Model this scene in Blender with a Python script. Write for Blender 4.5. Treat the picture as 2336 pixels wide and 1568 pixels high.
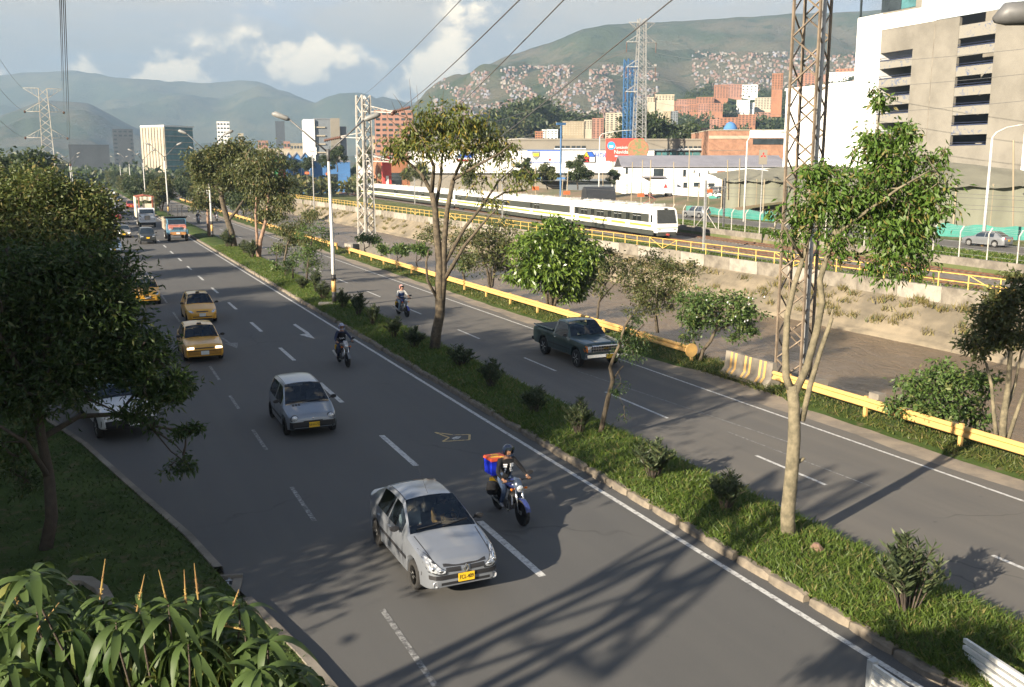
import bpy, bmesh, math, random
import numpy as np
from mathutils import Vector, Matrix
from mathutils.bvhtree import BVHTree
for o in list(bpy.data.objects): bpy.data.objects.remove(o)
scene = bpy.context.scene
C = scene.collection
R = math.radians
# ---------------------------------------------------------------- camera
# pixels below are those of the photograph shown 2336 px wide
PW, PH, PF, CAM_H = 2336, 1568, 2180.0, 8.2
PITCH, YAW = math.atan(399/2180), R(24.14)
cam = bpy.data.objects.new('camera', bpy.data.cameras.new('camera')); C.objects.link(cam)
cam.location = (0, 0, CAM_H)
cam.rotation_euler = (R(90) - PITCH, 0, -YAW)
cam.data.sensor_width = 36; cam.data.lens = PF/PW*36
cam.data.clip_start = 0.1; cam.data.clip_end = 60000
scene.camera = cam
# ---------------------------------------------------------------- world, sun, exposure
SUN_EL, SUN_AZ = R(20.5), R(22)          # shadows run along (cos az, sin az)
SUN_STRENGTH, SKY_STRENGTH, EXPOSURE = 5.0, 0.05, 2.15
sun = bpy.data.objects.new('sun', bpy.data.lights.new('sun', 'SUN')); C.objects.link(sun)
sun.data.energy = SUN_STRENGTH; sun.data.angle = R(0.55); sun.data.color = (1.0, 0.87, 0.69)
to_sun = Vector((-math.cos(SUN_AZ)*math.cos(SUN_EL), -math.sin(SUN_AZ)*math.cos(SUN_EL), math.sin(SUN_EL)))
sun.rotation_euler = (-to_sun).to_track_quat('-Z', 'Y').to_euler()
sun.location = to_sun*300
world = bpy.data.worlds.new('World'); scene.world = world; world.use_nodes = True
scene.view_settings.view_transform = 'Standard'; scene.view_settings.look = 'None'
scene.view_settings.exposure = EXPOSURE; scene.view_settings.gamma = 1
scene.view_settings.use_curve_mapping = False
scene.cycles.max_bounces = 6; scene.cycles.diffuse_bounces = 2; scene.cycles.glossy_bounces = 3
scene.cycles.transparent_max_bounces = 12; scene.cycles.volume_bounces = 0
scene.cycles.caustics_reflective = False; scene.cycles.caustics_refractive = False
scene.cycles.use_denoising = True; scene.cycles.use_adaptive_sampling = True
scene.cycles.sample_clamp_indirect = 4; scene.cycles.adaptive_threshold = 0.015

class NT:
    """small helper to wire shader nodes"""
    def __init__(s, tree): s.t = tree; s.n = tree.nodes; s.l = tree.links
    def new(s, typ, **kw):
        n = s.n.new(typ)
        for k, v in kw.items():
            if k.startswith('i_'): n.inputs[int(k[2:]) if k[2:].isdigit() else k[2:].replace('_', ' ')].default_value = v
            else: setattr(n, k, v)
        return n
    def link(s, a, b): s.l.new(a, b)
    def math(s, op, a, b=None, c=None, clamp=False):
        n = s.n.new('ShaderNodeMath'); n.operation = op; n.use_clamp = clamp
        for i, x in enumerate((a, b, c)):
            if x is None: continue
            if isinstance(x, (int, float)): n.inputs[i].default_value = x
            else: s.l.new(x, n.inputs[i])
        return n.outputs[0]
    def mix(s, f, a, b):
        n = s.n.new('ShaderNodeMix'); n.data_type = 'RGBA'; n.clamp_factor = True
        for i, x in ((0, f), (6, a), (7, b)):
            if isinstance(x, (int, float)): n.inputs[i].default_value = x
            elif isinstance(x, (tuple, list)): n.inputs[i].default_value = tuple(x) + ((1,) if len(x) == 3 else ())
            else: s.l.new(x, n.inputs[i])
        return n.outputs[2]
    def noise(s, vec, scale, detail=4, rough=0.55, dist=0.0):
        n = s.n.new('ShaderNodeTexNoise'); n.inputs['Scale'].default_value = scale
        n.inputs['Detail'].default_value = detail; n.inputs['Roughness'].default_value = rough
        n.inputs['Distortion'].default_value = dist
        if vec is not None: s.l.new(vec, n.inputs['Vector'])
        return n.outputs['Fac']
    def ramp(s, f, stops):
        n = s.n.new('ShaderNodeMapRange'); n.interpolation_type = 'SMOOTHSTEP'
        n.inputs[1].default_value, n.inputs[2].default_value = stops[0], stops[1]
        n.inputs[3].default_value, n.inputs[4].default_value = (stops[2], stops[3]) if len(stops) > 2 else (0, 1)
        s.l.new(f, n.inputs[0]); return n.outputs[0]

def build_world():
    w = NT(world.node_tree); w.n.clear()
    out = w.new('ShaderNodeOutputWorld'); bg = w.new('ShaderNodeBackground'); bg.inputs[1].default_value = SKY_STRENGTH
    w.link(bg.outputs[0], out.inputs[0])
    sky = w.new('ShaderNodeTexSky', sky_type='NISHITA', sun_disc=False, sun_elevation=SUN_EL,
                sun_rotation=math.atan2(to_sun.x, to_sun.y), altitude=1500, air_density=0.8, dust_density=0.3, ozone_density=2.5)
    tc = w.new('ShaderNodeTexCoord'); D = tc.outputs['Generated']
    sep = w.new('ShaderNodeSeparateXYZ'); w.link(D, sep.inputs[0]); z = sep.outputs[2]
    zc = w.math('MAXIMUM', z, 0.0)
    # high veil: projected on a flat layer
    den = w.math('ADD', zc, 0.12)
    pv = w.new('ShaderNodeCombineXYZ')
    w.link(w.math('DIVIDE', sep.outputs[0], den), pv.inputs[0]); w.link(w.math('DIVIDE', sep.outputs[1], den), pv.inputs[1])
    veil = w.noise(pv.outputs[0], 0.9, 6, 0.6, 0.6)
    vf = w.math('MULTIPLY', w.ramp(veil, (0.30, 0.56, 0.55, 0.97)), w.ramp(zc, (0.16, 0.45, 1.0, 0.03)))   # the veil thins overhead
    patch = w.ramp(w.noise(pv.outputs[0], 2.2, 6, 0.6), (0.56, 0.72))
    veil_col = w.mix(patch, (4.2, 3.75, 3.15), (3.0, 2.85, 2.65))
    col = w.mix(vf, sky.outputs[0], veil_col)
    # a clearer blue belt low over the hills
    col = w.mix(w.math('MULTIPLY', w.ramp(zc, (0.17, 0.10)), 0.42), col, (1.7, 2.2, 2.55))
    # cumulus banks low over the hills, in every direction
    sc = w.new('ShaderNodeVectorMath', operation='MULTIPLY'); w.link(D, sc.inputs[0]); sc.inputs[1].default_value = (1, 1, 1.25)
    n1 = w.noise(sc.outputs[0], 7.5, 9, 0.58, 0.15)
    big = w.noise(sc.outputs[0], 3.1, 2, 0.5)
    band = w.math('MULTIPLY', w.ramp(zc, (0.155, 0.055)), 0.30)
    dens = w.math('ADD', w.math('ADD', n1, band), w.math('MULTIPLY', w.math('SUBTRACT', big, 0.5), 0.6))
    cf = w.ramp(dens, (0.545, 0.66))
    # sunlit side: density drops towards the sun
    off = w.new('ShaderNodeVectorMath', operation='ADD'); w.link(sc.outputs[0], off.inputs[0])
    off.inputs[1].default_value = (to_sun.x*0.03, to_sun.y*0.03, 0.035)
    n2 = w.noise(off.outputs[0], 7.5, 9, 0.58, 0.15)
    lit = w.ramp(w.math('SUBTRACT', n1, n2), (-0.02, 0.075))
    ccol = w.mix(lit, (3.0, 3.1, 3.2), (10.0, 8.4, 6.0))
    col = w.mix(cf, col, ccol)
    w.link(col, bg.inputs[0])
build_world()

# ---------------------------------------------------------------- pixel to place
def ray(x, y):
    r, u, f = x - PW/2, -(y - PH/2), PF
    cp, sp = math.cos(PITCH), math.sin(PITCH)
    fh, z = f*cp + u*sp, u*cp - f*sp
    return Vector((r*math.cos(YAW) + fh*math.sin(YAW), -r*math.sin(YAW) + fh*math.cos(YAW), z)), fh
def gp(x, y, z=0.0):
    """place on the level z that shows at pixel x, y"""
    d, _ = ray(x, y); t = (z - CAM_H)/d.z
    return Vector((d.x*t, d.y*t, z))
def pd(x, y, dist):
    """place at a level distance dist ahead of the camera"""
    d, fh = ray(x, y); t = dist/fh
    return Vector((d.x*t, d.y*t, CAM_H + d.z*t))
def depth_of(p): return p.x*math.sin(YAW) + p.y*math.cos(YAW)
FWD = Vector((math.sin(YAW), math.cos(YAW), 0)); RGT = Vector((math.cos(YAW), -math.sin(YAW), 0))

# ---------------------------------------------------------------- materials
MATS = {}
def mat(name, col, rough=0.7, metal=0.0, var=0.12, scale=3.0, bump=0.0, bscale=40.0, spec=0.5, col2=None, coat=0.0, emit=None, coord='Object'):
    if name in MATS: return MATS[name]
    m = bpy.data.materials.new(name); m.use_nodes = True; t = NT(m.node_tree)
    b = m.node_tree.nodes['Principled BSDF']
    b.inputs['Roughness'].default_value = rough; b.inputs['Metallic'].default_value = metal
    b.inputs['Specular IOR Level'].default_value = spec; b.inputs['Coat Weight'].default_value = coat
    b.inputs['Coat Roughness'].default_value = 0.06
    tc = t.new('ShaderNodeTexCoord'); v = tc.outputs[coord]
    if var or col2:
        c2 = col2 if col2 else tuple(max(0, c*(1 - var*2)) for c in col)
        c1 = col if col2 else tuple(min(1, c*(1 + var)) for c in col)
        f = t.ramp(t.noise(v, scale, 6, 0.65), (0.32, 0.68))
        t.link(t.mix(f, c1, c2), b.inputs['Base Color'])
    else: b.inputs['Base Color'].default_value = tuple(col) + (1,)
    if bump:
        bn = t.new('ShaderNodeBump'); bn.inputs['Strength'].default_value = bump; bn.inputs['Distance'].default_value = 0.02
        t.link(t.noise(v, bscale, 5, 0.6), bn.inputs['Height']); t.link(bn.outputs[0], b.inputs['Normal'])
    if emit:
        b.inputs['Emission Color'].default_value = tuple(emit[:3]) + (1,); b.inputs['Emission Strength'].default_value = emit[3]
    MATS[name] = m; return m

def leafmat(name, c1, c2, c3=None, trans=0.35, rough=0.5, spec=0.4):
    """leaf by leaf variation of hue"""
    if name in MATS: return MATS[name]
    m = bpy.data.materials.new(name); m.use_nodes = True; t = NT(m.node_tree)
    b = m.node_tree.nodes['Principled BSDF']; out = m.node_tree.nodes['Material Output']
    gnode = t.new('ShaderNodeNewGeometry'); rnd = gnode.outputs['Random Per Island']
    col = t.mix(rnd, c1, c2)
    if c3: col = t.mix(t.ramp(t.math('FRACT', t.math('MULTIPLY', rnd, 7.31)), (0.86, 0.9)), col, c3)
    t.link(col, b.inputs['Base Color']); b.inputs['Roughness'].default_value = rough
    b.inputs['Specular IOR Level'].default_value = spec
    tr = t.new('ShaderNodeBsdfTranslucent'); t.link(col, tr.inputs[0])
    mx = t.new('ShaderNodeMixShader'); mx.inputs[0].default_value = trans
    t.link(b.outputs[0], mx.inputs[1]); t.link(tr.outputs[0], mx.inputs[2]); t.link(mx.outputs[0], out.inputs[0])
    MATS[name] = m; return m

def glassmat(name, tint, refl=0.10, rough=0.02):
    if name in MATS: return MATS[name]
    m = bpy.data.materials.new(name); m.use_nodes = True; t = NT(m.node_tree); t.n.clear()
    out = t.new('ShaderNodeOutputMaterial'); tr = t.new('ShaderNodeBsdfTransparent'); tr.inputs[0].default_value = tuple(tint) + (1,)
    gl = t.new('ShaderNodeBsdfGlossy'); gl.inputs['Roughness'].default_value = rough
    fr = t.new('ShaderNodeFresnel'); fr.inputs[0].default_value = 1.5
    mx = t.new('ShaderNodeMixShader'); t.link(t.math('MAXIMUM', fr.outputs[0], refl), mx.inputs[0])
    t.link(tr.outputs[0], mx.inputs[1]); t.link(gl.outputs[0], mx.inputs[2]); t.link(mx.outputs[0], out.inputs[0])
    MATS[name] = m; return m

# ---------------------------------------------------------------- mesh building
class MB:
    def __init__(s): s.v = []; s.f = []; s.m = []
    def add(s, vs, fs, mi=0):
        b = len(s.v); s.v.extend([tuple(v) for v in vs])
        for f in fs: s.f.append([b + i for i in f]); s.m.append(mi)
        return s
    def box(s, c, size, mi=0, rz=0.0, tap=(1, 1)):
        hx, hy, hz = size[0]/2, size[1]/2, size[2]/2; cs, sn = math.cos(rz), math.sin(rz); vs = []
        for k, dz in enumerate((-hz, hz)):
            tx, ty = (1, 1) if k == 0 else tap
            for dx, dy in ((-hx, -hy), (hx, -hy), (hx, hy), (-hx, hy)):
                dx *= tx; dy *= ty
                vs.append((c[0] + dx*cs - dy*sn, c[1] + dx*sn + dy*cs, c[2] + dz))
        return s.add(vs, [(3, 2, 1, 0), (4, 5, 6, 7), (0, 1, 5, 4), (1, 2, 6, 5), (2, 3, 7, 6), (3, 0, 4, 7)], mi)
    def span(s, a, b, mi=0):
        return s.box([(a[i] + b[i])/2 for i in range(3)], [abs(b[i] - a[i]) for i in range(3)], mi)
    def tube(s, pts, rad, n=8, mi=0, cap=True):
        pts = [Vector(p) for p in pts]
        if not isinstance(rad, (list, tuple)): rad = [rad]*len(pts)
        base = len(s.v); up = None
        for i, p in enumerate(pts):
            d = (pts[min(i + 1, len(pts) - 1)] - pts[max(i - 1, 0)])
            if d.length < 1e-9: d = Vector((0, 0, 1))
            d.normalize()
            if up is None: up = Vector((1, 0, 0)) if abs(d.x) < 0.8 else Vector((0, 1, 0))
            a = d.cross(up)
            if a.length < 1e-4: a = d.cross(Vector((0, 1, 0.3)))
            a.normalize(); b = d.cross(a); up = a.cross(d)
            for k in range(n):
                t = 2*math.pi*(k + 0.5)/n
                q = p + (a*math.cos(t) + b*math.sin(t))*rad[i]; s.v.append(tuple(q))
        for i in range(len(pts) - 1):
            for k in range(n):
                k2 = (k + 1) % n
                s.f.append([base + i*n + k, base + i*n + k2, base + (i + 1)*n + k2, base + (i + 1)*n + k]); s.m.append(mi)
        if cap:
            s.f.append([base + k for k in range(n)][::-1]); s.m.append(mi)
            e = base + (len(pts) - 1)*n; s.f.append([e + k for k in range(n)]); s.m.append(mi)
        return s
    def bar(s, p, q, w, mi=0): return s.tube([p, q], w*0.7071, 4, mi)
    def prism(s, poly, lo, hi, axis=1, mi=0):
        """poly in the plane across axis; extruded lo..hi along it"""
        n = len(poly); vs = []
        for h in (lo, hi):
            for a, b in poly:
                vs.append({0: (h, a, b), 1: (a, h, b), 2: (a, b, h)}[axis])
        fs = [list(range(n))[::-1], list(range(n, 2*n))] + [(i, (i + 1) % n, n + (i + 1) % n, n + i) for i in range(n)]
        return s.add(vs, fs, mi)
    def lathe(s, prof, o=(0, 0, 0), axis=2, n=16, mi=0):
        vs, fs = [], []
        for r, h in prof:
            for k in range(n):
                t = 2*math.pi*k/n; a, b = r*math.cos(t), r*math.sin(t)
                p = {0: (h, a, b), 1: (b, h, a), 2: (a, b, h)}[axis]
                vs.append((o[0] + p[0], o[1] + p[1], o[2] + p[2]))
        for i in range(len(prof) - 1):
            for k in range(n): fs.append((i*n + k, i*n + (k + 1) % n, (i + 1)*n + (k + 1) % n, (i + 1)*n + k))
        if prof[0][0] > 1e-6: fs.append(list(range(n))[::-1])
        if prof[-1][0] > 1e-6: e = (len(prof) - 1)*n; fs.append([e + k for k in range(n)])
        return s.add(vs, fs, mi)
    def grid(s, P, mi=0, close=False):
        """P: rows of points"""
        nr, nc = len(P), len(P[0]); fs = []
        for i in range(nr - 1):
            for j in range(nc - 1 + (1 if close else 0)):
                fs.append((i*nc + j, i*nc + (j + 1) % nc, (i + 1)*nc + (j + 1) % nc, (i + 1)*nc + j))
        return s.add([p for r in P for p in r], fs, mi)
    def xf(s, M):
        s.v = [tuple(M @ Vector(v)) for v in s.v]; return s
    def mesh(s, name, mats, smooth=False, fix=True):
        me = bpy.data.meshes.new(name); me.from_pydata(s.v, [], s.f)
        for m in (mats if isinstance(mats, (list, tuple)) else [mats]): me.materials.append(m)
        if s.m and max(s.m): me.polygons.foreach_set('material_index', s.m)
        if fix:
            bm = bmesh.new(); bm.from_mesh(me); bmesh.ops.recalc_face_normals(bm, faces=bm.faces); bm.to_mesh(me); bm.free()
        if smooth:
            me.polygons.foreach_set('use_smooth', [True]*len(me.polygons))
            if smooth is not True: me.set_sharp_from_angle(angle=R(smooth))
        me.update(); return me
    def build(s, name, mats, parent=None, smooth=False, loc=None, **kw):
        o = bpy.data.objects.new(name, s.mesh(name, mats, smooth)); C.objects.link(o)
        if parent is not None: o.parent = parent
        if loc is not None: o.location = loc
        return tag(o, **kw)
def tag(o, label=None, cat=None, group=None, kind=None):
    if label: o['label'] = label
    if cat: o['category'] = cat
    if group: o['group'] = group
    if kind: o['kind'] = kind
    return o
def thing(name, label, cat, loc=(0, 0, 0), rz=0.0, group=None):
    o = bpy.data.objects.new(name, None); C.objects.link(o); o.empty_display_size = 0.2
    o.location = loc; o.rotation_euler = (0, 0, rz); return tag(o, label, cat, group)
def link(name, me, parent=None, loc=None, rz=None, **kw):
    o = bpy.data.objects.new(name, me); C.objects.link(o)
    if parent is not None: o.parent = parent
    if loc is not None: o.location = loc
    if rz is not None: o.rotation_euler = (0, 0, rz)
    return tag(o, **kw)
def copy_tree(o, parent=None, label=None):
    c = o.copy(); C.objects.link(c); c.parent = parent
    if label: c['label'] = label
    for ch in o.children: copy_tree(ch, c)
    return c
def np_mesh(name, V, F, mats, smooth=False):
    """V n x 3, F m x 4 as numpy"""
    me = bpy.data.meshes.new(name); V = np.ascontiguousarray(V, dtype=np.float32); F = np.ascontiguousarray(F, dtype=np.int32)
    k = F.shape[1]
    me.vertices.add(len(V)); me.vertices.foreach_set('co', V.ravel())
    me.loops.add(F.size); me.loops.foreach_set('vertex_index', F.ravel())
    me.polygons.add(len(F)); me.polygons.foreach_set('loop_start', np.arange(0, F.size, k, dtype=np.int32))
    try: me.polygons.foreach_set('loop_total', np.full(len(F), k, dtype=np.int32))
    except Exception: pass
    if smooth: me.polygons.foreach_set('use_smooth', [True]*len(F))
    for m in (mats if isinstance(mats, (list, tuple)) else [mats]): me.materials.append(m)
    me.update(calc_edges=True); me.validate(); return me
TEXT = {}
def text_mesh(txt, size, m, depth=0.004, align='CENTER'):
    key = (txt, size, m.name, depth)
    if key in TEXT: return TEXT[key]
    cu = bpy.data.curves.new('t', 'FONT'); cu.body = txt; cu.size = size; cu.extrude = depth; cu.align_x = align; cu.align_y = 'CENTER'
    ob = bpy.data.objects.new('t', cu); C.objects.link(ob)
    me = bpy.data.meshes.new_from_object(ob); bpy.data.objects.remove(ob); bpy.data.curves.remove(cu)
    me.materials.clear(); me.materials.append(m); TEXT[key] = me; return me
RNG = np.random.default_rng(7); random.seed(7)
# ================================================================ SETTING
from mathutils import noise as mnoise
def interp(pts, y): return float(np.interp(y, [p[0] for p in pts], [p[1] for p in pts]))
KERB_L = [(-40, 4.6), (0, 4.0), (11, 3.6), (15.2, 2.97), (16.7, 2.66), (18.5, 2.3), (21.5, 1.77), (26, 0.7), (30.4, -0.31), (36, -2.0), (42, -4.4), (50, -8.5), (58, -13)]
kerbL = lambda y: interp(KERB_L, y) if y < 60 else 0.5
_tp = np.polyfit([0, 20, 48, 70, 95, 120, 150, 200, 290, 400, 600], [52, 53.3, 56.2, 59.2, 62.6, 65.2, 68, 73, 79, 84.5, 92], 4)
XA = lambda y: float(np.polyval(_tp, min(max(y, 0), 600))) + (0 if y < 600 else (y - 600)*0.03)   # nearer track
MED_L, MED_R = 12.2, 14.95

def asphalt(name, c1, c2, dust, streak=0.35):
    m = bpy.data.materials.new(name); m.use_nodes = True; t = NT(m.node_tree); b = m.node_tree.nodes['Principled BSDF']
    tc = t.new('ShaderNodeTexCoord'); v = tc.outputs['Object']
    mp = t.new('ShaderNodeMapping'); t.link(v, mp.inputs[0]); mp.inputs[3].default_value = (1.1, 0.05, 1)
    f1 = t.ramp(t.noise(mp.outputs[0], 1.0, 5, 0.6), (0.35, 0.68))          # wheel track streaks
    f2 = t.ramp(t.noise(v, 0.35, 6, 0.6), (0.35, 0.7))                       # patches
    grain = t.noise(v, 55, 3, 0.7)
    col = t.mix(t.math('MULTIPLY', f1, streak), c1, c2); col = t.mix(t.math('MULTIPLY', f2, 0.4), col, dust)
    cr = t.new('ShaderNodeTexVoronoi', feature='DISTANCE_TO_EDGE'); cr.inputs['Scale'].default_value = 0.22
    wv = t.new('ShaderNodeVectorMath', operation='MULTIPLY_ADD'); nz = t.new('ShaderNodeTexNoise'); nz.inputs['Scale'].default_value = 0.9; t.link(v, nz.inputs[0])
    t.link(nz.outputs['Color'], wv.inputs[0]); wv.inputs[1].default_value = (1.6, 1.6, 0); t.link(v, wv.inputs[2]); t.link(wv.outputs[0], cr.inputs['Vector'])
    crack = t.math('MULTIPLY', t.ramp(cr.outputs['Distance'], (0.012, 0.0)), t.ramp(t.noise(v, 0.12, 3), (0.5, 0.62)))
    col = t.mix(t.math('MULTIPLY', crack, 0.55), col, (0.02, 0.02, 0.02))
    spots = t.math('MULTIPLY', t.ramp(t.noise(v, 1.7, 4, 0.75), (0.66, 0.72)), 0.45)
    col = t.mix(spots, col, (0.03, 0.031, 0.032))
    tar = t.math('MULTIPLY', t.ramp(t.noise(v, 9.0, 2, 0.5), (0.72, 0.76)), 0.35)
    col = t.mix(tar, col, (0.17, 0.165, 0.155))
    col = t.mix(t.math('MULTIPLY', t.math('SUBTRACT', grain, 0.4, clamp=True), 0.9), col, (0.20, 0.19, 0.17))
    t.link(col, b.inputs['Base Color']); b.inputs['Roughness'].default_value = 0.82; b.inputs['Specular IOR Level'].default_value = 0.35
    bn = t.new('ShaderNodeBump'); bn.inputs['Strength'].default_value = 0.5; bn.inputs['Distance'].default_value = 0.01
    t.link(grain, bn.inputs['Height']); t.link(bn.outputs[0], b.inputs['Normal'])
    MATS[name] = m; return m
def paintmat(name, col, under, worn=0.5):
    m = bpy.data.materials.new(name); m.use_nodes = True; t = NT(m.node_tree); b = m.node_tree.nodes['Principled BSDF']
    v = t.new('ShaderNodeTexCoord').outputs['Object']
    f = t.ramp(t.noise(v, 9, 6, 0.7), (worn - 0.12, worn + 0.12))
    t.link(t.mix(f, col, under), b.inputs['Base Color']); b.inputs['Roughness'].default_value = 0.7
    MATS[name] = m; return m
def grassmat(name, a, b_, c, sc=0.6):
    m = bpy.data.materials.new(name); m.use_nodes = True; t = NT(m.node_tree); b = m.node_tree.nodes['Principled BSDF']
    v = t.new('ShaderNodeTexCoord').outputs['Object']
    col = t.mix(t.ramp(t.noise(v, sc, 6, 0.65), (0.35, 0.65)), a, b_)
    col = t.mix(t.ramp(t.noise(v, sc*3.7, 6, 0.7), (0.52, 0.66)), col, c)
    t.link(col, b.inputs['Base Color']); b.inputs['Roughness'].default_value = 0.95; b.inputs['Specular IOR Level'].default_value = 0.1
    bn = t.new('ShaderNodeBump'); bn.inputs['Strength'].default_value = 0.8; bn.inputs['Distance'].default_value = 0.05
    t.link(t.noise(v, 14, 5, 0.7), bn.inputs['Height']); t.link(bn.outputs[0], b.inputs['Normal'])
    MATS[name] = m; return m
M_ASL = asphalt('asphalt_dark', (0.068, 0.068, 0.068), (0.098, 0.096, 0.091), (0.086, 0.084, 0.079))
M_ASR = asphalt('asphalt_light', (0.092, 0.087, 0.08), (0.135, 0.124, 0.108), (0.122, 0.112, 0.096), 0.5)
M_DUST = mat('dusty_shoulder', (0.26, 0.215, 0.16), 0.95, col2=(0.15, 0.13, 0.105), scale=0.9, bump=0.5)
M_WHITE = paintmat('road_paint', (0.50, 0.50, 0.48), (0.15, 0.145, 0.14), 0.56)
M_WORN = paintmat('worn_road_paint', (0.30, 0.30, 0.29), (0.08, 0.079, 0.077), 0.47)
M_YEL = paintmat('yellow_chalk', (0.55, 0.40, 0.16), (0.11, 0.108, 0.105), 0.56)
M_GRASS = grassmat('grass_ground', (0.035, 0.06, 0.014), (0.06, 0.09, 0.024), (0.10, 0.09, 0.045))
M_FIELD = grassmat('field_ground', (0.075, 0.10, 0.035), (0.12, 0.125, 0.055), (0.20, 0.165, 0.11), 0.08)
M_CONC = mat('concrete', (0.33, 0.30, 0.25), 0.9, col2=(0.22, 0.20, 0.17), scale=1.3, bump=0.4)
M_CONCD = mat('stained_concrete', (0.23, 0.205, 0.165), 0.95, col2=(0.12, 0.105, 0.085), scale=0.9, bump=0.4)
M_BANK = mat('river_bank_concrete', (0.25, 0.205, 0.14), 0.95, col2=(0.115, 0.098, 0.07), scale=0.22, bump=0.5, bscale=6)
M_KERB = mat('kerb_stone', (0.24, 0.20, 0.15), 0.95, col2=(0.11, 0.095, 0.075), scale=1.5, bump=0.6, bscale=20)
M_RUST = mat('rusty_ballast', (0.20, 0.105, 0.062), 0.95, col2=(0.12, 0.07, 0.045), scale=1.2, bump=0.8, bscale=25)
M_BALL = mat('grey_ballast', (0.19, 0.17, 0.145), 0.95, col2=(0.11, 0.095, 0.08), scale=2.0, bump=0.9, bscale=25)
M_RAIL = mat('rusty_rail_steel', (0.16, 0.085, 0.05), 0.6, 0.3, scale=2)

def sheet(name, rows, m, smooth=True, **kw):
    b = MB(); b.grid(rows); o = b.build(name, m, smooth=smooth, **kw); return o
def face_up(o):
    me = o.data
    if sum(p.normal.z for p in me.polygons) < 0: me.flip_normals()
    return o
# ---- ground, with the river channel cut into it
Yrows = [-300, -100, -40, 0] + list(range(20, 420, 20)) + [450, 500, 600, 700, 850, 1000, 1400, 2200, 4000, 7300]
rows = []
for y in Yrows:
    k = 1.0 if y < 700 else max(0.0, 1 - (y - 700)/150)
    xa = XA(y); rs = max(0.0, min(1.0, (y - 20)/80))
    cols = [(-6500, 0), (-2500, -0.12), (-600, -0.12), (-200, -0.12), (-60, -0.12), (-10, -0.12), (24.2, -0.12), (25.0, -0.25*k - 0.05), (26.6, -4.4*k), (50.2, -4.4*k), (54.1, -1.25*k),
            (54.7, -0.12), (xa - 1.5, -0.1), (xa + 7.8, -0.1), (xa + 8.02, 0.95), (xa + 12, 1.0), (xa + 26, 1.0), (xa + 50, 1.4), (xa + 90, 3.0), (xa + 160, 3.2), (xa + 300, 4), (xa + 600, 8), (2500, 14), (4500, 20), (6500, 20)]
    rows.append([(x, y, z) for x, z in cols])
ground = face_up(sheet('ground', rows, M_FIELD, smooth=False, kind='structure'))

# ---- carriageways
ys = [-40, -20, 0, 6, 11, 13, 15.2, 16.7, 18.5, 21.5, 24, 26, 28, 30.4, 33, 36, 42, 50, 58, 59.9, 60.1, 80, 110, 150, 250, 400, 700]
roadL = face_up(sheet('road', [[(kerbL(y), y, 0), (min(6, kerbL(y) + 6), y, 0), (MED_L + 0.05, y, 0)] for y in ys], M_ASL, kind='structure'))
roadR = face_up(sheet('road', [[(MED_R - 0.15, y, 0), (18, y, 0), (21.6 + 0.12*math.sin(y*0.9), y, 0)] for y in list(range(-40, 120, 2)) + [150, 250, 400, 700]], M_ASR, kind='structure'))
shoulder = face_up(sheet('shoulder', [[(21.45, y, -0.006), (22.9, y, -0.004)] for y in (-40, 0, 60, 120, 300, 700)], M_DUST, kind='structure'))
def edge_r(y): return 22.45 + 0.22*mnoise.noise((y*0.35, 0, 0)) + 0.1*mnoise.noise((y*1.7, 3, 0)) - (0.0 if not 26 < y < 33 else -1.0*math.sin((y - 26)/7*math.pi))
vr = []
for y in list(np.arange(4, 160, 0.7)) + [200, 300, 500, 700]:
    e = edge_r(y); vr.append([(e, y, 0.0), (e + 0.25, y, 0.05), (23.6, y, 0.10), (24.6, y, 0.04), (25.3, y, -0.6)])
vergeR = face_up(sheet('grass_verge', vr, M_GRASS, kind='structure'))
vergeL = face_up(sheet('grass_verge', [[(-70, y, 0.1), (kerbL(y) - 4, y, 0.11), (kerbL(y) - 0.16, y, 0.10)] for y in ys], M_GRASS, kind='structure'))
slip = face_up(sheet('road', [[(-6 - i*9, 50 + i*9.5, 0.115), (-15.5 - i*9, 46 + i*9.5, 0.115)] for i in range(6)], M_ASL, kind='structure'))
kl = MB()
kys = [0, 6, 11, 13, 15.2, 16.7, 17.6]
def kerb_run(name, yy, parent):
    b = MB(); P = []
    for y in yy:
        x = kerbL(y); P.append([(x + 0.02, y, -0.02), (x, y, 0.13), (x - 0.17, y, 0.135), (x - 0.18, y, 0.0)])
    b.grid(P); return b.build(name, M_CONCD, parent)
kerb_run('kerb', [0, 6, 11, 13, 15.2, 16.7, 17.7], vergeL); kerb_run('kerb', [19.4, 20.4, 21.5, 24, 26, 28, 30.4, 33, 36, 42, 50], vergeL)

# ---- median with its kerb stones
md = []
for y in list(np.arange(9.2, 130, 0.8)) + [150, 200, 300, 500, 700]:
    j = 0.06*mnoise.noise((y*0.8, 7, 0)); h = 0.27 + 0.05*mnoise.noise((y*0.5, 1, 0))
    md.append([(MED_L + 0.08, y, 0.1), (MED_L + 0.15, y, 0.17), (MED_L + 0.6, y, h), (13.6, y, h + 0.06), (MED_R - 0.5, y, h), (MED_R + j, y, 0.12), (MED_R + 0.12 + j, y, 0.0)])
median = face_up(sheet('median', md, M_GRASS, kind='structure'))
stones = []
for k in range(4):
    b = MB(); L = 1.02; n = 5; P = []
    for i in range(n + 1):
        t = i/n; e = 0.025*(random.random() - 0.5); e2 = 0.03*random.random()
        end = 0.03 if i in (0, n) else 0
        P.append([(0.0 + end, t*L, -0.03), (0.015 + e + end, t*L, 0.13 - e2 - end), (0.06 + e, t*L, 0.18 - e2 - end), (0.19, t*L, 0.185 - e2 - end), (0.2, t*L, -0.03)])
    b.grid(P); b.add(P[0], [(0, 1, 2, 3, 4)]); b.add(P[-1], [(4, 3, 2, 1, 0)])
    stones.append(b.mesh('kerb_stone', M_KERB))
y = 9.0; k = 0
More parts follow.
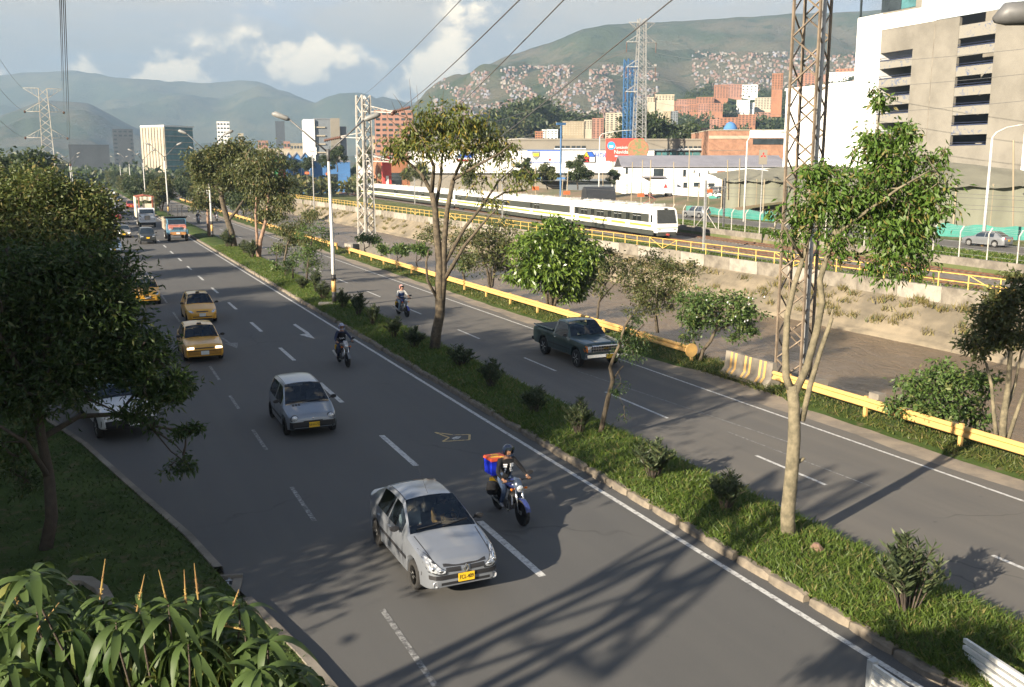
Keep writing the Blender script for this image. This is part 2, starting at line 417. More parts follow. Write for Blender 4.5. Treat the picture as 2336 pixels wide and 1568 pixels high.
while y < 84:
    o = link('kerb_stone', stones[k % 4], median, (MED_L - 0.1 + random.uniform(-0.035, 0.03), y, random.uniform(-0.02, 0.01)))
    o.rotation_euler = (random.uniform(-0.015, 0.015), random.uniform(-0.06, 0.03), random.uniform(-0.03, 0.03)); y += 1.06 + random.choice((0, 0, 0.02, 0.09)); k += 1
MB().span((MED_L - 0.1, 84.3, -0.02), (MED_L + 0.1, 700, 0.16)).build('kerb_strip', M_KERB, median)
MB().span((MED_R - 0.02, 9.2, -0.02), (MED_R + 0.1, 700, 0.10)).build('kerb_strip', M_KERB, median)

# ---- painted markings
def strip(x, y0, y1, w, m, parent, name='lane_marking', dz=0.004, x1=None):
    x1 = x if x1 is None else x1
    b = MB(); n = max(1, int((y1 - y0)/3)); P = []
    for i in range(n + 1):
        t = i/n; yy = y0 + (y1 - y0)*t; xx = x + (x1 - x)*t; P.append([(xx - w/2, yy, dz), (xx + w/2, yy, dz)])
    b.grid(P); return face_up(b.build(name, m, parent))
strip(11.75, 4, 400, 0.13, M_WHITE, roadL, 'edge_line'); strip(21.05, 4, 400, 0.10, M_WHITE, roadR, 'edge_line')
strip(15.25, 4, 90, 0.09, M_WORN, roadR, 'edge_line')
for a, b_ in [(16.5, 19.9), (24.6, 28.0), (32.7, 36.2), (41, 44.3), (49.2, 52.5), (57.8, 61.1)]: strip(8.08 if a < 30 else 8.02, a, b_, 0.17, M_WHITE, roadL)
for k in range(24): strip(8.02, 66 + k*8.25, 69.3 + k*8.25, 0.16, M_WHITE, roadL)
for a, b_ in [(13.4, 16.4), (21.5, 24.2), (27.9, 30.3), (33.3, 35.4), (38.3, 41.3)]: strip(4.66 if a < 15 else 4.52, a, b_, 0.11, M_WORN, roadL)
for k in range(10): strip(4.5, 46 + k*8.2, 50 + k*8.2, 0.11, M_WORN, roadL)
for a, b_ in [(6.3, 14.5 - 1.0), (18.6, 21.5), (26.1, 30.3), (34.4, 37.5), (42.7, 45.7)]: strip(17.4, a, b_, 0.11, M_WHITE, roadR)
for k in range(20): strip(17.4, 51.5 + k*8.3, 54.6 + k*8.3, 0.11, M_WHITE, roadR)
strip(19.2, 22, 34, 0.05, M_WORN, roadR, 'scrape_mark', x1=18.2); strip(18.4, 18, 24, 0.05, M_WORN, roadR, 'scrape_mark', x1=18.2)
def ground_poly(px, m, parent, name, dz=0.006):
    return face_up(MB().add([gp(x, y, dz) for x, y in px], [list(range(len(px)))]).build(name, m, parent))
ground_poly([(668, 741), (674, 739), (703, 758), (718, 773), (683, 764), (698, 761)], M_WHITE, roadL, 'painted_arrow')
ground_poly([(503, 771), (508, 770), (527, 783), (543, 782), (541, 795), (513, 784), (523, 784)], M_WORN, roadL, 'painted_arrow')
star = [(992, 987), (1036, 993), (1071, 992), (1071, 1004), (1010, 1008), (1024, 999)]
for i in range(6):
    a, b_ = gp(*star[i]), gp(*star[(i + 1) % 6]); d = (b_ - a).normalized()*0.035; n = Vector((-d.y, d.x, 0)); z = Vector((0, 0, 0.006 + 0.0006*i))
    face_up(MB().add([a - n + z, b_ - n + z, b_ + n + z, a + n + z], [(0, 1, 2, 3)]).build('chalk_line', M_YEL, roadL))
ground_poly([(1030, 1000), (1040, 996), (1053, 996), (1046, 1001), (1036, 1003)], M_WHITE, roadL, 'paint_patch')

# ---- river, banks, retaining wall
def water_mat():
    m = bpy.data.materials.new('muddy_water'); m.use_nodes = True; t = NT(m.node_tree); b = m.node_tree.nodes['Principled BSDF']
    v = t.new('ShaderNodeTexCoord').outputs['Object']
    mp = t.new('ShaderNodeMapping'); t.link(v, mp.inputs[0]); mp.inputs[3].default_value = (1.0, 0.45, 1)
    n1 = t.noise(mp.outputs[0], 0.9, 7, 0.65, 1.2); n2 = t.noise(mp.outputs[0], 0.12, 4, 0.6)
    col = t.mix(t.ramp(n2, (0.35, 0.65)), (0.16, 0.115, 0.072), (0.12, 0.09, 0.062))
    foam = t.ramp(t.noise(mp.outputs[0], 0.55, 8, 0.72, 2.5), (0.60, 0.70))
    col = t.mix(t.math('MULTIPLY', foam, 0.6), col, (0.30, 0.23, 0.15))
    t.link(col, b.inputs['Base Color']); b.inputs['Roughness'].default_value = 0.3; b.inputs['Specular IOR Level'].default_value = 0.35
    bn = t.new('ShaderNodeBump'); bn.inputs['Strength'].default_value = 1.0; bn.inputs['Distance'].default_value = 0.35
    t.link(n1, bn.inputs['Height']); t.link(bn.outputs[0], b.inputs['Normal']); return m
M_WATER = water_mat()
wrows = []
for yy in list(np.arange(-20, 120, 1.0)) + list(np.arange(120, 420, 6)) + [500, 650]:
    wrows.append([(x, yy, -3.5 + 0.10*mnoise.noise((x*0.8, yy*0.45, 0)) + 0.06*mnoise.noise((x*1.9, yy*1.3, 4))) for x in np.linspace(25.2, 52.2, 34)])
river = face_up(sheet('river', wrows, M_WATER, kind='structure'))
bk = []
for yy in list(np.arange(-20, 200, 1.5)) + [230, 300, 450, 650]:
    j = 0.10*mnoise.noise((yy*0.4, 0, 9)) + 0.05*mnoise.noise((yy*2.1, 0, 9)); w = 0.15*mnoise.noise((yy*0.22, 5, 0))
    bk.append([(50.5 + w, yy, -3.9), (50.75 + w, yy, -3.33 + j), (51.35 + w*0.6, yy, -3.25 + j), (51.5, yy, -3.12 + j*0.6), (52.6, yy, -2.2 + j*0.5), (53.6, yy, -1.45 + j*0.4), (54.25, yy, -0.98)])
bank = sheet('river_bank', bk, M_BANK, kind='structure'); face_up(bank)
nb = []
for yy in list(np.arange(0, 160, 2.0)) + [200, 400, 650]:
    j = 0.15*mnoise.noise((yy*0.6, 0, 2)); nb.append([(25.25, yy, -0.3 + j*0.3), (25.7 + j, yy, -2.0), (26.2 + j, yy, -3.9)])
face_up(sheet('river_bank', nb, M_BANK, kind='structure'))
wall = thing('retaining_wall', 'weathered concrete retaining wall below the yellow railing across the river', 'wall', (54.4, 0, 0))
pm = [MB().box((0, 0, 0), (0.36, 3.96, 1.2 + 0.03*k)).mesh('wall_panel', M_CONCD if k else M_CONC) for k in range(3)]
for k in range(60): link('wall_panel', pm[random.choice((0, 0, 1, 2))], wall, (random.uniform(-0.02, 0.02), 18 + k*4.0, -0.5 + random.uniform(-0.01, 0.02)))
MB().span((-0.17, 258, -1.1), (0.17, 650, 0.1)).build('wall_panel', M_CONCD, wall)

# ---- railway
def along(off, z, y0, y1, step=4.0):
    out = []; yy = y0
    while yy <= y1: out.append((XA(yy) + off, yy, z)); yy += step
    return out
rw = []
for yy in np.arange(0, 640, 5.0): xa = XA(yy); rw.append([(max(54.65, xa - 2.6), yy, -0.04), (xa - 1.6, yy, 0.05), (xa + 1.6, yy, 0.05), (xa + 3.0, yy, 0.0), (xa + 4.4, yy, 0.05), (xa + 7.2, yy, 0.05), (xa + 7.85, yy, -0.02)])
railway = face_up(sheet('railway_bed', rw, M_BALL, kind='structure'))
for c in (0.0, 5.8):
    P = []
    for yy in np.arange(0, 640, 5.0): xa = XA(yy) + c; P.append([(xa - 1.35, yy, 0.056), (xa + 1.35, yy, 0.056)])
    face_up(MB().grid(P).build('track_bed', M_RUST, railway))
    for s in (-0.72, 0.72): MB().tube(along(c + s, 0.17, 0, 620, 5), 0.09, 4).build('rail', M_RAIL, railway)
    b = MB(); yy = 30.0
    while yy < 170: b.box((XA(yy) + c, yy, 0.075), (2.5, 0.24, 0.06)); yy += 0.75
    b.build('sleepers', M_CONCD, railway, kind='stuff')
fw = []
for yy in np.arange(0, 640, 5.0): xa = XA(yy) + 7.9; fw.append([(xa, yy, -0.1), (xa, yy, 1.02), (xa + 0.3, yy, 1.04), (xa + 0.32, yy, 0.8)])
sheet('low_wall', fw, M_CONCD, smooth=False, kind=None, label='low weathered concrete wall between railway tracks and grass strip', cat='wall')
srv = face_up(sheet('service_road', [[(XA(yy) + 13.5, yy, 1.03), (XA(yy) + 21.5, yy, 1.04)] for yy in list(range(-20, 420, 10))], M_ASR, kind='structure'))
MB().tube([(XA(yy) + 13.4, yy, 1.05) for yy in range(-20, 420, 10)], 0.1, 4).build('kerb_strip', M_CONC, srv)

# ---- hills
def hill(name, outline, d_r, d_f, z_f, m, amp, seed, x0, x1, step=14, nr=22, p=1.25, kind='structure', rough=0.22):
    xs = np.arange(x0, x1 + 1, step); ox = [o[0] for o in outline]; oy = [o[1] for o in outline]; P = []
    for i in range(nr + 1 + 3):
        row = []
        for x in xs:
            dr = d_r*(1 + 0.10*mnoise.noise((x*0.002, seed, 0))); top = pd(x, float(np.interp(x, ox, oy)), dr)
            zr = top.z
            if i <= nr:
                t = i/nr; d = d_f + (dr - d_f)*t; q = pd(x, 384, d)
                n = mnoise.fractal((q.x*rough/amp, q.y*rough/amp, seed), 1.0, 2.0, 5)
                z = -8 if i == 0 else z_f + (zr - z_f)*t**p + amp*n*math.sin(math.pi*min(t, 1))**0.8*(0.4 + t)
                if i == nr: z = zr + amp*0.035*mnoise.fractal((q.x*0.02, q.y*0.02, seed), 1.0, 2.0, 4)
                row.append((q.x, q.y, z))
            else:
                k = i - nr; q = pd(x, 384, dr*(1 + 0.09*k)); row.append((q.x, q.y, zr*(1 - k/3.0*0.9)))
        P.append(row)
    return face_up(sheet(name, P, m, kind=kind))
def hillmat(name, a, b_, c, sc):
    m = bpy.data.materials.new(name); m.use_nodes = True; t = NT(m.node_tree); b = m.node_tree.nodes['Principled BSDF']
    v = t.new('ShaderNodeTexCoord').outputs['Object']
    col = t.mix(t.ramp(t.noise(v, sc, 7, 0.65), (0.42, 0.58)), a, b_); col = t.mix(t.ramp(t.noise(v, sc*4.3, 7, 0.7), (0.54, 0.64)), col, c)
    t.link(col, b.inputs['Base Color']); b.inputs['Roughness'].default_value = 1; b.inputs['Specular IOR Level'].default_value = 0.0
    bn = t.new('ShaderNodeBump'); bn.inputs['Strength'].default_value = 0.7; bn.inputs['Distance'].default_value = 12
    t.link(t.noise(v, sc*12, 6, 0.7), bn.inputs['Height']); t.link(bn.outputs[0], b.inputs['Normal']); return m
M_H1 = hillmat('mountain_forest', (0.05, 0.065, 0.03), (0.10, 0.10, 0.05), (0.03, 0.045, 0.02), 0.0035)
M_H2 = hillmat('mountain_scrub', (0.05, 0.065, 0.03), (0.105, 0.095, 0.06), (0.03, 0.045, 0.02), 0.005)
M_H3 = hillmat('wooded_slope', (0.035, 0.055, 0.02), (0.06, 0.085, 0.03), (0.10, 0.11, 0.045), 0.012)
hill('mountain', [(-1600, 185), (-800, 172), (-300, 190), (0, 176), (60, 168), (190, 160), (215, 165), (320, 186), (395, 202), (440, 196), (560, 183), (600, 186), (660, 210), (720, 236), (900, 250), (1300, 260), (2200, 250)], 5200, 3200, 40, M_H1, 150, 3.3, -1600, 2200, 14, 22)
hill('mountain', [(600, 300), (680, 245), (760, 238), (860, 236), (960, 232), (1100, 225), (1400, 240)], 5900, 4900, 60, M_H1, 120, 8.1, 600, 1500, 18, 12)
hill('mountain', [(-1200, 300), (-500, 250), (-200, 300), (0, 270), (110, 228), (215, 236), (310, 290), (420, 335), (520, 372), (900, 380)], 3000, 1700, 12, M_H2, 55, 5.7, -1200, 820, 12, 16)
mtn_r = hill('mountain', [(820, 372), (880, 300), (930, 255), (990, 208), (1060, 178), (1150, 130), (1250, 98), (1330, 66), (1380, 56), (1480, 52), (1570, 46), (1700, 38), (1790, 31), (1870, 30), (1950, 26), (2150, 12), (2336, -6), (2800, -10), (3600, 60), (4600, 150)], 2600, 1000, 12, M_H2, 62, 1.9, 820, 4600, 11, 30, 1.15)
hill_r = hill('hillside', [(1060, 372), (1100, 330), (1160, 300), (1230, 298), (1330, 292), (1400, 272), (1450, 248), (1560, 222), (1640, 196), (1700, 206), (1780, 214), (1850, 186), (1930, 160), (2050, 140), (2336, 120), (3000, 120), (3800, 200)], 1150, 430, 7, M_H3, 14, 4.2, 1060, 3800, 9, 26, 1.1, rough=0.08)
def bvh_of(o):
    me = o.data; return BVHTree.FromPolygons([v.co.copy() for v in me.vertices], [tuple(p.vertices) for p in me.polygons])
BV_HILL, BV_MTN = bvh_of(hill_r), bvh_of(mtn_r)
def on_hill(x, y, bv):
    d, _ = ray(x, y); h = bv.ray_cast(Vector((0, 0, CAM_H)), d.normalized()); return h[0]
# ---- haze: one closed box of air round camera, ground and hills
hb = MB().box((0, 3300, 303), (14000, 9000, 620)).build('haze', mat('haze_air', (1, 1, 1)), kind='stuff')
hm = bpy.data.materials.new('haze_volume'); hm.use_nodes = True; t = NT(hm.node_tree); t.n.clear()
ho = t.new('ShaderNodeOutputMaterial'); hv = t.new('ShaderNodeVolumePrincipled')
hv.inputs['Color'].default_value = (0.27, 0.385, 0.53, 1); hv.inputs['Density'].default_value = 0.00026; hv.inputs['Anisotropy'].default_value = 0.0
t.link(hv.outputs[0], ho.inputs['Volume']); hb.data.materials.clear(); hb.data.materials.append(hm)
hb.display_type = 'WIRE'
# ================================================================ PLANTS
M_BARK = mat('grey_bark', (0.12, 0.095, 0.062), 0.95, col2=(0.05, 0.04, 0.028), scale=6, bump=0.8, bscale=18)
M_BARKL = mat('pale_bark', (0.20, 0.17, 0.11), 0.95, col2=(0.085, 0.075, 0.048), scale=4, bump=0.8, bscale=18)
M_BARKP = mat('peeling_pink_bark', (0.33, 0.21, 0.14), 0.9, col2=(0.16, 0.10, 0.07), scale=3, bump=0.6)
M_BARKD = mat('dark_bark', (0.065, 0.05, 0.038), 0.95, scale=6, bump=0.8)
L_DARK = leafmat('leaf_dark', (0.022, 0.045, 0.012), (0.045, 0.085, 0.02), (0.075, 0.11, 0.03))
L_PINN = leafmat('leaf_feathery', (0.03, 0.058, 0.014), (0.06, 0.10, 0.024), (0.11, 0.125, 0.04))
L_GOLD = leafmat('leaf_yellow_olive', (0.06, 0.09, 0.022), (0.12, 0.14, 0.038), (0.20, 0.17, 0.06))  # yellowish olive is the hue of the leaf itself
L_YEL = leafmat('leaf_yellowing', (0.075, 0.105, 0.02), (0.125, 0.14, 0.03), (0.27, 0.21, 0.035))
L_BRIGHT = leafmat('leaf_bright', (0.085, 0.15, 0.02), (0.15, 0.21, 0.035), (0.05, 0.10, 0.018), 0.3, 0.35, 0.6)
L_MID = leafmat('leaf_mid', (0.055, 0.10, 0.024), (0.10, 0.16, 0.04), (0.16, 0.18, 0.06))
L_OLIVE = leafmat('leaf_olive', (0.065, 0.082, 0.026), (0.115, 0.13, 0.045), (0.19, 0.16, 0.06))
L_GREY = leafmat('leaf_oleander', (0.04, 0.06, 0.026), (0.085, 0.11, 0.05), (0.15, 0.17, 0.07))
L_MANGO = leafmat('leaf_mango', (0.03, 0.06, 0.016), (0.085, 0.125, 0.035), (0.15, 0.16, 0.04), 0.3, 0.5, 0.3)
L_FAR = leafmat('leaf_far', (0.03, 0.05, 0.018), (0.06, 0.085, 0.03), (0.09, 0.10, 0.04))
L_GRASS = leafmat('grass_blade', (0.06, 0.10, 0.016), (0.12, 0.18, 0.03), (0.22, 0.20, 0.07), 0.4)
L_DRY = leafmat('dry_grass_blade', (0.16, 0.145, 0.05), (0.27, 0.22, 0.09), (0.10, 0.13, 0.04), 0.4)
M_PETAL = mat('white_petal', (0.8, 0.8, 0.76), 0.6, var=0)
M_SPIKE = mat('yellow_flower_spike', (0.30, 0.21, 0.06), 0.8, col2=(0.20, 0.10, 0.04), scale=8)

def leaf_quads(P, D, L, W, rng, fold=0.12):
    """P base points, D unit directions -> vertices and quads"""
    n = len(P); L = L*(0.7 + 0.6*rng.random((n, 1))); W = W*(0.7 + 0.6*rng.random((n, 1)))
    S = np.cross(D, rng.normal(size=(n, 3))); S /= np.linalg.norm(S, axis=1, keepdims=True) + 1e-9
    N = np.cross(D, S); mid = P + D*L*0.45 + N*L*fold
    V = np.stack([P, mid + S*W/2, P + D*L, mid - S*W/2], axis=1).reshape(-1, 3)
    return V, np.arange(4*n).reshape(n, 4)
def cloud(blobs, L, W, seed, droop=0.35, sub=14, tight=0.28, outward=0.5):
    """leaves gathered in clumps through ellipsoids: blobs = (centre, (rx, ry, rz), leaves)"""
    rng = np.random.default_rng(seed); PP, DD, subs = [], [], []
    for c, r, n in blobs:
        c = np.array(c); r = np.array(r); k = max(3, int(sub*max(0.3, n/1500)))
        u = rng.normal(size=(k, 3)); u /= np.linalg.norm(u, axis=1, keepdims=True)
        S = c + u*r*(rng.random((k, 1))**0.45); subs.append(S)
        w = rng.random(k)**1.2 + 0.25; idx = rng.choice(k, n, p=w/w.sum())
        off = rng.normal(size=(n, 3))*np.array([1, 1, 0.62])*tight*r.mean()*(0.6 + 0.8*rng.random((k, 1)))[idx]
        P = S[idx] + off; D = rng.normal(size=(n, 3)); D /= np.linalg.norm(D, axis=1, keepdims=True)
        o = off/(np.linalg.norm(off, axis=1, keepdims=True) + 1e-6)
        D = D*0.7 + o*outward + np.array([0, 0, -droop]); D /= np.linalg.norm(D, axis=1, keepdims=True)
        PP.append(P); DD.append(D)
    V, F = leaf_quads(np.concatenate(PP), np.concatenate(DD), L, W, rng)
    return V, F, np.concatenate(subs)
def wob(p, q, n, a, rnd):
    p, q = Vector(p), Vector(q); out = [p]
    for i in range(1, n): out.append(p.lerp(q, i/n) + Vector((rnd.uniform(-a, a), rnd.uniform(-a, a), rnd.uniform(-a, a)*0.6)))
    return out + [q]
def tree_obj(name, label, base, trunk_me, crown_me, group=None, rz=0, scale=1.0, cat='tree', crown='crown', stem='trunk'):
    t = thing(name, label, cat, base, rz, group)
    if scale != 1.0: t.scale = (scale,)*3
    link(stem, trunk_me, t); link(crown, crown_me, t); return t
def px_tree(name, label, base, limbs, blobs, leaf, lm, bark, seed, group=None, droop=0.35, tight=0.28, dep=0.8, twigs=True, sub=14, twr=0.012, cat='tree', extra=None, outward=0.5):
    """limbs: ([(px, py, dd)...], r0, r1) in photo pixels at the tree's own distance; blobs: (px, py, rx, ry, leaves, dd)"""
    rnd = random.Random(seed); base = Vector(base); d0 = depth_of(base); s = d0/PF; b = MB(); ends = []
    def wp(x, y, dd=0): return pd(x, y, d0 + dd) - base
    for pts, r0, r1 in limbs:
        P = [wp(*p) for p in pts]
        if len(P) > 1 and pts is limbs[0][0]: P[0].z -= 0.1
        n = len(P); b.tube(P, [(r0 + (r1 - r0)*i/(n - 1))*s for i in range(n)], 8); ends += P[n//2:]
    W = []
    for (x, y, rx, ry, n, *dd) in blobs:
        dd = dd[0] if dd else rnd.uniform(-0.4, 0.4)*rx*s
        W.append((tuple(wp(x, y, dd)), (rx*s, rx*s*dep, ry*s), n))
    V, F, subs = cloud(W, leaf[0], leaf[1], seed, droop, sub, tight, outward)
    if twigs:
        net = list(ends)
        for q in sorted((Vector(v) for v in subs), key=lambda v: min((p - v).length for p in ends)):
            e = min(net, key=lambda p: (p - q).length); net.append(q)
            P = wob(e, q, 3, 0.08*(e - q).length, rnd); b.tube(P, [twr*2.2, twr*1.6, twr, twr*0.5], 5, cap=False)
    for pts in (extra or []):
        P = [wp(*p) for p in pts]; b.tube(P, [twr*1.6*(1 - 0.8*i/(len(P) - 1)) for i in range(len(P))], 5, cap=False)
    return tree_obj(name, label, base, b.mesh('trunk', bark, True), np_mesh('crown', V, F, lm), group, cat=cat)
def auto_tree(seed, h, r, bark, lm, nleaf, leaf, trunk_r, crown_lo=0.35, blobs=9, flat=1.0, droop=0.3, tight=0.3, nstem=1, sub=12):
    rnd = random.Random(seed); b = MB(); W = []; top = Vector((rnd.uniform(-0.2, 0.2)*r, rnd.uniform(-0.2, 0.2)*r, h*0.62))
    ends = []
    for k in range(nstem):
        a = rnd.uniform(0, 6.28); t = top + Vector((math.cos(a), math.sin(a), 0))*r*0.3*(nstem > 1)
        P = wob((0.06*math.cos(a)*nstem, 0.06*math.sin(a)*nstem, -0.1), t, 5, 0.05*h*0.4, rnd); b.tube(P, [trunk_r*(1 - 0.13*i) for i in range(6)], 8); ends += P[2:]
    for k in range(blobs):
        a = rnd.uniform(0, 6.28); q = rnd.random()**0.5; zz = rnd.uniform(crown_lo, 0.93)
        shape = math.sin(math.pi*min(1, max(0.05, (zz - crown_lo)/(1.02 - crown_lo)*0.85 + 0.12)))**flat
        c = Vector((math.cos(a)*q*r*0.72*shape, math.sin(a)*q*r*0.72*shape, zz*h)); rr = r*rnd.uniform(0.32, 0.5)
        W.append((tuple(c), (rr, rr, rr*0.75), nleaf//blobs))
        e = min(ends, key=lambda p: (p - c).length + 0.5*max(0, p.z - c.z)); P = wob(e, c, 3, 0.06*(c - e).length, rnd)
        b.tube(P, [trunk_r*0.45, trunk_r*0.33, trunk_r*0.2, trunk_r*0.06], 6, cap=False)
    V, F, subs = cloud(W, leaf[0], leaf[1], seed, droop, sub, tight)
    for q in subs:
        q = Vector(q); e = min([Vector(w[0]) for w in W], key=lambda p: (p - q).length)
        b.tube([e, e.lerp(q, 0.5) + Vector((0, 0, 0.05*r)), q], [trunk_r*0.12, trunk_r*0.08, trunk_r*0.03], 4, cap=False)
    return b.mesh('trunk', bark, True), np_mesh('crown', V, F, lm)

# ---- big trees at the left roadside
px_tree('roadside_tree', 'big dark feathery tree on the left verge overhanging the white pickup', gp(100, 1262),
        [([(100, 1262), (118, 1180), (112, 1090), (95, 1000), (80, 900), (110, 780)], 17, 8), ([(95, 1000, 0), (180, 950, 1), (270, 945, 1.5), (340, 970, 1.6), (420, 985, 1.6)], 8, 2.5),
         ([(110, 780, 0), (200, 700, 0.5), (290, 660, 1)], 8, 3), ([(80, 900, 0), (20, 800, -0.5), (-40, 700, -1)], 8, 3), ([(112, 1090, 0), (60, 1010, -0.8), (-20, 960, -1.2)], 7, 3), ([(110, 780), (100, 680), (90, 580)], 8, 3), ([(270, 945, 1.5), (340, 860, 1.8), (390, 800, 2)], 4, 2),
         ([(340, 970, 1.6), (390, 1030, 1.7), (430, 1060, 1.8)], 2.4, 1.4)],
        [(60, 640, 130, 100, 6500), (190, 640, 110, 90, 6000), (60, 790, 150, 110, 7500), (230, 760, 110, 100, 6500), (250, 700, 50, 65, 2400), (320, 820, 75, 60, 2800), (370, 880, 55, 50, 1000), (150, 870, 110, 60, 2400), (60, 900, 90, 60, 1800), (-60, 760, 110, 190, 5200),
         (405, 900, 38, 34, 380), (420, 985, 36, 26, 330), (395, 1050, 45, 28, 260), (300, 960, 60, 40, 420), (340, 900, 50, 34, 480), (30, 1000, 70, 50, 700), (60, 1090, 60, 50, 380), (250, 850, 90, 40, 900)],
        (0.15, 0.045), L_PINN, M_BARKD, 11, droop=0.25, tight=0.22, dep=1.0, sub=26, twr=0.014)
px_tree('roadside_tree', 'sunlit olive-green tree top behind the big dark tree at the left edge', gp(60, 830) + Vector((-4, 2, 0)),
        [([(10, 830), (30, 700), (60, 600), (80, 520)], 13, 7), ([(30, 700), (-30, 560), (-60, 470)], 8, 3), ([(60, 600), (150, 520), (200, 470)], 6, 2)],
        [(60, 440, 95, 48, 6500), (170, 470, 85, 50, 6000), (-40, 450, 90, 60, 4500), (205, 515, 50, 45, 2000), (100, 530, 130, 60, 6500), (205, 600, 45, 60, 1600), (20, 580, 120, 70, 4500), (160, 620, 100, 60, 3000), (248, 540, 22, 24, 260)],
        (0.2, 0.08), L_GOLD, M_BARK, 12, droop=0.15, tight=0.22, dep=1.2, sub=22, outward=0.8)
# ---- median trees
T1 = px_tree('median_tree', 'tall thin-crowned median tree with forked trunk and yellowing leaves', gp(992, 812),
        [([(990, 812), (995, 760), (1004, 715), (1002, 660), (1003, 600), (997, 540), (993, 480), (985, 440)], 13, 6), ([(1006, 720), (1012, 640), (1013, 560), (1020, 480), (1034, 410)], 8, 5),
         ([(985, 440), (960, 395, 0.4), (925, 365, 0.6), (890, 345, 0.7)], 5, 1.5), ([(985, 440), (990, 380, -0.5), (965, 320, -0.8), (930, 270, -0.9)], 5, 1.4), ([(993, 480), (1005, 410, 0.6), (1010, 340, 0.8), (1005, 270, 0.9)], 4.5, 1.2),
         ([(1034, 410), (1060, 350, 0.5), (1080, 290, 0.7)], 4, 1.2), ([(1034, 410), (1085, 380, -0.6), (1140, 350, -0.9), (1170, 325, -1)], 4, 1.2), ([(1015, 600), (1060, 520, 0.4), (1100, 470, 0.7), (1150, 440, 1), (1200, 435, 1.1)], 5, 1.4),
         ([(1013, 640), (1060, 560, -0.5), (1110, 500, -0.8), (1140, 470, -1)], 5, 1.2), ([(1100, 470, 0.7), (1140, 410, 0.9), (1175, 380, 1)], 3, 1), ([(1002, 690), (975, 640, -0.3), (972, 600, -0.4), (978, 570, -0.4)], 4, 1.5)],
        [(930, 330, 50, 36, 560), (990, 275, 62, 36, 760), (1060, 270, 55, 36, 700), (1120, 320, 52, 38, 560), (1010, 335, 70, 36, 600), (900, 345, 30, 22, 200), (1080, 350, 60, 30, 420), (1150, 350, 34, 28, 220), (1040, 310, 60, 40, 460), (1160, 415, 42, 32, 170), (1205, 400, 24, 26, 70), (1090, 420, 44, 26, 140), (1130, 460, 40, 18, 90), (960, 300, 40, 30, 320)],
        (0.24, 0.07), L_YEL, M_BARK, 21, droop=0.9, tight=0.30, dep=1.0, sub=34, twr=0.013,
        extra=[[(930, 270, -0.9), (912, 235, -1), (897, 215, -1)], [(945, 290, -0.5), (938, 230, -0.6), (934, 180, -0.6)], [(930, 270, -0.9), (905, 262, -1), (893, 230, -1)], [(990, 280, 0), (985, 230, 0), (975, 205, 0)], [(1060, 280, 0.5), (1068, 235, 0.5), (1078, 215, 0.5)], [(1010, 260, 0.8), (1010, 225, 0.8), (1012, 205, 0.8)], [(960, 300, 0), (955, 245, 0), (950, 195, 0)], [(1110, 290, -0.8), (1118, 250, -0.8), (1125, 235, -0.8)], [(920, 300, -0.6), (885, 270, -0.7), (878, 245, -0.7)]])
T2 = px_tree('median_tree', 'tall median tree with pruned forked trunk in front of lattice tower', gp(1800, 1250),
        [([(1800, 1250), (1797, 1170), (1806, 1080), (1812, 1000), (1812, 930), (1806, 880)], 19, 13), ([(1808, 900), (1793, 860), (1792, 800), (1796, 720), (1812, 650), (1832, 590, 0.1), (1850, 520, 0.2), (1862, 460, 0.3)], 10, 4),
         ([(1812, 900), (1840, 840), (1862, 760), (1876, 690), (1870, 640), (1885, 590), (1902, 540), (1925, 480)], 10, 5), ([(1830, 960), (1848, 880), (1872, 800), (1893, 740), (1898, 725)], 7.5, 4.5), ([(1893, 740), (1900, 705)], 3, 2),
         ([(1812, 1060), (1828, 1050), (1835, 1045)], 5, 4), ([(1925, 480), (1970, 400, 0.3), (2000, 320, 0.4), (2008, 240, 0.4)], 4, 1.5), ([(1902, 540), (1980, 480, -0.4), (2050, 430, -0.6), (2120, 390, -0.7)], 4.5, 1.5), ([(1885, 590), (1960, 580, 0.4), (2040, 560, 0.5)], 4, 1.5), ([(1832, 590, 0.1), (1800, 540, -0.3), (1780, 500, -0.4)], 3.5, 1.2), ([(1862, 460, 0.3), (1870, 400, 0.3), (1880, 370, 0.3)], 3, 1)],
        [(1870, 400, 55, 34, 520), (1880, 460, 70, 44, 850), (1960, 430, 60, 60, 1000), (2050, 470, 80, 70, 2000), (2070, 550, 60, 50, 1100), (2130, 440, 46, 60, 700), (2030, 380, 60, 46, 1000), (2000, 320, 42, 40, 600), (2060, 310, 36, 34, 450), (2005, 225, 24, 26, 230), (2090, 500, 50, 60, 600), (1990, 500, 60, 50, 700), (2085, 360, 40, 30, 210), (2145, 355, 24, 30, 110), (1830, 500, 34, 26, 160), (1800, 545, 40, 28, 170), (1900, 520, 60, 40, 300), (2020, 610, 62, 36, 360), (2095, 610, 46, 34, 200), (1930, 570, 60, 44, 200), (1765, 500, 22, 34, 70), (1960, 350, 26, 22, 80)],
        (0.15, 0.046), leafmat('leaf_fresh', (0.06, 0.125, 0.018), (0.11, 0.18, 0.03), (0.20, 0.17, 0.05)), M_BARKL, 22, droop=0.7, tight=0.26, dep=1.0, sub=60, twr=0.008, outward=0.35)
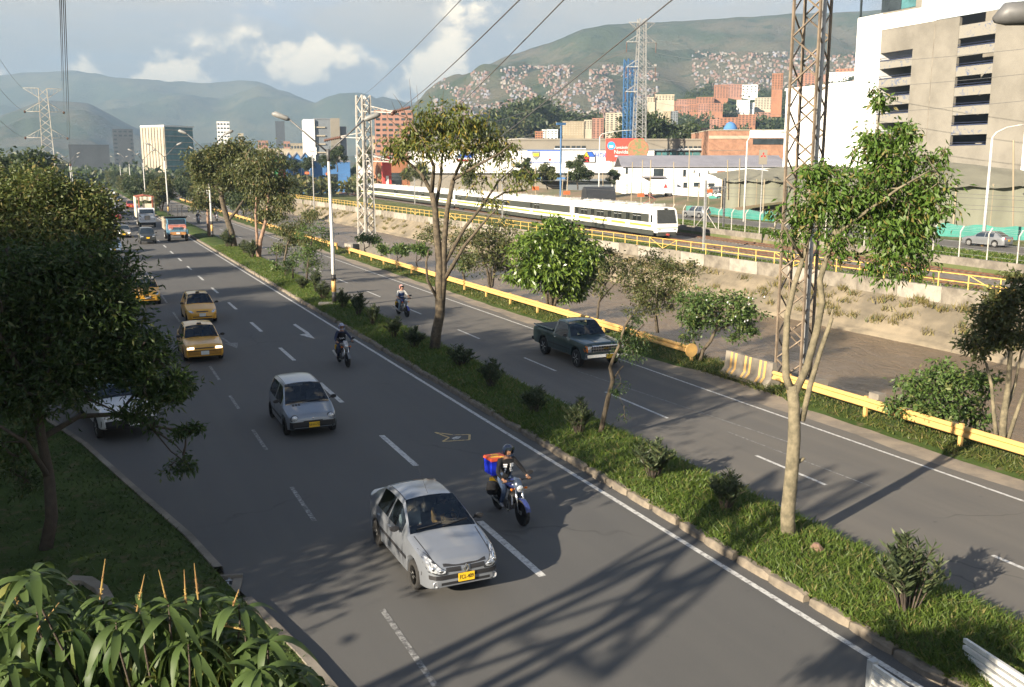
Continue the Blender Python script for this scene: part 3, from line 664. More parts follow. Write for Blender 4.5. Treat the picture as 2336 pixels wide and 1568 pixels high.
px_tree('median_tree', 'small dark leaning median tree beside the pickup, thin bent trunk', gp(1365, 1008),
        [([(1365, 1008), (1378, 950), (1388, 905), (1398, 868), (1392, 838), (1400, 815), (1412, 790), (1425, 745), (1440, 720)], 6.5, 2.5), ([(1398, 868), (1412, 845, 0.1), (1422, 835, 0.1)], 2, 1), ([(1412, 790), (1450, 760, 0.2), (1470, 740, 0.2)], 2.5, 1)],
        [(1440, 790, 40, 34, 900), (1428, 765, 34, 26, 500), (1465, 780, 28, 30, 420), (1408, 882, 22, 24, 200), (1452, 735, 20, 16, 150), (1420, 940, 12, 26, 40)],
        (0.10, 0.03), L_DARK, M_BARK, 23, droop=0.7, tight=0.3, dep=0.9, twr=0.006)
med = 'trees along the grass median'
px_tree('median_tree', 'two-trunked broad tree with dark crown on the median behind the dump truck', gp(536, 570),
        [([(536, 570), (528, 530), (515, 490), (505, 450), (508, 420), (500, 380)], 8, 4), ([(520, 505), (540, 480), (560, 450)], 4, 2), ([(505, 440), (470, 410, 1), (450, 380, 1)], 4, 2), ([(508, 420), (545, 385, -1), (570, 360, -1)], 4, 2)],
        [(470, 360, 40, 30, 2400), (520, 345, 45, 30, 2600), (545, 385, 40, 34, 1900), (480, 400, 46, 26, 1500), (520, 410, 40, 30, 1300), (450, 385, 24, 18, 500)], (0.34, 0.15), L_OLIVE, M_BARK, 24, med, tight=0.26, sub=24)
px_tree('median_tree', 'pink-barked two-stemmed tree with drooping crown left of the white lamp post', gp(590, 594),
        [([(590, 594), (594, 550), (605, 510), (610, 480), (612, 440)], 5, 2.5), ([(588, 590), (586, 540), (583, 490), (585, 450)], 3.5, 2)],
        [(600, 375, 46, 45, 2400), (630, 420, 42, 50, 2600), (580, 430, 34, 40, 1500), (640, 470, 36, 28, 1300), (600, 490, 40, 24, 900), (560, 400, 26, 40, 700)], (0.30, 0.11), L_OLIVE, M_BARKP, 25, med, droop=0.9, tight=0.26, sub=24)
px_tree('median_tree', 'slim pink-stemmed tree on the median nearest the dump truck', gp(478, 545),
        [([(478, 545), (474, 500), (472, 450)], 4, 2)], [(470, 430, 30, 45, 1700), (455, 460, 24, 30, 700), (490, 470, 22, 24, 500)], (0.34, 0.13), L_OLIVE, M_BARKP, 26, med, droop=0.8, tight=0.28)
px_tree('median_tree', 'loose grey-green median tree drooping over the yellow guardrail', gp(668, 640),
        [([(655, 640), (648, 600), (655, 560), (668, 530)], 3, 1.6)], [(672, 520, 44, 30, 1400), (700, 490, 30, 30, 700), (650, 545, 34, 26, 600), (690, 550, 26, 30, 500)], (0.22, 0.06), L_OLIVE, M_BARK, 27, med, droop=1.0, tight=0.28)
px_tree('median_tree', 'bushy bright-green young tree on the median just left of the lamp post', gp(698, 652),
        [([(698, 652), (702, 610), (708, 570), (712, 540)], 3, 1.4)], [(715, 535, 30, 22, 900), (700, 575, 34, 20, 1000), (708, 610, 26, 16, 500), (735, 560, 18, 20, 350), (676, 590, 14, 16, 220)], (0.16, 0.06), L_MID, M_BARKD, 28, med, tight=0.3, dep=1)
px_tree('young_tree', 'small dark young tree on the median beside the bright one', gp(668, 646),
        [([(668, 646), (668, 610), (670, 585)], 2.5, 1)], [(672, 590, 18, 22, 500), (660, 620, 14, 16, 240)], (0.15, 0.06), L_DARK, M_BARKD, 29, med, tight=0.3, dep=1)
px_tree('young_tree', 'knee-high leafy sapling with two tiers on the left of the median', gp(630, 628),
        [([(630, 628), (630, 600), (632, 570)], 2, 0.8)], [(632, 572, 16, 10, 240), (630, 605, 14, 8, 160)], (0.2, 0.1), L_MID, M_BARKD, 30, med, tight=0.4, dep=1)
# ---- trees on the river bank
bank_g = 'trees on the river bank'
px_tree('round_tree', 'dense round bright-green tree in the middle of the river bank', gp(1258, 702),
        [([(1258, 702), (1256, 670), (1262, 630), (1266, 580)], 6, 4), ([(1250, 702), (1246, 670), (1240, 620)], 4, 2), ([(1264, 700), (1272, 670), (1290, 630)], 4, 2)],
        [(1270, 545, 55, 40, 2000), (1225, 575, 48, 40, 1500), (1318, 570, 48, 42, 1600), (1200, 620, 36, 30, 900), (1255, 620, 62, 40, 1700), (1325, 630, 50, 36, 1300), (1268, 515, 34, 26, 700), (1340, 600, 36, 30, 800), (1300, 660, 46, 30, 900), (1215, 545, 26, 22, 420), (1290, 600, 70, 50, 900)],
        (0.34, 0.13), L_BRIGHT, M_BARK, 41, bank_g, droop=0.75, tight=0.24, dep=1.0, sub=30, outward=0.9)
px_tree('bank_tree', 'loose olive multi-stemmed tree left of the round green tree', gp(1118, 656),
        [([(1118, 656), (1112, 620), (1100, 580), (1085, 545)], 3.5, 1.5), ([(1122, 656), (1128, 615), (1135, 570), (1140, 535)], 3.5, 1.5), ([(1120, 650), (1118, 600), (1112, 550)], 3, 1.2)],
        [(1085, 555, 46, 34, 1000), (1135, 530, 50, 34, 1100), (1155, 575, 40, 36, 800), (1100, 595, 46, 24, 600), (1180, 600, 26, 30, 350), (1065, 585, 26, 20, 260), (1140, 610, 36, 20, 300)], (0.24, 0.1), L_OLIVE, M_BARK, 42, bank_g, tight=0.27, dep=1, sub=24)
px_tree('bank_tree', 'small low tree with crooked trunk behind the tall median tree', gp(1060, 640),
        [([(1060, 640), (1056, 620), (1066, 605), (1080, 600)], 3, 1.5)], [(1060, 600, 28, 18, 500), (1085, 590, 20, 14, 260)], (0.2, 0.09), L_MID, M_BARK, 43, bank_g, tight=0.3, dep=1)
px_tree('bank_tree', 'yellowish bush tree seen behind the tall median trunk', gp(1010, 596),
        [([(1010, 596), (1006, 570), (1000, 540)], 3, 1)], [(985, 545, 34, 24, 600), (1025, 560, 30, 26, 500), (1005, 520, 26, 16, 300)], (0.25, 0.1), L_OLIVE, M_BARK, 44, bank_g, tight=0.3, dep=1)
px_tree('bank_tree', 'thin half-bare tree right of the round green tree', gp(1362, 727),
        [([(1362, 727), (1366, 690), (1380, 650), (1405, 615)], 3, 1.2), ([(1366, 690), (1400, 650, 0.3), (1430, 625, 0.4)], 1.8, 0.8)], [(1380, 610, 30, 28, 420), (1400, 585, 26, 22, 260), (1372, 660, 22, 22, 200)], (0.2, 0.08), L_OLIVE, M_BARK, 45, bank_g, tight=0.35, dep=1)
px_tree('bank_tree', 'broad olive tree with small leaves beside the white-flowered tree', gp(1500, 755),
        [([(1500, 755), (1496, 720), (1500, 680), (1510, 640)], 4, 2), ([(1496, 720), (1470, 690, 0.3), (1455, 660, 0.4)], 2.5, 1)],
        [(1500, 600, 50, 30, 1200), (1455, 640, 46, 34, 1100), (1540, 640, 50, 34, 1200), (1500, 660, 60, 34, 1100), (1470, 700, 46, 28, 800), (1535, 690, 36, 28, 500), (1430, 610, 26, 20, 300), (1575, 615, 22, 20, 260)], (0.16, 0.065), L_OLIVE, M_BARK, 46, bank_g, tight=0.25, dep=1, sub=26)
FT = px_tree('flowering_tree', 'spreading green tree with white flowers and bent trunk at guardrail end', gp(1595, 826),
        [([(1595, 826), (1603, 800), (1620, 780), (1632, 755), (1640, 720)], 5.5, 3), ([(1592, 826), (1584, 800), (1580, 770)], 2.5, 1.2), ([(1632, 755), (1680, 735, 0.3), (1710, 730, 0.4)], 2.5, 1), ([(1640, 720), (1600, 700, -0.3), (1570, 690, -0.4)], 2.5, 1)],
        [(1600, 690, 50, 26, 1100), (1650, 695, 56, 28, 1300), (1700, 725, 42, 26, 900), (1580, 725, 36, 22, 600), (1640, 735, 50, 20, 600), (1578, 770, 22, 18, 220), (1720, 755, 24, 18, 240), (1685, 765, 26, 14, 160)], (0.17, 0.07), L_MID, M_BARK, 47, None, tight=0.26, dep=1.1, sub=24)
b = MB(); rnd = random.Random(5); d0 = depth_of(FT.location)
for k in range(26):
    p = pd(rnd.uniform(1590, 1735), 0, d0) ; q = pd(rnd.choice((1600, 1640, 1690, 1720)) + rnd.uniform(-28, 28), rnd.uniform(672, 735), d0 - rnd.uniform(0.3, 1.0)) - FT.location
    for a in range(5):
        t = a*1.256; b.add([q, q + Vector((0.05*math.cos(t), 0.02, 0.05*math.sin(t))), q + Vector((0.05*math.cos(t + 1), 0.02, 0.05*math.sin(t + 1)))], [(0, 1, 2)])
b.build('flowers', M_PETAL, FT, kind='stuff')
flat = 'small flat-topped trees behind the guardrail'
for k, (bx, by, cx, cy, w, lab) in enumerate([(836, 580, 842, 545, 30, 'flat-topped little tree right beside the white lattice mast'), (874, 592, 875, 569, 16, 'smallest flat-topped tree behind the guardrail, second from the mast'),
                                             (911, 603, 918, 568, 34, 'wide flat-topped little tree, third from the white lattice mast'), (954, 613, 962, 568, 26, 'flat-topped little tree next to the tall median tree, fourth from the mast')]):
    px_tree('flat_topped_tree', lab, gp(bx, by), [([(bx, by), (bx - 5, (by*2 + cy)/3), (bx + 6, (by + cy)/2), (cx, cy + 6)], 2.0, 1.0), ([(bx - 4, (by*2 + cy)/3), (cx - w*0.4, cy + 6)], 1.2, 0.6)],
            [(cx - w*0.35, cy, w*0.6, 6, 300), (cx + w*0.4, cy + 4, w*0.6, 6, 300), (cx, cy - 4, w*0.6, 6, 260)], (0.26, 0.11), L_MID, M_BARKD, 60 + k, flat, droop=0.1, tight=0.35, dep=1)
px_tree('bank_tree', 'multi-stemmed tree cut by the right edge of the picture', gp(2285, 1018),
        [([(2285, 1018), (2290, 950), (2300, 880), (2305, 800)], 10, 5), ([(2275, 1018), (2268, 950), (2262, 880), (2250, 830)], 6, 3), ([(2295, 1015), (2320, 940), (2345, 870)], 6, 3), ([(2290, 950), (2315, 880, 0.2), (2330, 800, 0.3)], 5, 2)],
        [(2260, 730, 60, 46, 1300), (2310, 690, 60, 46, 1300), (2380, 720, 80, 80, 1500), (2230, 780, 40, 34, 600), (2300, 770, 60, 40, 900), (2340, 640, 40, 30, 400)], (0.17, 0.07), L_OLIVE, M_BARKL, 48, bank_g, tight=0.25, dep=1.1, sub=26)
px_tree('bank_shrub', 'wide leafy green shrub behind the guardrail at the right', gp(2200, 985),
        [([(2200, 985), (2180, 930), (2140, 890)], 4, 2), ([(2200, 985), (2205, 920), (2200, 870)], 4, 2), ([(2205, 985), (2240, 930), (2260, 890)], 4, 2)],
        [(2100, 890, 55, 30, 900), (2170, 860, 60, 34, 1200), (2140, 930, 70, 34, 1200), (2210, 940, 60, 34, 900), (2060, 920, 36, 22, 360), (2240, 880, 36, 30, 500), (2220, 1000, 50, 26, 500)], (0.16, 0.07), L_MID, M_BARKD, 49, None, tight=0.26, dep=1.0, sub=26, cat='shrub')
# ---- oleander shrubs on the median
def oleander(seed, h, w, lm):
    rng = np.random.default_rng(seed); b = MB(); PP, DD = [], []
    for k in range(26):
        a = rng.uniform(0, 6.28); q = rng.random()**0.6*w; hh = h*(1 - 0.45*(q/w)**2)*rng.uniform(0.75, 1.08)
        tip = np.array([math.cos(a)*q, math.sin(a)*q, hh]); root = np.array([math.cos(a)*q*0.2, math.sin(a)*q*0.2, 0])
        mid = root*0.4 + tip*0.6 + np.array([0, 0, 0.08*h]) - np.array([math.cos(a), math.sin(a), 0])*q*0.15
        b.tube([root, mid, tip], [0.012, 0.009, 0.004], 4, cap=False)
        n = 44; t = rng.uniform(0.35, 1.0, (n, 1)); P = np.where(t < 0.6, root + (mid - root)*t/0.6, mid + (tip - mid)*(t - 0.6)/0.4)
        D = rng.normal(size=(n, 3)); D[:, 2] = 0; D /= np.linalg.norm(D, axis=1, keepdims=True) + 1e-6; D = D*0.8 + np.array([0, 0, 0.75]); D /= np.linalg.norm(D, axis=1, keepdims=True)
        PP.append(P); DD.append(D)
    V, F = leaf_quads(np.concatenate(PP), np.concatenate(DD), 0.17, 0.032, rng)
    return b.mesh('stems', M_BARKD, True), np_mesh('foliage', V, F, lm)
OL = [oleander(80 + k, 1.0, 0.52, L_GREY) for k in range(5)]
for k, (x, y, s, sx, lab) in enumerate([(2070, 1395, 1.22, 1.25, 'widest sunlit oleander shrub near the white panels at lower right'), (1655, 1168, 0.88, 0.9, 'oleander shrub beside the sunlit right carriageway, left of the pruned tree'), (1490, 1092, 0.95, 1.05, 'oleander shrub level with the front motorcycle rider'),
        (1320, 992, 0.92, 0.9, 'oleander shrub at the foot of the dark leaning tree'), (1222, 942, 0.76, 0.95, 'oleander shrub opposite the yellow chalk mark, second left of the leaning tree'), (1122, 885, 0.9, 0.95, 'narrow upright oleander shrub, second right of the tall thin tree'),
        (1050, 838, 0.80, 1.15, 'low spreading oleander shrub right of the tall thin tree trunk'), (945, 795, 0.92, 0.9, 'oleander shrub close left of the tall thin tree trunk'), (900, 772, 0.85, 0.9, 'pale oleander shrub second left of the tall thin tree'), (852, 744, 0.95, 0.85, 'oleander shrub third left of the tall thin tree'),
        (818, 722, 1.1, 1.0, 'tall oleander shrub right behind the second motorcycle rider'), (783, 705, 1.0, 0.8, 'sunlit oleander clump against the lamp post foot'), (738, 684, 1.05, 1.0, 'dark oleander shrub left of the striped lamp post'), (722, 668, 1.3, 0.8, 'taller dark oleander behind another left of the lamp post'), (690, 660, 0.7, 0.9, 'low oleander below the bright young tree'), (575, 590, 1.4, 1.3, 'grey bushy shrub at the feet of the pink-barked tree'), (520, 565, 1.6, 1.4, 'dark bushy shrub on the median near the dump truck'), (560, 580, 1.2, 1.2, 'grey shrub between the two-trunked and the pink-barked trees')]):
    p = gp(x, y, 0.25); o = tree_obj('oleander_shrub', lab, p, OL[k % 5][0], OL[k % 5][1], 'oleander shrubs on the median', k*1.1, cat='shrub', crown='foliage', stem='stems'); o.scale = (sx*1.15, sx*1.15, s*1.15)
# ---- mango tree below the camera
def mango():
    root = pd(330, 1700, 5.6); base = Vector((root.x, root.y, 0.11))
    t = thing('mango_tree', 'mango tree top with drooping long leaves and yellow flower spikes below', 'tree', base)
    rng = random.Random(3); b = MB(); ros = []
    spots = [(75, 1310, 1), (20, 1420, 1), (85, 1395, 1), (55, 1330, 0), (235, 1372, 1), (265, 1420, 1), (200, 1440, 0), (150, 1360, 0), (320, 1395, 1), (385, 1380, 1), (455, 1360, 1), (545, 1380, 1), (500, 1425, 1), (560, 1450, 1), (380, 1450, 0), (430, 1470, 1), (455, 1520, 1), (330, 1500, 0), (250, 1500, 0), (160, 1500, 0), (70, 1480, 1), (20, 1520, 1), (120, 1545, 1), (300, 1560, 0), (610, 1470, 1), (590, 1530, 1), (650, 1520, 1), (690, 1545, 1), (520, 1560, 1), (640, 1570, 1), (200, 1580, 0), (400, 1575, 0), (720, 1580, 0), (560, 1590, 1), (340, 1440, 0), (130, 1430, 0), (-30, 1470, 0), (-20, 1380, 0), (480, 1590, 0), (60, 1590, 0), (690, 1600, 0), (760, 1600, 0)]
    for (x, y, front) in spots: ros.append((pd(x, y, rng.uniform(4.6, 5.2) + (0 if front else 0.7)) - base, front))
    hub = [Vector((rng.uniform(-0.6, 0.6), rng.uniform(-0.5, 0.5), 3.4 + rng.uniform(-0.5, 0.3))) for k in range(6)]
    b.tube([(0, 0, -0.05), (0.05, 0.02, 1.2), (0, 0, 2.3)], [0.15, 0.13, 0.11], 8)
    for h in hub: b.tube(wob((0, 0, 2.2), h, 3, 0.06, rng), [0.06, 0.045, 0.03, 0.018], 6, cap=False)
    for p, f in ros:
        h = min(hub, key=lambda q: (q - p).length); m = h.lerp(p, 0.6) + Vector((0, 0, -0.12)); b.tube([h, m, p - Vector((0, 0, 0.12)), p], [0.012, 0.008, 0.006, 0.005], 5, cap=False)
    b.build('trunk', M_BARKD, t, True)
    lm = []
    for k in range(3):                                    # a long leaf, folded on its midrib and curling down
        m = MB(); P = []; L, W, dr = 0.27, 0.047, (0.11, 0.17, 0.22)[k]
        for i in range(7):
            q = i/6; w = W/2*(math.sin(math.pi*min(1, q*0.93 + 0.05))**0.75) + 0.001; z = 0.02*math.sin(q*3) - dr*q*q
            P.append([(q*L*(1 - 0.25*q), -w, z + 0.25*w), (q*L*(1 - 0.25*q), 0, z), (q*L*(1 - 0.25*q), w, z + 0.25*w)])
        m.grid(P); lm.append(m.mesh('leaf', L_MANGO, True))
    stuff = MB(); count = 0
    for (p, front) in sorted(ros, key=lambda r: (not r[1], (r[0] + base - Vector((0, 0, CAM_H))).length)):
        n = rng.randint(11, 15)
        for k in range(n):
            a = k*2.4 + rng.uniform(-0.3, 0.3); el = rng.uniform(-0.25, 0.55) - 0.05*k*0.3
            M = Matrix.Translation(p + Vector((0, 0, rng.uniform(-0.06, 0.02)))) @ Matrix.Rotation(a, 4, 'Z') @ Matrix.Rotation(-el, 4, 'Y') @ Matrix.Rotation(rng.uniform(-0.3, 0.3), 4, 'X') @ Matrix.Scale(rng.uniform(0.75, 1.12), 4)
            if count < 298 and front:
                o = link('leaf', lm[rng.randrange(3)], t); o.matrix_local = M; count += 1
            else:
                me = lm[rng.randrange(3)]; stuff.add([M @ v.co for v in me.vertices], [tuple(q.vertices) for q in me.polygons])
    for k in range(1500):                                  # inner leaves
        x = rng.uniform(-40, 700); q = pd(x, rng.uniform(max(1400, 1400 + (x - 450)*0.55), 1640), rng.uniform(4.75, 6.1)) - base; me = lm[rng.randrange(3)]
        M = Matrix.Translation(q) @ Matrix.Rotation(rng.uniform(0, 6.28), 4, 'Z') @ Matrix.Rotation(rng.uniform(0.1, 1.2), 4, 'Y'); stuff.add([M @ v.co for v in me.vertices], [tuple(f.vertices) for f in me.polygons])
    stuff.build('inner_leaves', L_MANGO, t, True, kind='stuff')
    for (x0, y0, x1, y1) in [(228, 1368, 240, 1275), (312, 1395, 330, 1310), (385, 1392, 362, 1300), (452, 1368, 443, 1285), (75, 1450, 135, 1375), (425, 1392, 420, 1300), (40, 1378, 30, 1345), (532, 1382, 545, 1345), (500, 1425, 568, 1440)]:
        d = 4.8; P = [pd(x0 + (x1 - x0)*q, y0 + (y1 - y0)*q, d) - base for q in (0, 0.25, 0.5, 0.75, 1)]; s = MB(); s.tube(P, [0.0045, 0.005, 0.0045, 0.003, 0.0015], 6)
        for k in range(22):
            q = rng.uniform(0.1, 0.95); c = P[0].lerp(P[-1], q); s.tube([c, c + Vector((rng.uniform(-1, 1), rng.uniform(-1, 1), 0.6))*0.016*(1.2 - q)], [0.003, 0.0015], 4)
        s.build('flower_spike', M_SPIKE, t)
mango()
# ---- far trees: a few crowns shared by many single trees
FAR = [auto_tree(100 + k, 9.0, 4.2, M_BARKD, L_FAR if k < 3 else L_OLIVE, 5200, (0.55, 0.3), 0.22, 0.3, 12, 0.8, 0.2, 0.3, 1 + k % 2, 18) for k in range(5)]
NEARD = [auto_tree(120 + k, 9.5, 4.6, M_BARKD, L_PINN, 17000, (0.24, 0.10), 0.25, 0.28, 14, 0.8, 0.2, 0.26, 1, 26) for k in range(2)]
def far_tree(k, x, y, s, label, group, rz=None, z=-0.05, lib=FAR, sz=None):
    o = tree_obj('far_tree' if lib is FAR else 'roadside_tree', label, (x, y, z), lib[k % len(lib)][0], lib[k % len(lib)][1], group, rz if rz is not None else k*1.7); o.scale = (s, s, sz or s); return o
TREE_SPOTS = []
# ---- grass blades and weeds
def blades(name, pts, h, lm, parent, seed, lean=0.5, w=0.02):
    rng = np.random.default_rng(seed); n = len(pts); P = np.array(pts); hh = h*(0.5 + rng.random((n, 1)))
    a = rng.uniform(0, 6.28, n); side = np.stack([np.cos(a), np.sin(a), np.zeros(n)], 1)*w*(0.6 + rng.random((n, 1)))
    tip = P + np.concatenate([rng.normal(size=(n, 2))*lean*hh, hh], 1)
    V = np.stack([P - side, P + side, tip], 1).reshape(-1, 3); me = np_mesh(name, V, np.arange(3*n).reshape(n, 3), lm)
    return link(name, me, parent, kind='stuff')
rng = np.random.default_rng(5)
n = 90000; yy = 9.3 + (rng.random(n)**1.7)*95; xx = rng.uniform(MED_L + 0.02, MED_R + 0.08, n)
hgt = np.interp(xx, [MED_L, MED_L + 0.6, 13.6, MED_R - 0.5, MED_R + 0.1], [0.12, 0.22, 0.30, 0.24, 0.02])
blades('median_grass', np.stack([xx, yy, hgt], 1), 0.13, L_GRASS, median, 1, 0.8, 0.02)
n = 26000; yy = 15 + (rng.random(n)**1.5)*120; xx = 22.55 + rng.random(n)**0.8*2.4
blades('verge_grass', np.stack([xx, yy, np.where(xx < 24.6, 0.06, -0.02)], 1), 0.13, leafmat('verge_blade', (0.07, 0.095, 0.022), (0.13, 0.15, 0.035), (0.25, 0.20, 0.08), 0.4), vergeR, 2, 0.9, 0.022)
n = 14000; yy = rng.uniform(12, 40, n); xx = np.array([kerbL(v) for v in yy]) - 0.2 - rng.random(n)**1.4*7
blades('verge_grass', np.stack([xx, yy, np.full(n, 0.1)], 1), 0.07, leafmat('lawn_blade', (0.035, 0.06, 0.014), (0.06, 0.09, 0.022)), vergeL, 3, 0.9, 0.018)
# dry weeds on the concrete slope and along the wall
pts = []
for k in range(240):
    y0 = 30 + 230*random.random()**1.4; t = random.random(); x0 = 51.7 + 2.4*t; z0 = -3.0 + 2.0*t
    for j in range(34): pts.append((x0 + random.gauss(0, 0.22), y0 + random.gauss(0, 0.35), z0 + random.gauss(0, 0.05)))
blades('bank_weeds', pts, 0.42, L_DRY, bank, 4, 0.5, 0.045)
pts = [(55.0 + random.random()*1.2*(0.4 + random.random()), 35 + 260*random.random(), 0.0) for k in range(9000)]
blades('trackside_grass', pts, 0.22, L_GRASS, railway, 6, 0.7, 0.05)
pts = []
for k in range(60000):
    y0 = 30 + 330*random.random()**1.3; pts.append((XA(y0) + 8.4 + random.random()*5, y0, 1.0))
blades('grass_strip', pts, 0.2, L_GRASS, ground, 7, 0.9, 0.07)
# ================================================================ VEHICLES AND RIDERS
def paint(name, col, metal=0.0, rough=0.3): return mat(name, col, rough, metal, var=0.03, scale=1.5, coat=0.6)
M_SILVER = paint('silver_car_paint', (0.24, 0.26, 0.29), 0.5, 0.28); M_SILVER2 = paint('silver_blue_paint', (0.22, 0.25, 0.29), 0.5, 0.3)
M_TAXI = paint('taxi_yellow_paint', (0.70, 0.36, 0.035)); M_GREENP = paint('dark_green_paint', (0.025, 0.05, 0.05), 0.2)
M_WHITEP = paint('white_car_paint', (0.62, 0.64, 0.66)); M_REDP = paint('red_car_paint', (0.42, 0.04, 0.025)); M_BLUEP = paint('pale_blue_paint', (0.22, 0.30, 0.42), 0.3)
M_DKP = paint('dark_car_paint', (0.03, 0.035, 0.035), 0.2); M_BEIGEP = paint('champagne_paint', (0.42, 0.38, 0.32), 0.4); M_GREYP = paint('grey_car_paint', (0.20, 0.21, 0.22), 0.4)
M_BLK = mat('black_plastic', (0.018, 0.018, 0.02), 0.55, var=0.1); M_TYRE = mat('tyre_rubber', (0.022, 0.021, 0.02), 0.85, var=0.2); M_RIM = mat('wheel_rim', (0.38, 0.38, 0.37), 0.4, 0.7, var=0.15)
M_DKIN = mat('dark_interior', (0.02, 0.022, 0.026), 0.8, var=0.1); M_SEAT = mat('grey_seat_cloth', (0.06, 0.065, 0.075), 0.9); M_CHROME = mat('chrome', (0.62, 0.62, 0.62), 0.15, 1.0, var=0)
M_LENS = mat('headlamp_lens', (0.62, 0.64, 0.66), 0.12, 0.5, var=0.3, scale=18); M_LAMPON = mat('lit_headlamp', (0.9, 0.85, 0.7), 0.3, var=0, emit=(1, 0.78, 0.5, 1.1)); M_ORANGE = mat('orange_lens', (0.75, 0.2, 0.02), 0.2, var=0); M_TAIL = mat('red_lens', (0.45, 0.02, 0.015), 0.2, var=0)
M_PLATEY = mat('yellow_plate', (0.75, 0.46, 0.02), 0.5, var=0.04); M_PLATEW = mat('white_plate', (0.68, 0.69, 0.66), 0.5, var=0.05); M_PRINT = mat('black_print', (0.012, 0.012, 0.012), 0.6, var=0); M_WPRINT = mat('white_print', (0.7, 0.7, 0.7), 0.6, var=0)
G_CAR = glassmat('car_glass', (0.42, 0.50, 0.56), 0.09); G_DARK = mat('dark_car_glass', (0.018, 0.026, 0.035), 0.06, var=0, spec=0.8)

def wheel_meshes(r, w, rim_r=0.66, spokes=6, steel=False):
    t = MB().lathe([(r*rim_r, -w/2 + 0.01), (r*0.93, -w/2), (r, -w/2 + 0.03), (r, w/2 - 0.03), (r*0.93, w/2), (r*rim_r, w/2 - 0.01), (r*rim_r*0.9, w/2 - 0.06), (r*rim_r*0.9, -w/2 + 0.06), (r*rim_r, -w/2 + 0.01)], axis=1, n=22)
    m = MB(); rr = r*rim_r
    for s in (-1, 1):
        y = s*(w/2 - 0.018); m.lathe([(rr, y), (rr*0.93, y - s*0.02), (rr*0.8, y - s*0.04)] if False else [(rr*0.9, y - s*0.05), (rr, y - s*0.002), (rr*1.01, y)], axis=1, n=22)
        m.lathe([(0.001, y - s*0.004), (rr*0.26, y - s*0.006), (rr*0.3, y - s*0.04)], axis=1, n=12)
        for k in range(spokes):
            a = 2*math.pi*k/spokes; c, d = math.cos(a), math.sin(a); p = Vector((c*rr*0.2, y - s*0.02, d*rr*0.2)); q = Vector((c*rr*0.95, y - s*0.016, d*rr*0.95)); m.tube([p, q], [rr*0.17, rr*0.13], 6)
    m.lathe([(0.001, -w/2 + 0.07), (rr*0.92, -w/2 + 0.07), (rr*0.92, w/2 - 0.07), (0.001, w/2 - 0.07)], axis=1, n=16, mi=1)
    return t.mesh('wheel', M_TYRE, 40), m.mesh('rim', [M_RIM, M_BLK], 40)
WHEELS = {}
def add_wheels(t, pts, r, w, **kw):
    key = (round(r, 3), round(w, 3))
    if key not in WHEELS: WHEELS[key] = wheel_meshes(r, w, **kw)
    for p in pts: o = link('wheel', WHEELS[key][0], t, p); link('rim', WHEELS[key][1], o)

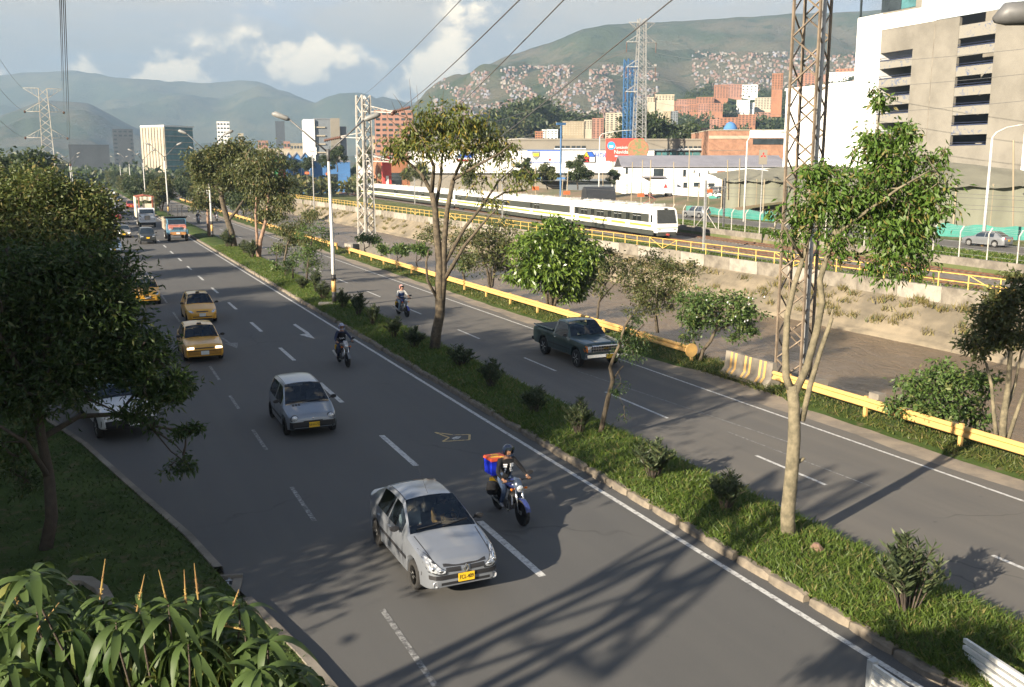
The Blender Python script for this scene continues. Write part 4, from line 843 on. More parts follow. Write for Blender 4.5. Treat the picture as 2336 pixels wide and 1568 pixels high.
class Car:
    def __init__(s, name, label, cat, loc, rz, P, paint_m, glass=None, group=None, real=True):
        s.P = P; s.t = thing(name, label, cat, loc, rz, group); s.pm = paint_m; s.real = real
        W = P['W']/2; L = P['L']/2; zb0 = P.get('sill', 0.2); wr = P['wr']; Ra = wr + P.get('gap', 0.055); ax = [P['xf'], P['xr']]
        deck = P['deck']; dx = [p[0] for p in deck][::-1]; dz = [p[1] for p in deck][::-1]
        D = lambda x: float(np.interp(x, dx, dz)); belt = lambda x: float(np.interp(x, [q[0] for q in P['belt']], [q[1] for q in P['belt']]))
        w0, w1, r1, r0 = P['ws'][0], P['ws'][1], P['rs'][1], P['rs'][0]; zr = P['roof']; yr = P.get('yroof', 0.74)*W
        keys = [L, -L, w0, w1, r1, r0] + [v for ab in P['win'] for v in ab] + dx
        for a in ax: keys += [a + Ra*math.cos(q) for q in np.linspace(0, math.pi, 15)]
        xs = sorted(set([round(k, 4) for k in keys if -L <= k <= L] + [round(v, 4) for v in np.linspace(-L, L, 46)] + [L - 0.03, L - 0.09, L - 0.18, -L + 0.03, -L + 0.09, -L + 0.18]))
        ks = set(round(k, 4) for k in keys); out = [xs[0]]
        for x in xs[1:]:
            if x - out[-1] > 0.022 or x in ks:
                if x - out[-1] < 0.006: continue
                out.append(x)
        xs = out; rows = []
        nose = P.get('nose', 0.16); tail = P.get('tail', 0.12); pl = P.get('plan', 0.05)
        for x in xs:
            sf, sr = L - x, x + L; pf = 1 - nose*math.exp(-sf/0.13) - tail*math.exp(-sr/0.13) - pl*max(0, (abs(x) - 0.45*L)/(0.55*L))**2
            w = W*pf; zb = zb0 + 0.10*math.exp(-sf/0.1) + 0.10*math.exp(-sr/0.1)
            for a in ax:
                q = Ra*Ra - (x - a)**2
                if q > 0: zb = max(zb, wr + math.sqrt(q))
            d = D(x); cab = (r0 < x < w0); tt = 0.0
            if cab: tt = min(1.0, (w0 - x)/(w0 - w1) if x > w1 else 1.0, (x - r0)/(r1 - r0) if x < r1 else 1.0)
            bz = min(belt(x), d) if not cab else belt(x)
            zt = d + (zr - d)*tt**P.get('curve', 0.92) - (0.03*((x - (w1 + r1)/2)/max(0.3, (w1 - r1)/2))**2 if cab and tt > 0.99 else 0)
            b4 = bz - 0.02 if not cab else min(bz, zt - 0.02)
            if not cab: b4 = d - 0.05
            y5 = (0.90*w)*(1 - tt) + yr*tt; z5 = max(zt - 0.022 - 0.05*tt, b4 + 0.008)
            zmid = zb0 + (bz - zb0)*0.5
            row = [(0.86*w, zb), (0.975*w, zb + 0.035), (w, max(zmid, zb + 0.06)), (0.99*w, max(bz - 0.13, zb + 0.08)), (0.955*w, max(b4, zb + 0.1)), (y5, max(z5, zb + 0.11)),
                   (y5 - 0.035 - 0.02*tt, max(zt - 0.004, zb + 0.12)), ((y5 - 0.05)*0.52, zt + 0.022 + 0.008*tt), (0, zt + 0.03 + 0.012*tt)]
            full = [(x, y, z) for y, z in row] + [(x, -y, z) for y, z in row[:-1][::-1]]; rows.append(full)
        n = len(rows[0]); reg = {}
        def put(k, q): reg.setdefault(k, []).append(q)
        for i in range(len(xs) - 1):
            xm = (xs[i] + xs[i + 1])/2
            for j in range(n - 1):
                jj = j if j < 8 else n - 2 - j; k = 'body'
                if jj >= 6 and w1 < xm < w0 - 0.012: k = 'windshield'
                elif jj >= 6 and r0 + 0.012 < xm < r1 and not P.get('norear'): k = 'rear_window'
                elif jj == 4:
                    for wi, (a, b_) in enumerate(P['win']):
                        if min(a, b_) < xm < max(a, b_): k = ('side_window', wi, j < 8)
                put(k, [rows[i][j], rows[i][j + 1], rows[i + 1][j + 1], rows[i + 1][j]])
        b = MB()
        for q in reg['body']: b.add(q, [(0, 1, 2, 3)])
        b.add(rows[0], [list(range(n))]); b.add(rows[-1], [list(range(n))])
        def weld(m):
            bm = bmesh.new(); bm.from_mesh(m); bmesh.ops.remove_doubles(bm, verts=bm.verts, dist=0.0005); bmesh.ops.recalc_face_normals(bm, faces=bm.faces); bm.to_mesh(m); bm.free()
            m.polygons.foreach_set('use_smooth', [True]*len(m.polygons)); m.set_sharp_from_angle(angle=R(38)); return m
        me = weld(b.mesh('body', paint_m, False, False)); link('body', me, s.t)
        allb = MB(); allb.v = list(b.v); allb.f = list(b.f)
        for k, qs in reg.items():
            if k == 'body': continue
            g = MB()
            for q in qs: g.add(q, [(0, 1, 2, 3)]); allb.add(q, [(0, 1, 2, 3)])
            link(k if isinstance(k, str) else 'side_window', weld(g.mesh('w', glass or (G_CAR if real else G_DARK), False, False)), s.t)
        s.bv = BVHTree.FromPolygons([Vector(v) for v in allb.v], [tuple(f) for f in allb.f]); s.zr = zr; s.W = W; s.L = L; s.D = D; s.beltf = belt
        add_wheels(s.t, [(a, sg*(W - P.get('ww', 0.18)/2 - 0.012), wr) for a in ax for sg in (-1, 1)], wr, P.get('ww', 0.18))
        # floor and dark tub so that nobody looks through the arches
        m = MB(); m.box((0, 0, zb0 + 0.05), (P['L']*0.9, P['W']*0.68, 0.06)); m.box((0, 0, zb0 + 0.25), (P['L']*0.82, P['W']*0.62, 0.4)); zf = belt((w0 + r0)/2) - 0.13
        m.box(((w0 + r0)/2, 0, zf - 0.05), (w0 - r0 - 0.1, P['W']*0.86, 0.05))
        if real:
            m.box((w0 - 0.22, 0, zf + 0.08), (0.34, P['W']*0.8, 0.18))
            m.tube([(w0 - 0.52, P.get('drv', 0.36) + 0.17*math.cos(a), zf + 0.14 + 0.16*math.sin(a)) for a in np.linspace(0, 6.28, 15)], 0.016, 6)
        m.build('interior', M_DKIN, s.t)
        if real:
            for xx in P.get('seats', [(w1 + r1)/2 + 0.25]):
                for sg in (-1, 1): MB().box((xx, sg*0.36, zf + 0.1), (0.13, 0.46, 0.5), tap=(0.7, 0.8)).box((xx - 0.03, sg*0.36, zf + 0.42), (0.08, 0.24, 0.16)).build('seat', M_SEAT, s.t)
    def hit(s, axis, u, v):
        o, d = {'front': ((6, u, v), (-1, 0, 0)), 'rear': ((-6, u, v), (1, 0, 0)), 'left': ((u, 4, v), (0, -1, 0)), 'right': ((u, -4, v), (0, 1, 0)), 'top': ((u, v, 5), (0, 0, -1))}[axis]
        h = s.bv.ray_cast(Vector(o), Vector(d))
        return (h[0], h[1]) if h[0] else (None, None)
    def decal(s, name, axis, poly, m, off=0.008, parent=None):
        c = (sum(p[0] for p in poly)/len(poly), sum(p[1] for p in poly)/len(poly)); pts = []; dv = Vector({'front': (1, 0, 0), 'rear': (-1, 0, 0), 'left': (0, 1, 0), 'right': (0, -1, 0), 'top': (0, 0, 1)}[axis])
        ring = []
        for i in range(len(poly)):
            a, b_ = poly[i], poly[(i + 1) % len(poly)]
            ring += [a, ((a[0] + b_[0])/2, (a[1] + b_[1])/2)]
        mids = [((p[0] + c[0])/2, (p[1] + c[1])/2) for p in ring]
        V = []
        for p in [c] + mids + ring:
            h, nn = s.hit(axis, *p)
            V.append(h)
        ok = [v for v in V if v is not None]
        if not ok: return None
        fb = ok[0]
        for i, p in enumerate([c] + mids + ring):
            if V[i] is None:
                q = {'front': (fb.x, p[0], p[1]), 'rear': (fb.x, p[0], p[1]), 'left': (p[0], fb.y, p[1]), 'right': (p[0], fb.y, p[1]), 'top': (p[0], p[1], fb.z)}[axis]; V[i] = Vector(q)
        n = len(ring); b = MB(); lift = [v + dv*off for v in V]
        b.add(lift, [(0, 1 + i, 1 + (i + 1) % n) for i in range(n)] + [(1 + i, 1 + n + i, 1 + n + (i + 1) % n, 1 + (i + 1) % n) for i in range(n)])
        o = len(b.v); b.v.extend([tuple(v - dv*0.02) for v in V[1 + n:]])
        for i in range(n): b.f.append([1 + n + i, o + i, o + (i + 1) % n, 1 + n + (i + 1) % n]); b.m.append(0)
        return b.build(name, m, parent or s.t, 30)
    def sym(s, name, axis, poly, m, off=0.008):
        r = [s.decal(name, axis, poly, m, off), s.decal(name, axis, [(-u, v) for u, v in poly][::-1], m, off)]; return r
    def sides(s, name, poly, m, off=0.006):
        for ax in ('left', 'right'): s.decal(name, ax, poly, m, off)
    def strip(s, name, axis, us, lo, hi, m, off=0.01):
        """a band that follows the body"""
        b = MB(); dv = Vector({'front': (1, 0, 0), 'rear': (-1, 0, 0), 'left': (0, 1, 0), 'right': (0, -1, 0), 'top': (0, 0, 1)}[axis]); Rw = []
        for u in us:
            r = []
            for k in range(4):
                v = lo(u) + (hi(u) - lo(u))*k/3 if callable(lo) else lo + (hi - lo)*k/3
                h, _ = s.hit(axis, u, v)
                if h is None:
                    h = Rw[-1][k] - dv*off if Rw else None
                    if h is None: break
                r.append(h + dv*off)
            if len(r) == 4: Rw.append(r)
        if len(Rw) > 1:
            b.grid(Rw); Bk = [[p - dv*(off + 0.015) for p in r] for r in Rw]; b.grid([[r[0] for r in Rw], [r[0] for r in Bk]]); b.grid([[r[3] for r in Rw], [r[3] for r in Bk]])
            return b.build(name, m, s.t, 30)
    def plate(s, z, y, txt, yellow=True, axis='front', w=0.33, h=0.165, proud=0.02):
        x, _ = s.hit(axis, y, z); sg = 1 if axis == 'front' else -1
        xx = (x.x if x else sg*s.L) + sg*proud
        pl = MB().box((xx, y, z), (0.012, w, h)).build('number_plate', M_PLATEY if yellow else M_PLATEW, s.t)
        if not txt: return
        o = link('plate_lettering', text_mesh(txt, h*0.72, M_PRINT, 0.002), pl); o.matrix_local = Matrix.Translation((xx + sg*0.008, y, z)) @ Matrix(((0, 0, sg, 0), (sg, 0, 0, 0), (0, 1, 0, 0), (0, 0, 0, 1)))
        o.scale = (0.70, 1, 1)
    def mirrors(s, x, z, m=None):
        for sg in (-1, 1):
            y = sg*(s.W*0.93); b = MB(); b.tube([(x, y, z - 0.03), (x - 0.02, y + sg*0.09, z)], 0.018, 6)
            b.lathe([(0.001, -0.05), (0.055, -0.045), (0.075, 0.0), (0.07, 0.05), (0.001, 0.055)], axis=0, n=12)
            k = len(b.v) - 60
            for i in range(k, len(b.v)): v = b.v[i]; b.v[i] = (v[0]*0.9 + x - 0.02, v[1]*1.35 + y + sg*0.16, v[2]*0.85 + z + 0.02)
            b.build('wing_mirror', m or M_BLK, s.t, 40)
    def doors(s, xs, z0, z1):
        for x in xs: s.sides('door_gap', [(x - 0.006, z0), (x + 0.006, z0), (x + 0.006, z1), (x - 0.006, z1)], M_BLK, 0.003)
    def handles(s, xs, z, m=None): 
        for x in xs: s.sides('door_handle', [(x - 0.08, z - 0.018), (x + 0.08, z - 0.018), (x + 0.08, z + 0.018), (x - 0.08, z + 0.018)], m or s.pm, 0.03)
    def wipers(s, x0, z0, ys=((-0.55, 0.0), (0.0, 0.58))):
        for a, b_ in ys:
            p, _ = s.hit('front', a, z0 + 0.03); q, _ = s.hit('front', b_, z0 + 0.08)
            if p and q: MB().tube([p + Vector((0.02, 0, 0.01)), (p + q)/2 + Vector((0.03, 0, 0.01)), q + Vector((0.02, 0, 0.01))], 0.012, 5).build('wiper', M_BLK, s.t)

# ---- people: one skin grown over a posed skeleton
def skin_person(name, J, E, mats, region, parent=None, fingers=None, face=None):
    me = bpy.data.meshes.new('sk'); keys = list(J); idx = {k: i for i, k in enumerate(keys)}
    me.from_pydata([J[k][0] for k in keys], [(idx[a], idx[b]) for a, b in E], []); ob = bpy.data.objects.new('sk', me); C.objects.link(ob)
    md = ob.modifiers.new('s', 'SKIN'); md.use_smooth_shade = True
    for i, k in enumerate(keys):
        r = J[k][1]; sv = me.skin_vertices[0].data[i]; sv.radius = r if isinstance(r, tuple) else (r, r); sv.use_root = (i == 0)
    sb = ob.modifiers.new('d', 'SUBSURF'); sb.levels = 1; sb.render_levels = 1
    dg = bpy.context.evaluated_depsgraph_get(); dg.update(); m2 = bpy.data.meshes.new_from_object(ob.evaluated_get(dg)); bpy.data.objects.remove(ob)
    bmx = bmesh.new(); bmx.from_mesh(m2)
    def add_mb(b):
        base = [bmx.verts.new(v) for v in b.v]
        for f in b.f:
            try: bmx.faces.new([base[i] for i in f])
            except ValueError: pass
    for P, r in (fingers or []): fb = MB(); fb.tube(P, [r, r, r*0.8], 6); add_mb(fb)
    if face:
        c, s = Vector(face[0]), face[1]; fb = MB()
        fb.tube([c + Vector((0.088, 0, 0.02))*s, c + Vector((0.115, 0, -0.022))*s], [0.008*s, 0.017*s], 6)                       # nose
        for sg in (-1, 1): fb.lathe([(0.001, -0.006), (0.014*s, 0), (0.001, 0.006)], tuple(c + Vector((0.088, sg*0.033, 0.02))*s), 0, 8); fb.lathe([(0.001, -0.01), (0.028*s, 0), (0.001, 0.01)], tuple(c + Vector((0, sg*0.082, 0))*s), 1, 8)
        fb.tube([c + Vector((0.093, -0.025, -0.055))*s, c + Vector((0.1, 0, -0.055))*s, c + Vector((0.093, 0.025, -0.055))*s], 0.007*s, 5); add_mb(fb)
    bmx.to_mesh(m2); bmx.free(); m2.materials.clear()
    for m in mats: m2.materials.append(m)
    segs = [(Vector(J[a][0]), Vector(J[b][0]), region.get((a, b), 0)) for a, b in E]
    for p in m2.polygons:
        c = p.center; best = 1e9
        for a, b_, r in segs:
            d = b_ - a; t = max(0, min(1, (c - a).dot(d)/max(1e-9, d.length_squared))); q = (c - a - d*t).length
            if q < best: best = q; k = r
        p.material_index = k; p.use_smooth = True
    m2.name = name; return m2
M_SKIN = mat('skin', (0.36, 0.19, 0.11), 0.6, var=0.05); M_SKINL = mat('lighter_skin', (0.45, 0.26, 0.17), 0.6, var=0.05); M_HAIR = mat('dark_hair', (0.015, 0.012, 0.01), 0.6)
def cloth(name, c): return mat(name, c, 0.9, var=0.12, scale=7, bump=0.3, bscale=30)
M_JEANS = cloth('blue_jeans', (0.045, 0.075, 0.14)); M_JEANSL = cloth('light_jeans', (0.28, 0.36, 0.42)); M_NAVY = cloth('navy_cloth', (0.025, 0.035, 0.075)); M_BLKC = cloth('black_jacket', (0.012, 0.012, 0.014)); M_WHITEC = cloth('white_shirt', (0.68, 0.67, 0.62)); M_ORC = cloth('orange_shirt', (0.42, 0.21, 0.06)); M_PALEC = cloth('pale_top', (0.45, 0.45, 0.40)); M_SHOE = mat('shoe', (0.25, 0.25, 0.26), 0.7)
def rider(name, label, loc, rz, top, trousers, sleeves, helmet_m, skin=M_SKIN, shoe=M_SHOE, vest=None, print_txt=None, lean=0.0, group=None):
    t = thing(name, label, 'person', loc, rz, group); hx = 0.0; J = {'pelvis': ((-0.28, 0, 0.88), (0.155, 0.13)), 'belly': ((-0.25, 0, 1.05), (0.15, 0.115)), 'chest': ((-0.19, 0, 1.27), (0.175, 0.12)), 'neck0': ((-0.15, 0, 1.42), 0.07), 'neck': ((-0.12, 0, 1.49), 0.055), 'head': ((-0.08, 0, 1.60), 0.088), 'crown': ((-0.085, 0, 1.69), 0.078)}
    E = [('pelvis', 'belly'), ('belly', 'chest'), ('chest', 'neck0'), ('neck0', 'neck'), ('neck', 'head'), ('head', 'crown')]
    reg = {('pelvis', 'belly'): 0, ('neck0', 'neck'): 2, ('neck', 'head'): 2, ('head', 'crown'): 2}; fing = []
    for sg, n in ((1, 'l'), (-1, 'r')):
        J.update({'sh' + n: ((-0.16, sg*0.185, 1.37), 0.075), 'el' + n: ((0.02, sg*0.335, 1.14), 0.052), 'wr' + n: ((0.26, sg*0.325, 1.05), 0.036), 'ha' + n: ((0.335, sg*0.315, 1.045), 0.036),
                  'hip' + n: ((-0.24, sg*0.115, 0.87), 0.10), 'kn' + n: ((0.16, sg*0.215, 0.74), 0.072), 'an' + n: ((-0.06, sg*0.205, 0.36), 0.05), 'toe' + n: ((0.10, sg*0.215, 0.30), 0.042)})
        E += [('chest', 'sh' + n), ('sh' + n, 'el' + n), ('el' + n, 'wr' + n), ('wr' + n, 'ha' + n), ('pelvis', 'hip' + n), ('hip' + n, 'kn' + n), ('kn' + n, 'an' + n), ('an' + n, 'toe' + n)]
        reg.update({('chest', 'sh' + n): 3, ('sh' + n, 'el' + n): 3, ('el' + n, 'wr' + n): 3 if sleeves == 'long' else 2, ('wr' + n, 'ha' + n): 2, ('pelvis', 'hip' + n): 1, ('hip' + n, 'kn' + n): 1, ('kn' + n, 'an' + n): 1, ('an' + n, 'toe' + n): 4})
        for k in range(4): yy = sg*(0.285 + 0.021*k); fing.append(([(0.35, yy, 1.055), (0.392 - 0.004*k, yy, 1.045), (0.385, yy, 1.008)], 0.0095))
        fing.append(([(0.33, sg*0.285, 1.04), (0.345, sg*0.262, 1.015), (0.37, sg*0.262, 1.005)], 0.011))
    me = skin_person('body', J, E, [top, trousers, skin, sleeves if not isinstance(sleeves, str) else top, shoe], reg, fingers=fing, face=((-0.08, 0, 1.605), 1.0)); link('body', me, t)
    h = MB(); c = (-0.09, 0, 1.615); P = []
    for i in range(10):
        v = -0.62 + i/9*2.19; r = []
        for k in range(20):
            a = 2*math.pi*k/20; rad = 0.152*math.cos(v); front = math.cos(a)
            z = 0.158*math.sin(v)
            if front > 0.55 and v < 0.42: z = max(z, 0.062)
            r.append((c[0] + rad*math.cos(a)*1.08, c[1] + rad*math.sin(a)*0.94, c[2] + z))
        P.append(r)
    h.grid(P, close=True); h.build('helmet', helmet_m, t, 50)
    MB().tube([(c[0] + 0.155*math.cos(a), 0.145*math.sin(a), c[2] - 0.085) for a in np.linspace(-0.75, 0.75, 7)], 0.018, 6).build('chin_guard', helmet_m, t)
    v = MB(); v.grid([[(c[0] + 0.166*math.cos(a), 0.148*math.sin(a), c[2] + z) for a in np.linspace(-0.9, 0.9, 9)] for z in (0.045, 0.085, 0.11)]); v.build('visor', G_DARK, t, True)
    return t
def chest_text(t, txt, m, z=1.2, size=0.09):
    o = link('vest_lettering', text_mesh(txt, size, m, 0.004), t); o.matrix_local = Matrix.Translation((-0.078, 0, z)) @ Matrix.Rotation(R(-14), 4, 'Y') @ Matrix(((0, 0, 1, 0), (1, 0, 0, 0), (0, 1, 0, 0), (0, 0, 0, 1)))
def vest(t, m, bands=()):
    def ring(z, k=1.0): return [(-0.215 - 0.0 + (z - 1.2)*0.27 + 0.155*k*math.cos(a), 0.205*k*math.sin(a), z) for a in np.linspace(0, 2*math.pi, 17)[:-1]]
    b = MB(); b.grid([ring(z, 1.0 if z < 1.3 else 0.93) for z in (0.98, 1.06, 1.14, 1.22, 1.3, 1.37)], close=True); b.build('vest', m, t, 50)
    for z, mm in bands: q = MB(); q.grid([ring(z, 1.02), ring(z + 0.035, 1.02)], close=True); q.build('reflective_band', mm, t, 50)
def motorcycle(name, label, loc, rz, tank_m, fairing_m, group='motorcycles on the road'):
    t = thing(name, label, 'motorcycle', loc, rz, group); r = 0.305
    for x in (0.64, -0.62):
        w = MB().lathe([(r - 0.055, -0.035), (r - 0.012, -0.045), (r, -0.018), (r, 0.018), (r - 0.012, 0.045), (r - 0.055, 0.035), (r - 0.055, -0.035)], axis=1, n=26).build('wheel', M_TYRE, t, 40, (x, 0, r))
        m = MB().lathe([(r - 0.075, -0.024), (r - 0.05, -0.028), (r - 0.05, 0.028), (r - 0.075, 0.024), (r - 0.075, -0.024)], axis=1, n=26).lathe([(0.001, -0.06), (0.05, -0.05), (0.05, 0.05), (0.001, 0.06)], axis=1, n=12)
        for k in range(10): a = k*0.628; m.tube([(0.04*math.cos(a), 0, 0.04*math.sin(a)), ((r - 0.06)*math.cos(a + 0.15), 0, (r - 0.06)*math.sin(a + 0.15))], 0.006, 4)
        m.build('rim', M_RIM, w, 40)
    b = MB()
    for s in (-1, 1): b.tube([(0.64, s*0.085, r), (0.52, s*0.085, 0.62), (0.40, s*0.085, 0.98)], [0.026, 0.026, 0.022], 8)
    b.build('front_fork', M_CHROME, t, True)
    f = MB(); f.grid([[(0.64 + 0.345*math.cos(a), y, r + 0.345*math.sin(a) - 0.012*abs(y)/0.05) for y in (-0.06, -0.03, 0, 0.03, 0.06)] for a in np.linspace(0.35, 2.4, 10)]); f.build('front_mudguard', tank_m, t, True)
    f = MB(); f.grid([[(-0.62 + 0.36*math.cos(a), y, r + 0.36*math.sin(a)) for y in (-0.07, 0, 0.07)] for a in np.linspace(0.7, 2.9, 8)]); f.build('rear_mudguard', M_BLK, t, True)
    hb = MB(); hb.tube([(0.36, -0.36, 1.0), (0.39, -0.2, 1.03), (0.41, 0, 1.02), (0.39, 0.2, 1.03), (0.36, 0.36, 1.0)], 0.014, 8); hb.build('handlebar', M_BLK, t, True)
    for s in (-1, 1):
        MB().tube([(0.365, s*0.27, 1.015), (0.36, s*0.385, 0.998)], 0.02, 8).build('grip', M_BLK, t, True)
        m = MB(); m.tube([(0.38, s*0.22, 1.03), (0.40, s*0.30, 1.15)], 0.008, 5); m.lathe([(0.001, -0.012), (0.06, -0.01), (0.062, 0.012), (0.001, 0.014)], (0, 0, 0), 0, 12)
        for i in range(len(m.v) - 48, len(m.v)): v = m.v[i]; m.v[i] = (v[0] + 0.395, v[1]*1.25 + s*0.33, v[2]*0.8 + 1.18)
        m.build('mirror', M_BLK, t, 40)
        MB().lathe([(0.001, -0.03), (0.03, -0.02), (0.03, 0.02), (0.001, 0.03)], (0.47, s*0.19, 0.84), 1, 10).tube([(0.45, 0, 0.86), (0.47, s*0.17, 0.84)], 0.009, 5).build('turn_signal', M_ORANGE, t, True)
    tk = MB(); P = []
    for x, w, zt, zb in ((0.34, 0.07, 0.93, 0.84), (0.28, 0.13, 0.99, 0.78), (0.15, 0.155, 1.01, 0.76), (0.0, 0.14, 0.97, 0.77), (-0.1, 0.09, 0.89, 0.78)):
        P.append([(x, w*math.cos(a), (zt + zb)/2 + (zt - zb)/2*math.sin(a)) for a in np.linspace(0, 2*math.pi, 13)[:-1]])
    tk.grid(P, close=True); tk.add(P[0], [list(range(12))]); tk.add(P[-1], [list(range(12))]); tk.build('fuel_tank', tank_m, t, 50)
    st = MB(); P = []
    for x, w, z in ((-0.05, 0.10, 0.80), (-0.2, 0.13, 0.80), (-0.45, 0.13, 0.83), (-0.72, 0.10, 0.87), (-0.82, 0.05, 0.87)): P.append([(x, -w, z - 0.07), (x, -w, z - 0.015), (x, 0, z + 0.01), (x, w, z - 0.015), (x, w, z - 0.07)])
    st.grid(P, close=True); st.build('seat', M_BLK, t, 50)
    fr = MB(); fr.tube([(0.36, 0, 0.9), (0.12, 0, 0.72), (-0.2, 0, 0.7), (-0.45, 0, 0.72), (-0.75, 0, 0.82)], 0.03, 8); fr.tube([(0.38, 0, 0.85), (0.28, 0, 0.45), (0.05, 0, 0.3), (-0.3, 0, 0.32), (-0.45, 0, 0.7)], 0.025, 8)
    for s in (-1, 1): fr.tube([(-0.3, s*0.1, 0.34), (-0.62, s*0.1, r)], 0.02, 6); fr.tube([(-0.62, s*0.12, r), (-0.5, s*0.12, 0.72)], 0.028, 8)
    fr.build('frame', M_BLK, t, True)
    en = MB(); en.box((0.08, 0, 0.38), (0.34, 0.26, 0.2)); en.tube([(0.1, 0, 0.45), (0.2, 0, 0.66)], [0.09, 0.08], 10)
    for k in range(4): en.tube([(0.11 + 0.023*k, 0, 0.48 + 0.045*k), (0.117 + 0.023*k, 0, 0.495 + 0.045*k)], 0.115, 10)
    en.tube([(0.06, -0.15, 0.38), (0.06, 0.15, 0.38)], 0.1, 12); en.build('engine', mat('engine_alloy', (0.2, 0.19, 0.18), 0.45, 0.7), t, 40)
    ex = MB(); ex.tube([(0.24, -0.06, 0.6), (0.33, -0.1, 0.42), (0.2, -0.13, 0.24), (-0.2, -0.15, 0.26), (-0.45, -0.17, 0.36)], 0.022, 8); ex.tube([(-0.35, -0.17, 0.32), (-0.85, -0.19, 0.46)], [0.035, 0.055], 10); ex.build('exhaust', mat('dull_chrome', (0.42, 0.40, 0.37), 0.3, 0.9), t, 40)
    MB().tube([(-0.02, -0.24, 0.3), (-0.02, 0.24, 0.3)], 0.015, 6).build('foot_peg', M_BLK, t)
    fa = MB(); P = []
    for z, w, x in ((1.10, 0.06, 0.43), (1.02, 0.105, 0.49), (0.93, 0.125, 0.54), (0.84, 0.115, 0.55), (0.76, 0.07, 0.5)): P.append([(x - 0.10, -w, z), (x - 0.02, -w*0.7, z), (x + 0.02, 0, z), (x - 0.02, w*0.7, z), (x - 0.10, w, z)])
    fa.grid(P); fa.build('headlamp_fairing', fairing_m, t, 50)
    MB().lathe([(0.001, 0.03), (0.06, 0.024), (0.085, 0.0), (0.085, -0.05)], (0.55, 0, 0.86), 0, 16).build('headlamp', M_LENS, t, True)
    MB().box((-0.86, 0, 0.80), (0.03, 0.14, 0.07)).build('tail_lamp', M_TAIL, t)
    MB().box((-0.9, 0, 0.62), (0.01, 0.2, 0.2)).build('number_plate', M_PLATEY, t)
    return t
# ================================================================ TRAFFIC (facing the camera)
S = -math.pi/2
# ---- silver sedan in front
def sedan_details(c, lamp, grille, plate_txt, yellow=True): pass
clio = Car('silver_sedan', 'silver four-door sedan with dented bonnet, nearest car on the road', 'car', (6.27, 18.30, 0), S + R(0.6),
    dict(L=4.15, W=1.65, wr=0.295, ww=0.19, xf=1.27, xr=-1.20, sill=0.20, roof=1.42, yroof=0.70, nose=0.20, tail=0.14, plan=0.10, gap=0.05,
         deck=[(2.075, 0.60), (2.03, 0.69), (1.92, 0.76), (1.6, 0.84), (1.0, 0.95), (0.78, 0.99), (-1.45, 1.02), (-2.0, 1.01), (-2.075, 0.9)],
         belt=[(-2.1, 0.97), (-1.3, 0.97), (0.8, 0.90), (2.1, 0.72)], ws=(0.86, 0.02), rs=(-1.72, -1.0), win=[(0.55, -0.30), (-0.36, -1.08)], seats=[-0.12, -0.75], drv=0.36), M_SILVER)
lampP = [(0.37, 0.60), (0.50, 0.69), (0.63, 0.83), (0.73, 0.87), (0.755, 0.72), (0.71, 0.59), (0.55, 0.55), (0.39, 0.55)]
M_DLENS = mat('dark_lamp_housing', (0.035, 0.038, 0.042), 0.25, 0.0, var=0.3, scale=25)
clio.sym('headlight', 'front', lampP, M_DLENS, 0.012); lc = (0.585, 0.685); clio.sym('headlight_lens', 'front', [(lc[0] + (u - lc[0])*0.8, lc[1] + (v - lc[1])*0.74) for u, v in lampP], M_LENS, 0.022)
for sg in (-1, 1):
    for yy, zz in ((0.50, 0.625), (0.63, 0.665)):
        h, _ = clio.hit('front', sg*yy, zz)
        if h: MB().lathe([(0.001, 0.012), (0.033, 0.006), (0.042, 0.0), (0.044, -0.02)], (h.x + 0.028, h.y, h.z), 0, 14).build('headlight_bulb', M_CHROME, clio.t, True)
clio.strip('grille', 'front', np.linspace(0.10, 0.40, 7), lambda u: 0.575 + 0.06*abs(u), lambda u: 0.665 + 0.02*abs(u), M_BLK, 0.012); clio.strip('grille', 'front', np.linspace(-0.40, -0.10, 7), lambda u: 0.575 + 0.06*abs(u), lambda u: 0.665 + 0.02*abs(u), M_BLK, 0.012)
clio.strip('bonnet_gap', 'front', np.linspace(-0.44, 0.44, 15), lambda u: 0.672 + 0.05*abs(u), lambda u: 0.70 + 0.008*math.sin(u*15 + 1) + 0.07*abs(u), M_BLK, 0.006)
clio.strip('bumper_strip', 'front', np.linspace(-0.78, 0.78, 19), 0.455, 0.535, M_BLK, 0.02); clio.strip('air_intake', 'front', np.linspace(-0.5, 0.5, 11), 0.335, 0.385, M_BLK, 0.006); clio.strip('air_intake', 'front', np.linspace(-0.45, 0.45, 11), 0.275, 0.305, M_BLK, 0.006)
for sg in (-1, 1):
    h, _ = clio.hit('front', sg*0.6, 0.36)
    if h: MB().lathe([(0.001, 0.008), (0.05, 0.0), (0.06, 0.012), (0.065, -0.02)], tuple(h + Vector((0.004, 0, 0))), 0, 14).build('fog_lamp', M_LENS, clio.t, True)
h, _ = clio.hit('front', 0, 0.63); q = MB()
for a, b_ in (((0, 0.075), (0.045, 0)), ((0.045, 0), (0, -0.075)), ((0, -0.075), (-0.045, 0)), ((-0.045, 0), (0, 0.075))): q.tube([(h.x + 0.025, a[0], 0.63 + a[1]), (h.x + 0.025, b_[0], 0.63 + b_[1])], 0.014, 6)
q.build('diamond_badge', M_CHROME, clio.t); clio.plate(0.46, 0.0, 'FCL-409', proud=0.04); clio.mirrors(0.52, 0.99); clio.wipers(0.8, 1.0)
clio.doors([0.68, -0.33, -1.05], 0.3, 0.86); clio.handles([-0.18, -0.92], 0.80); clio.sides('side_strip', [(0.92, 0.50), (0.92, 0.56), (-0.86, 0.58), (-0.86, 0.52)], M_BLK, 0.014); clio.strip('rear_strip', 'rear', np.linspace(-0.74, 0.74, 13), 0.48, 0.56, M_BLK, 0.015)
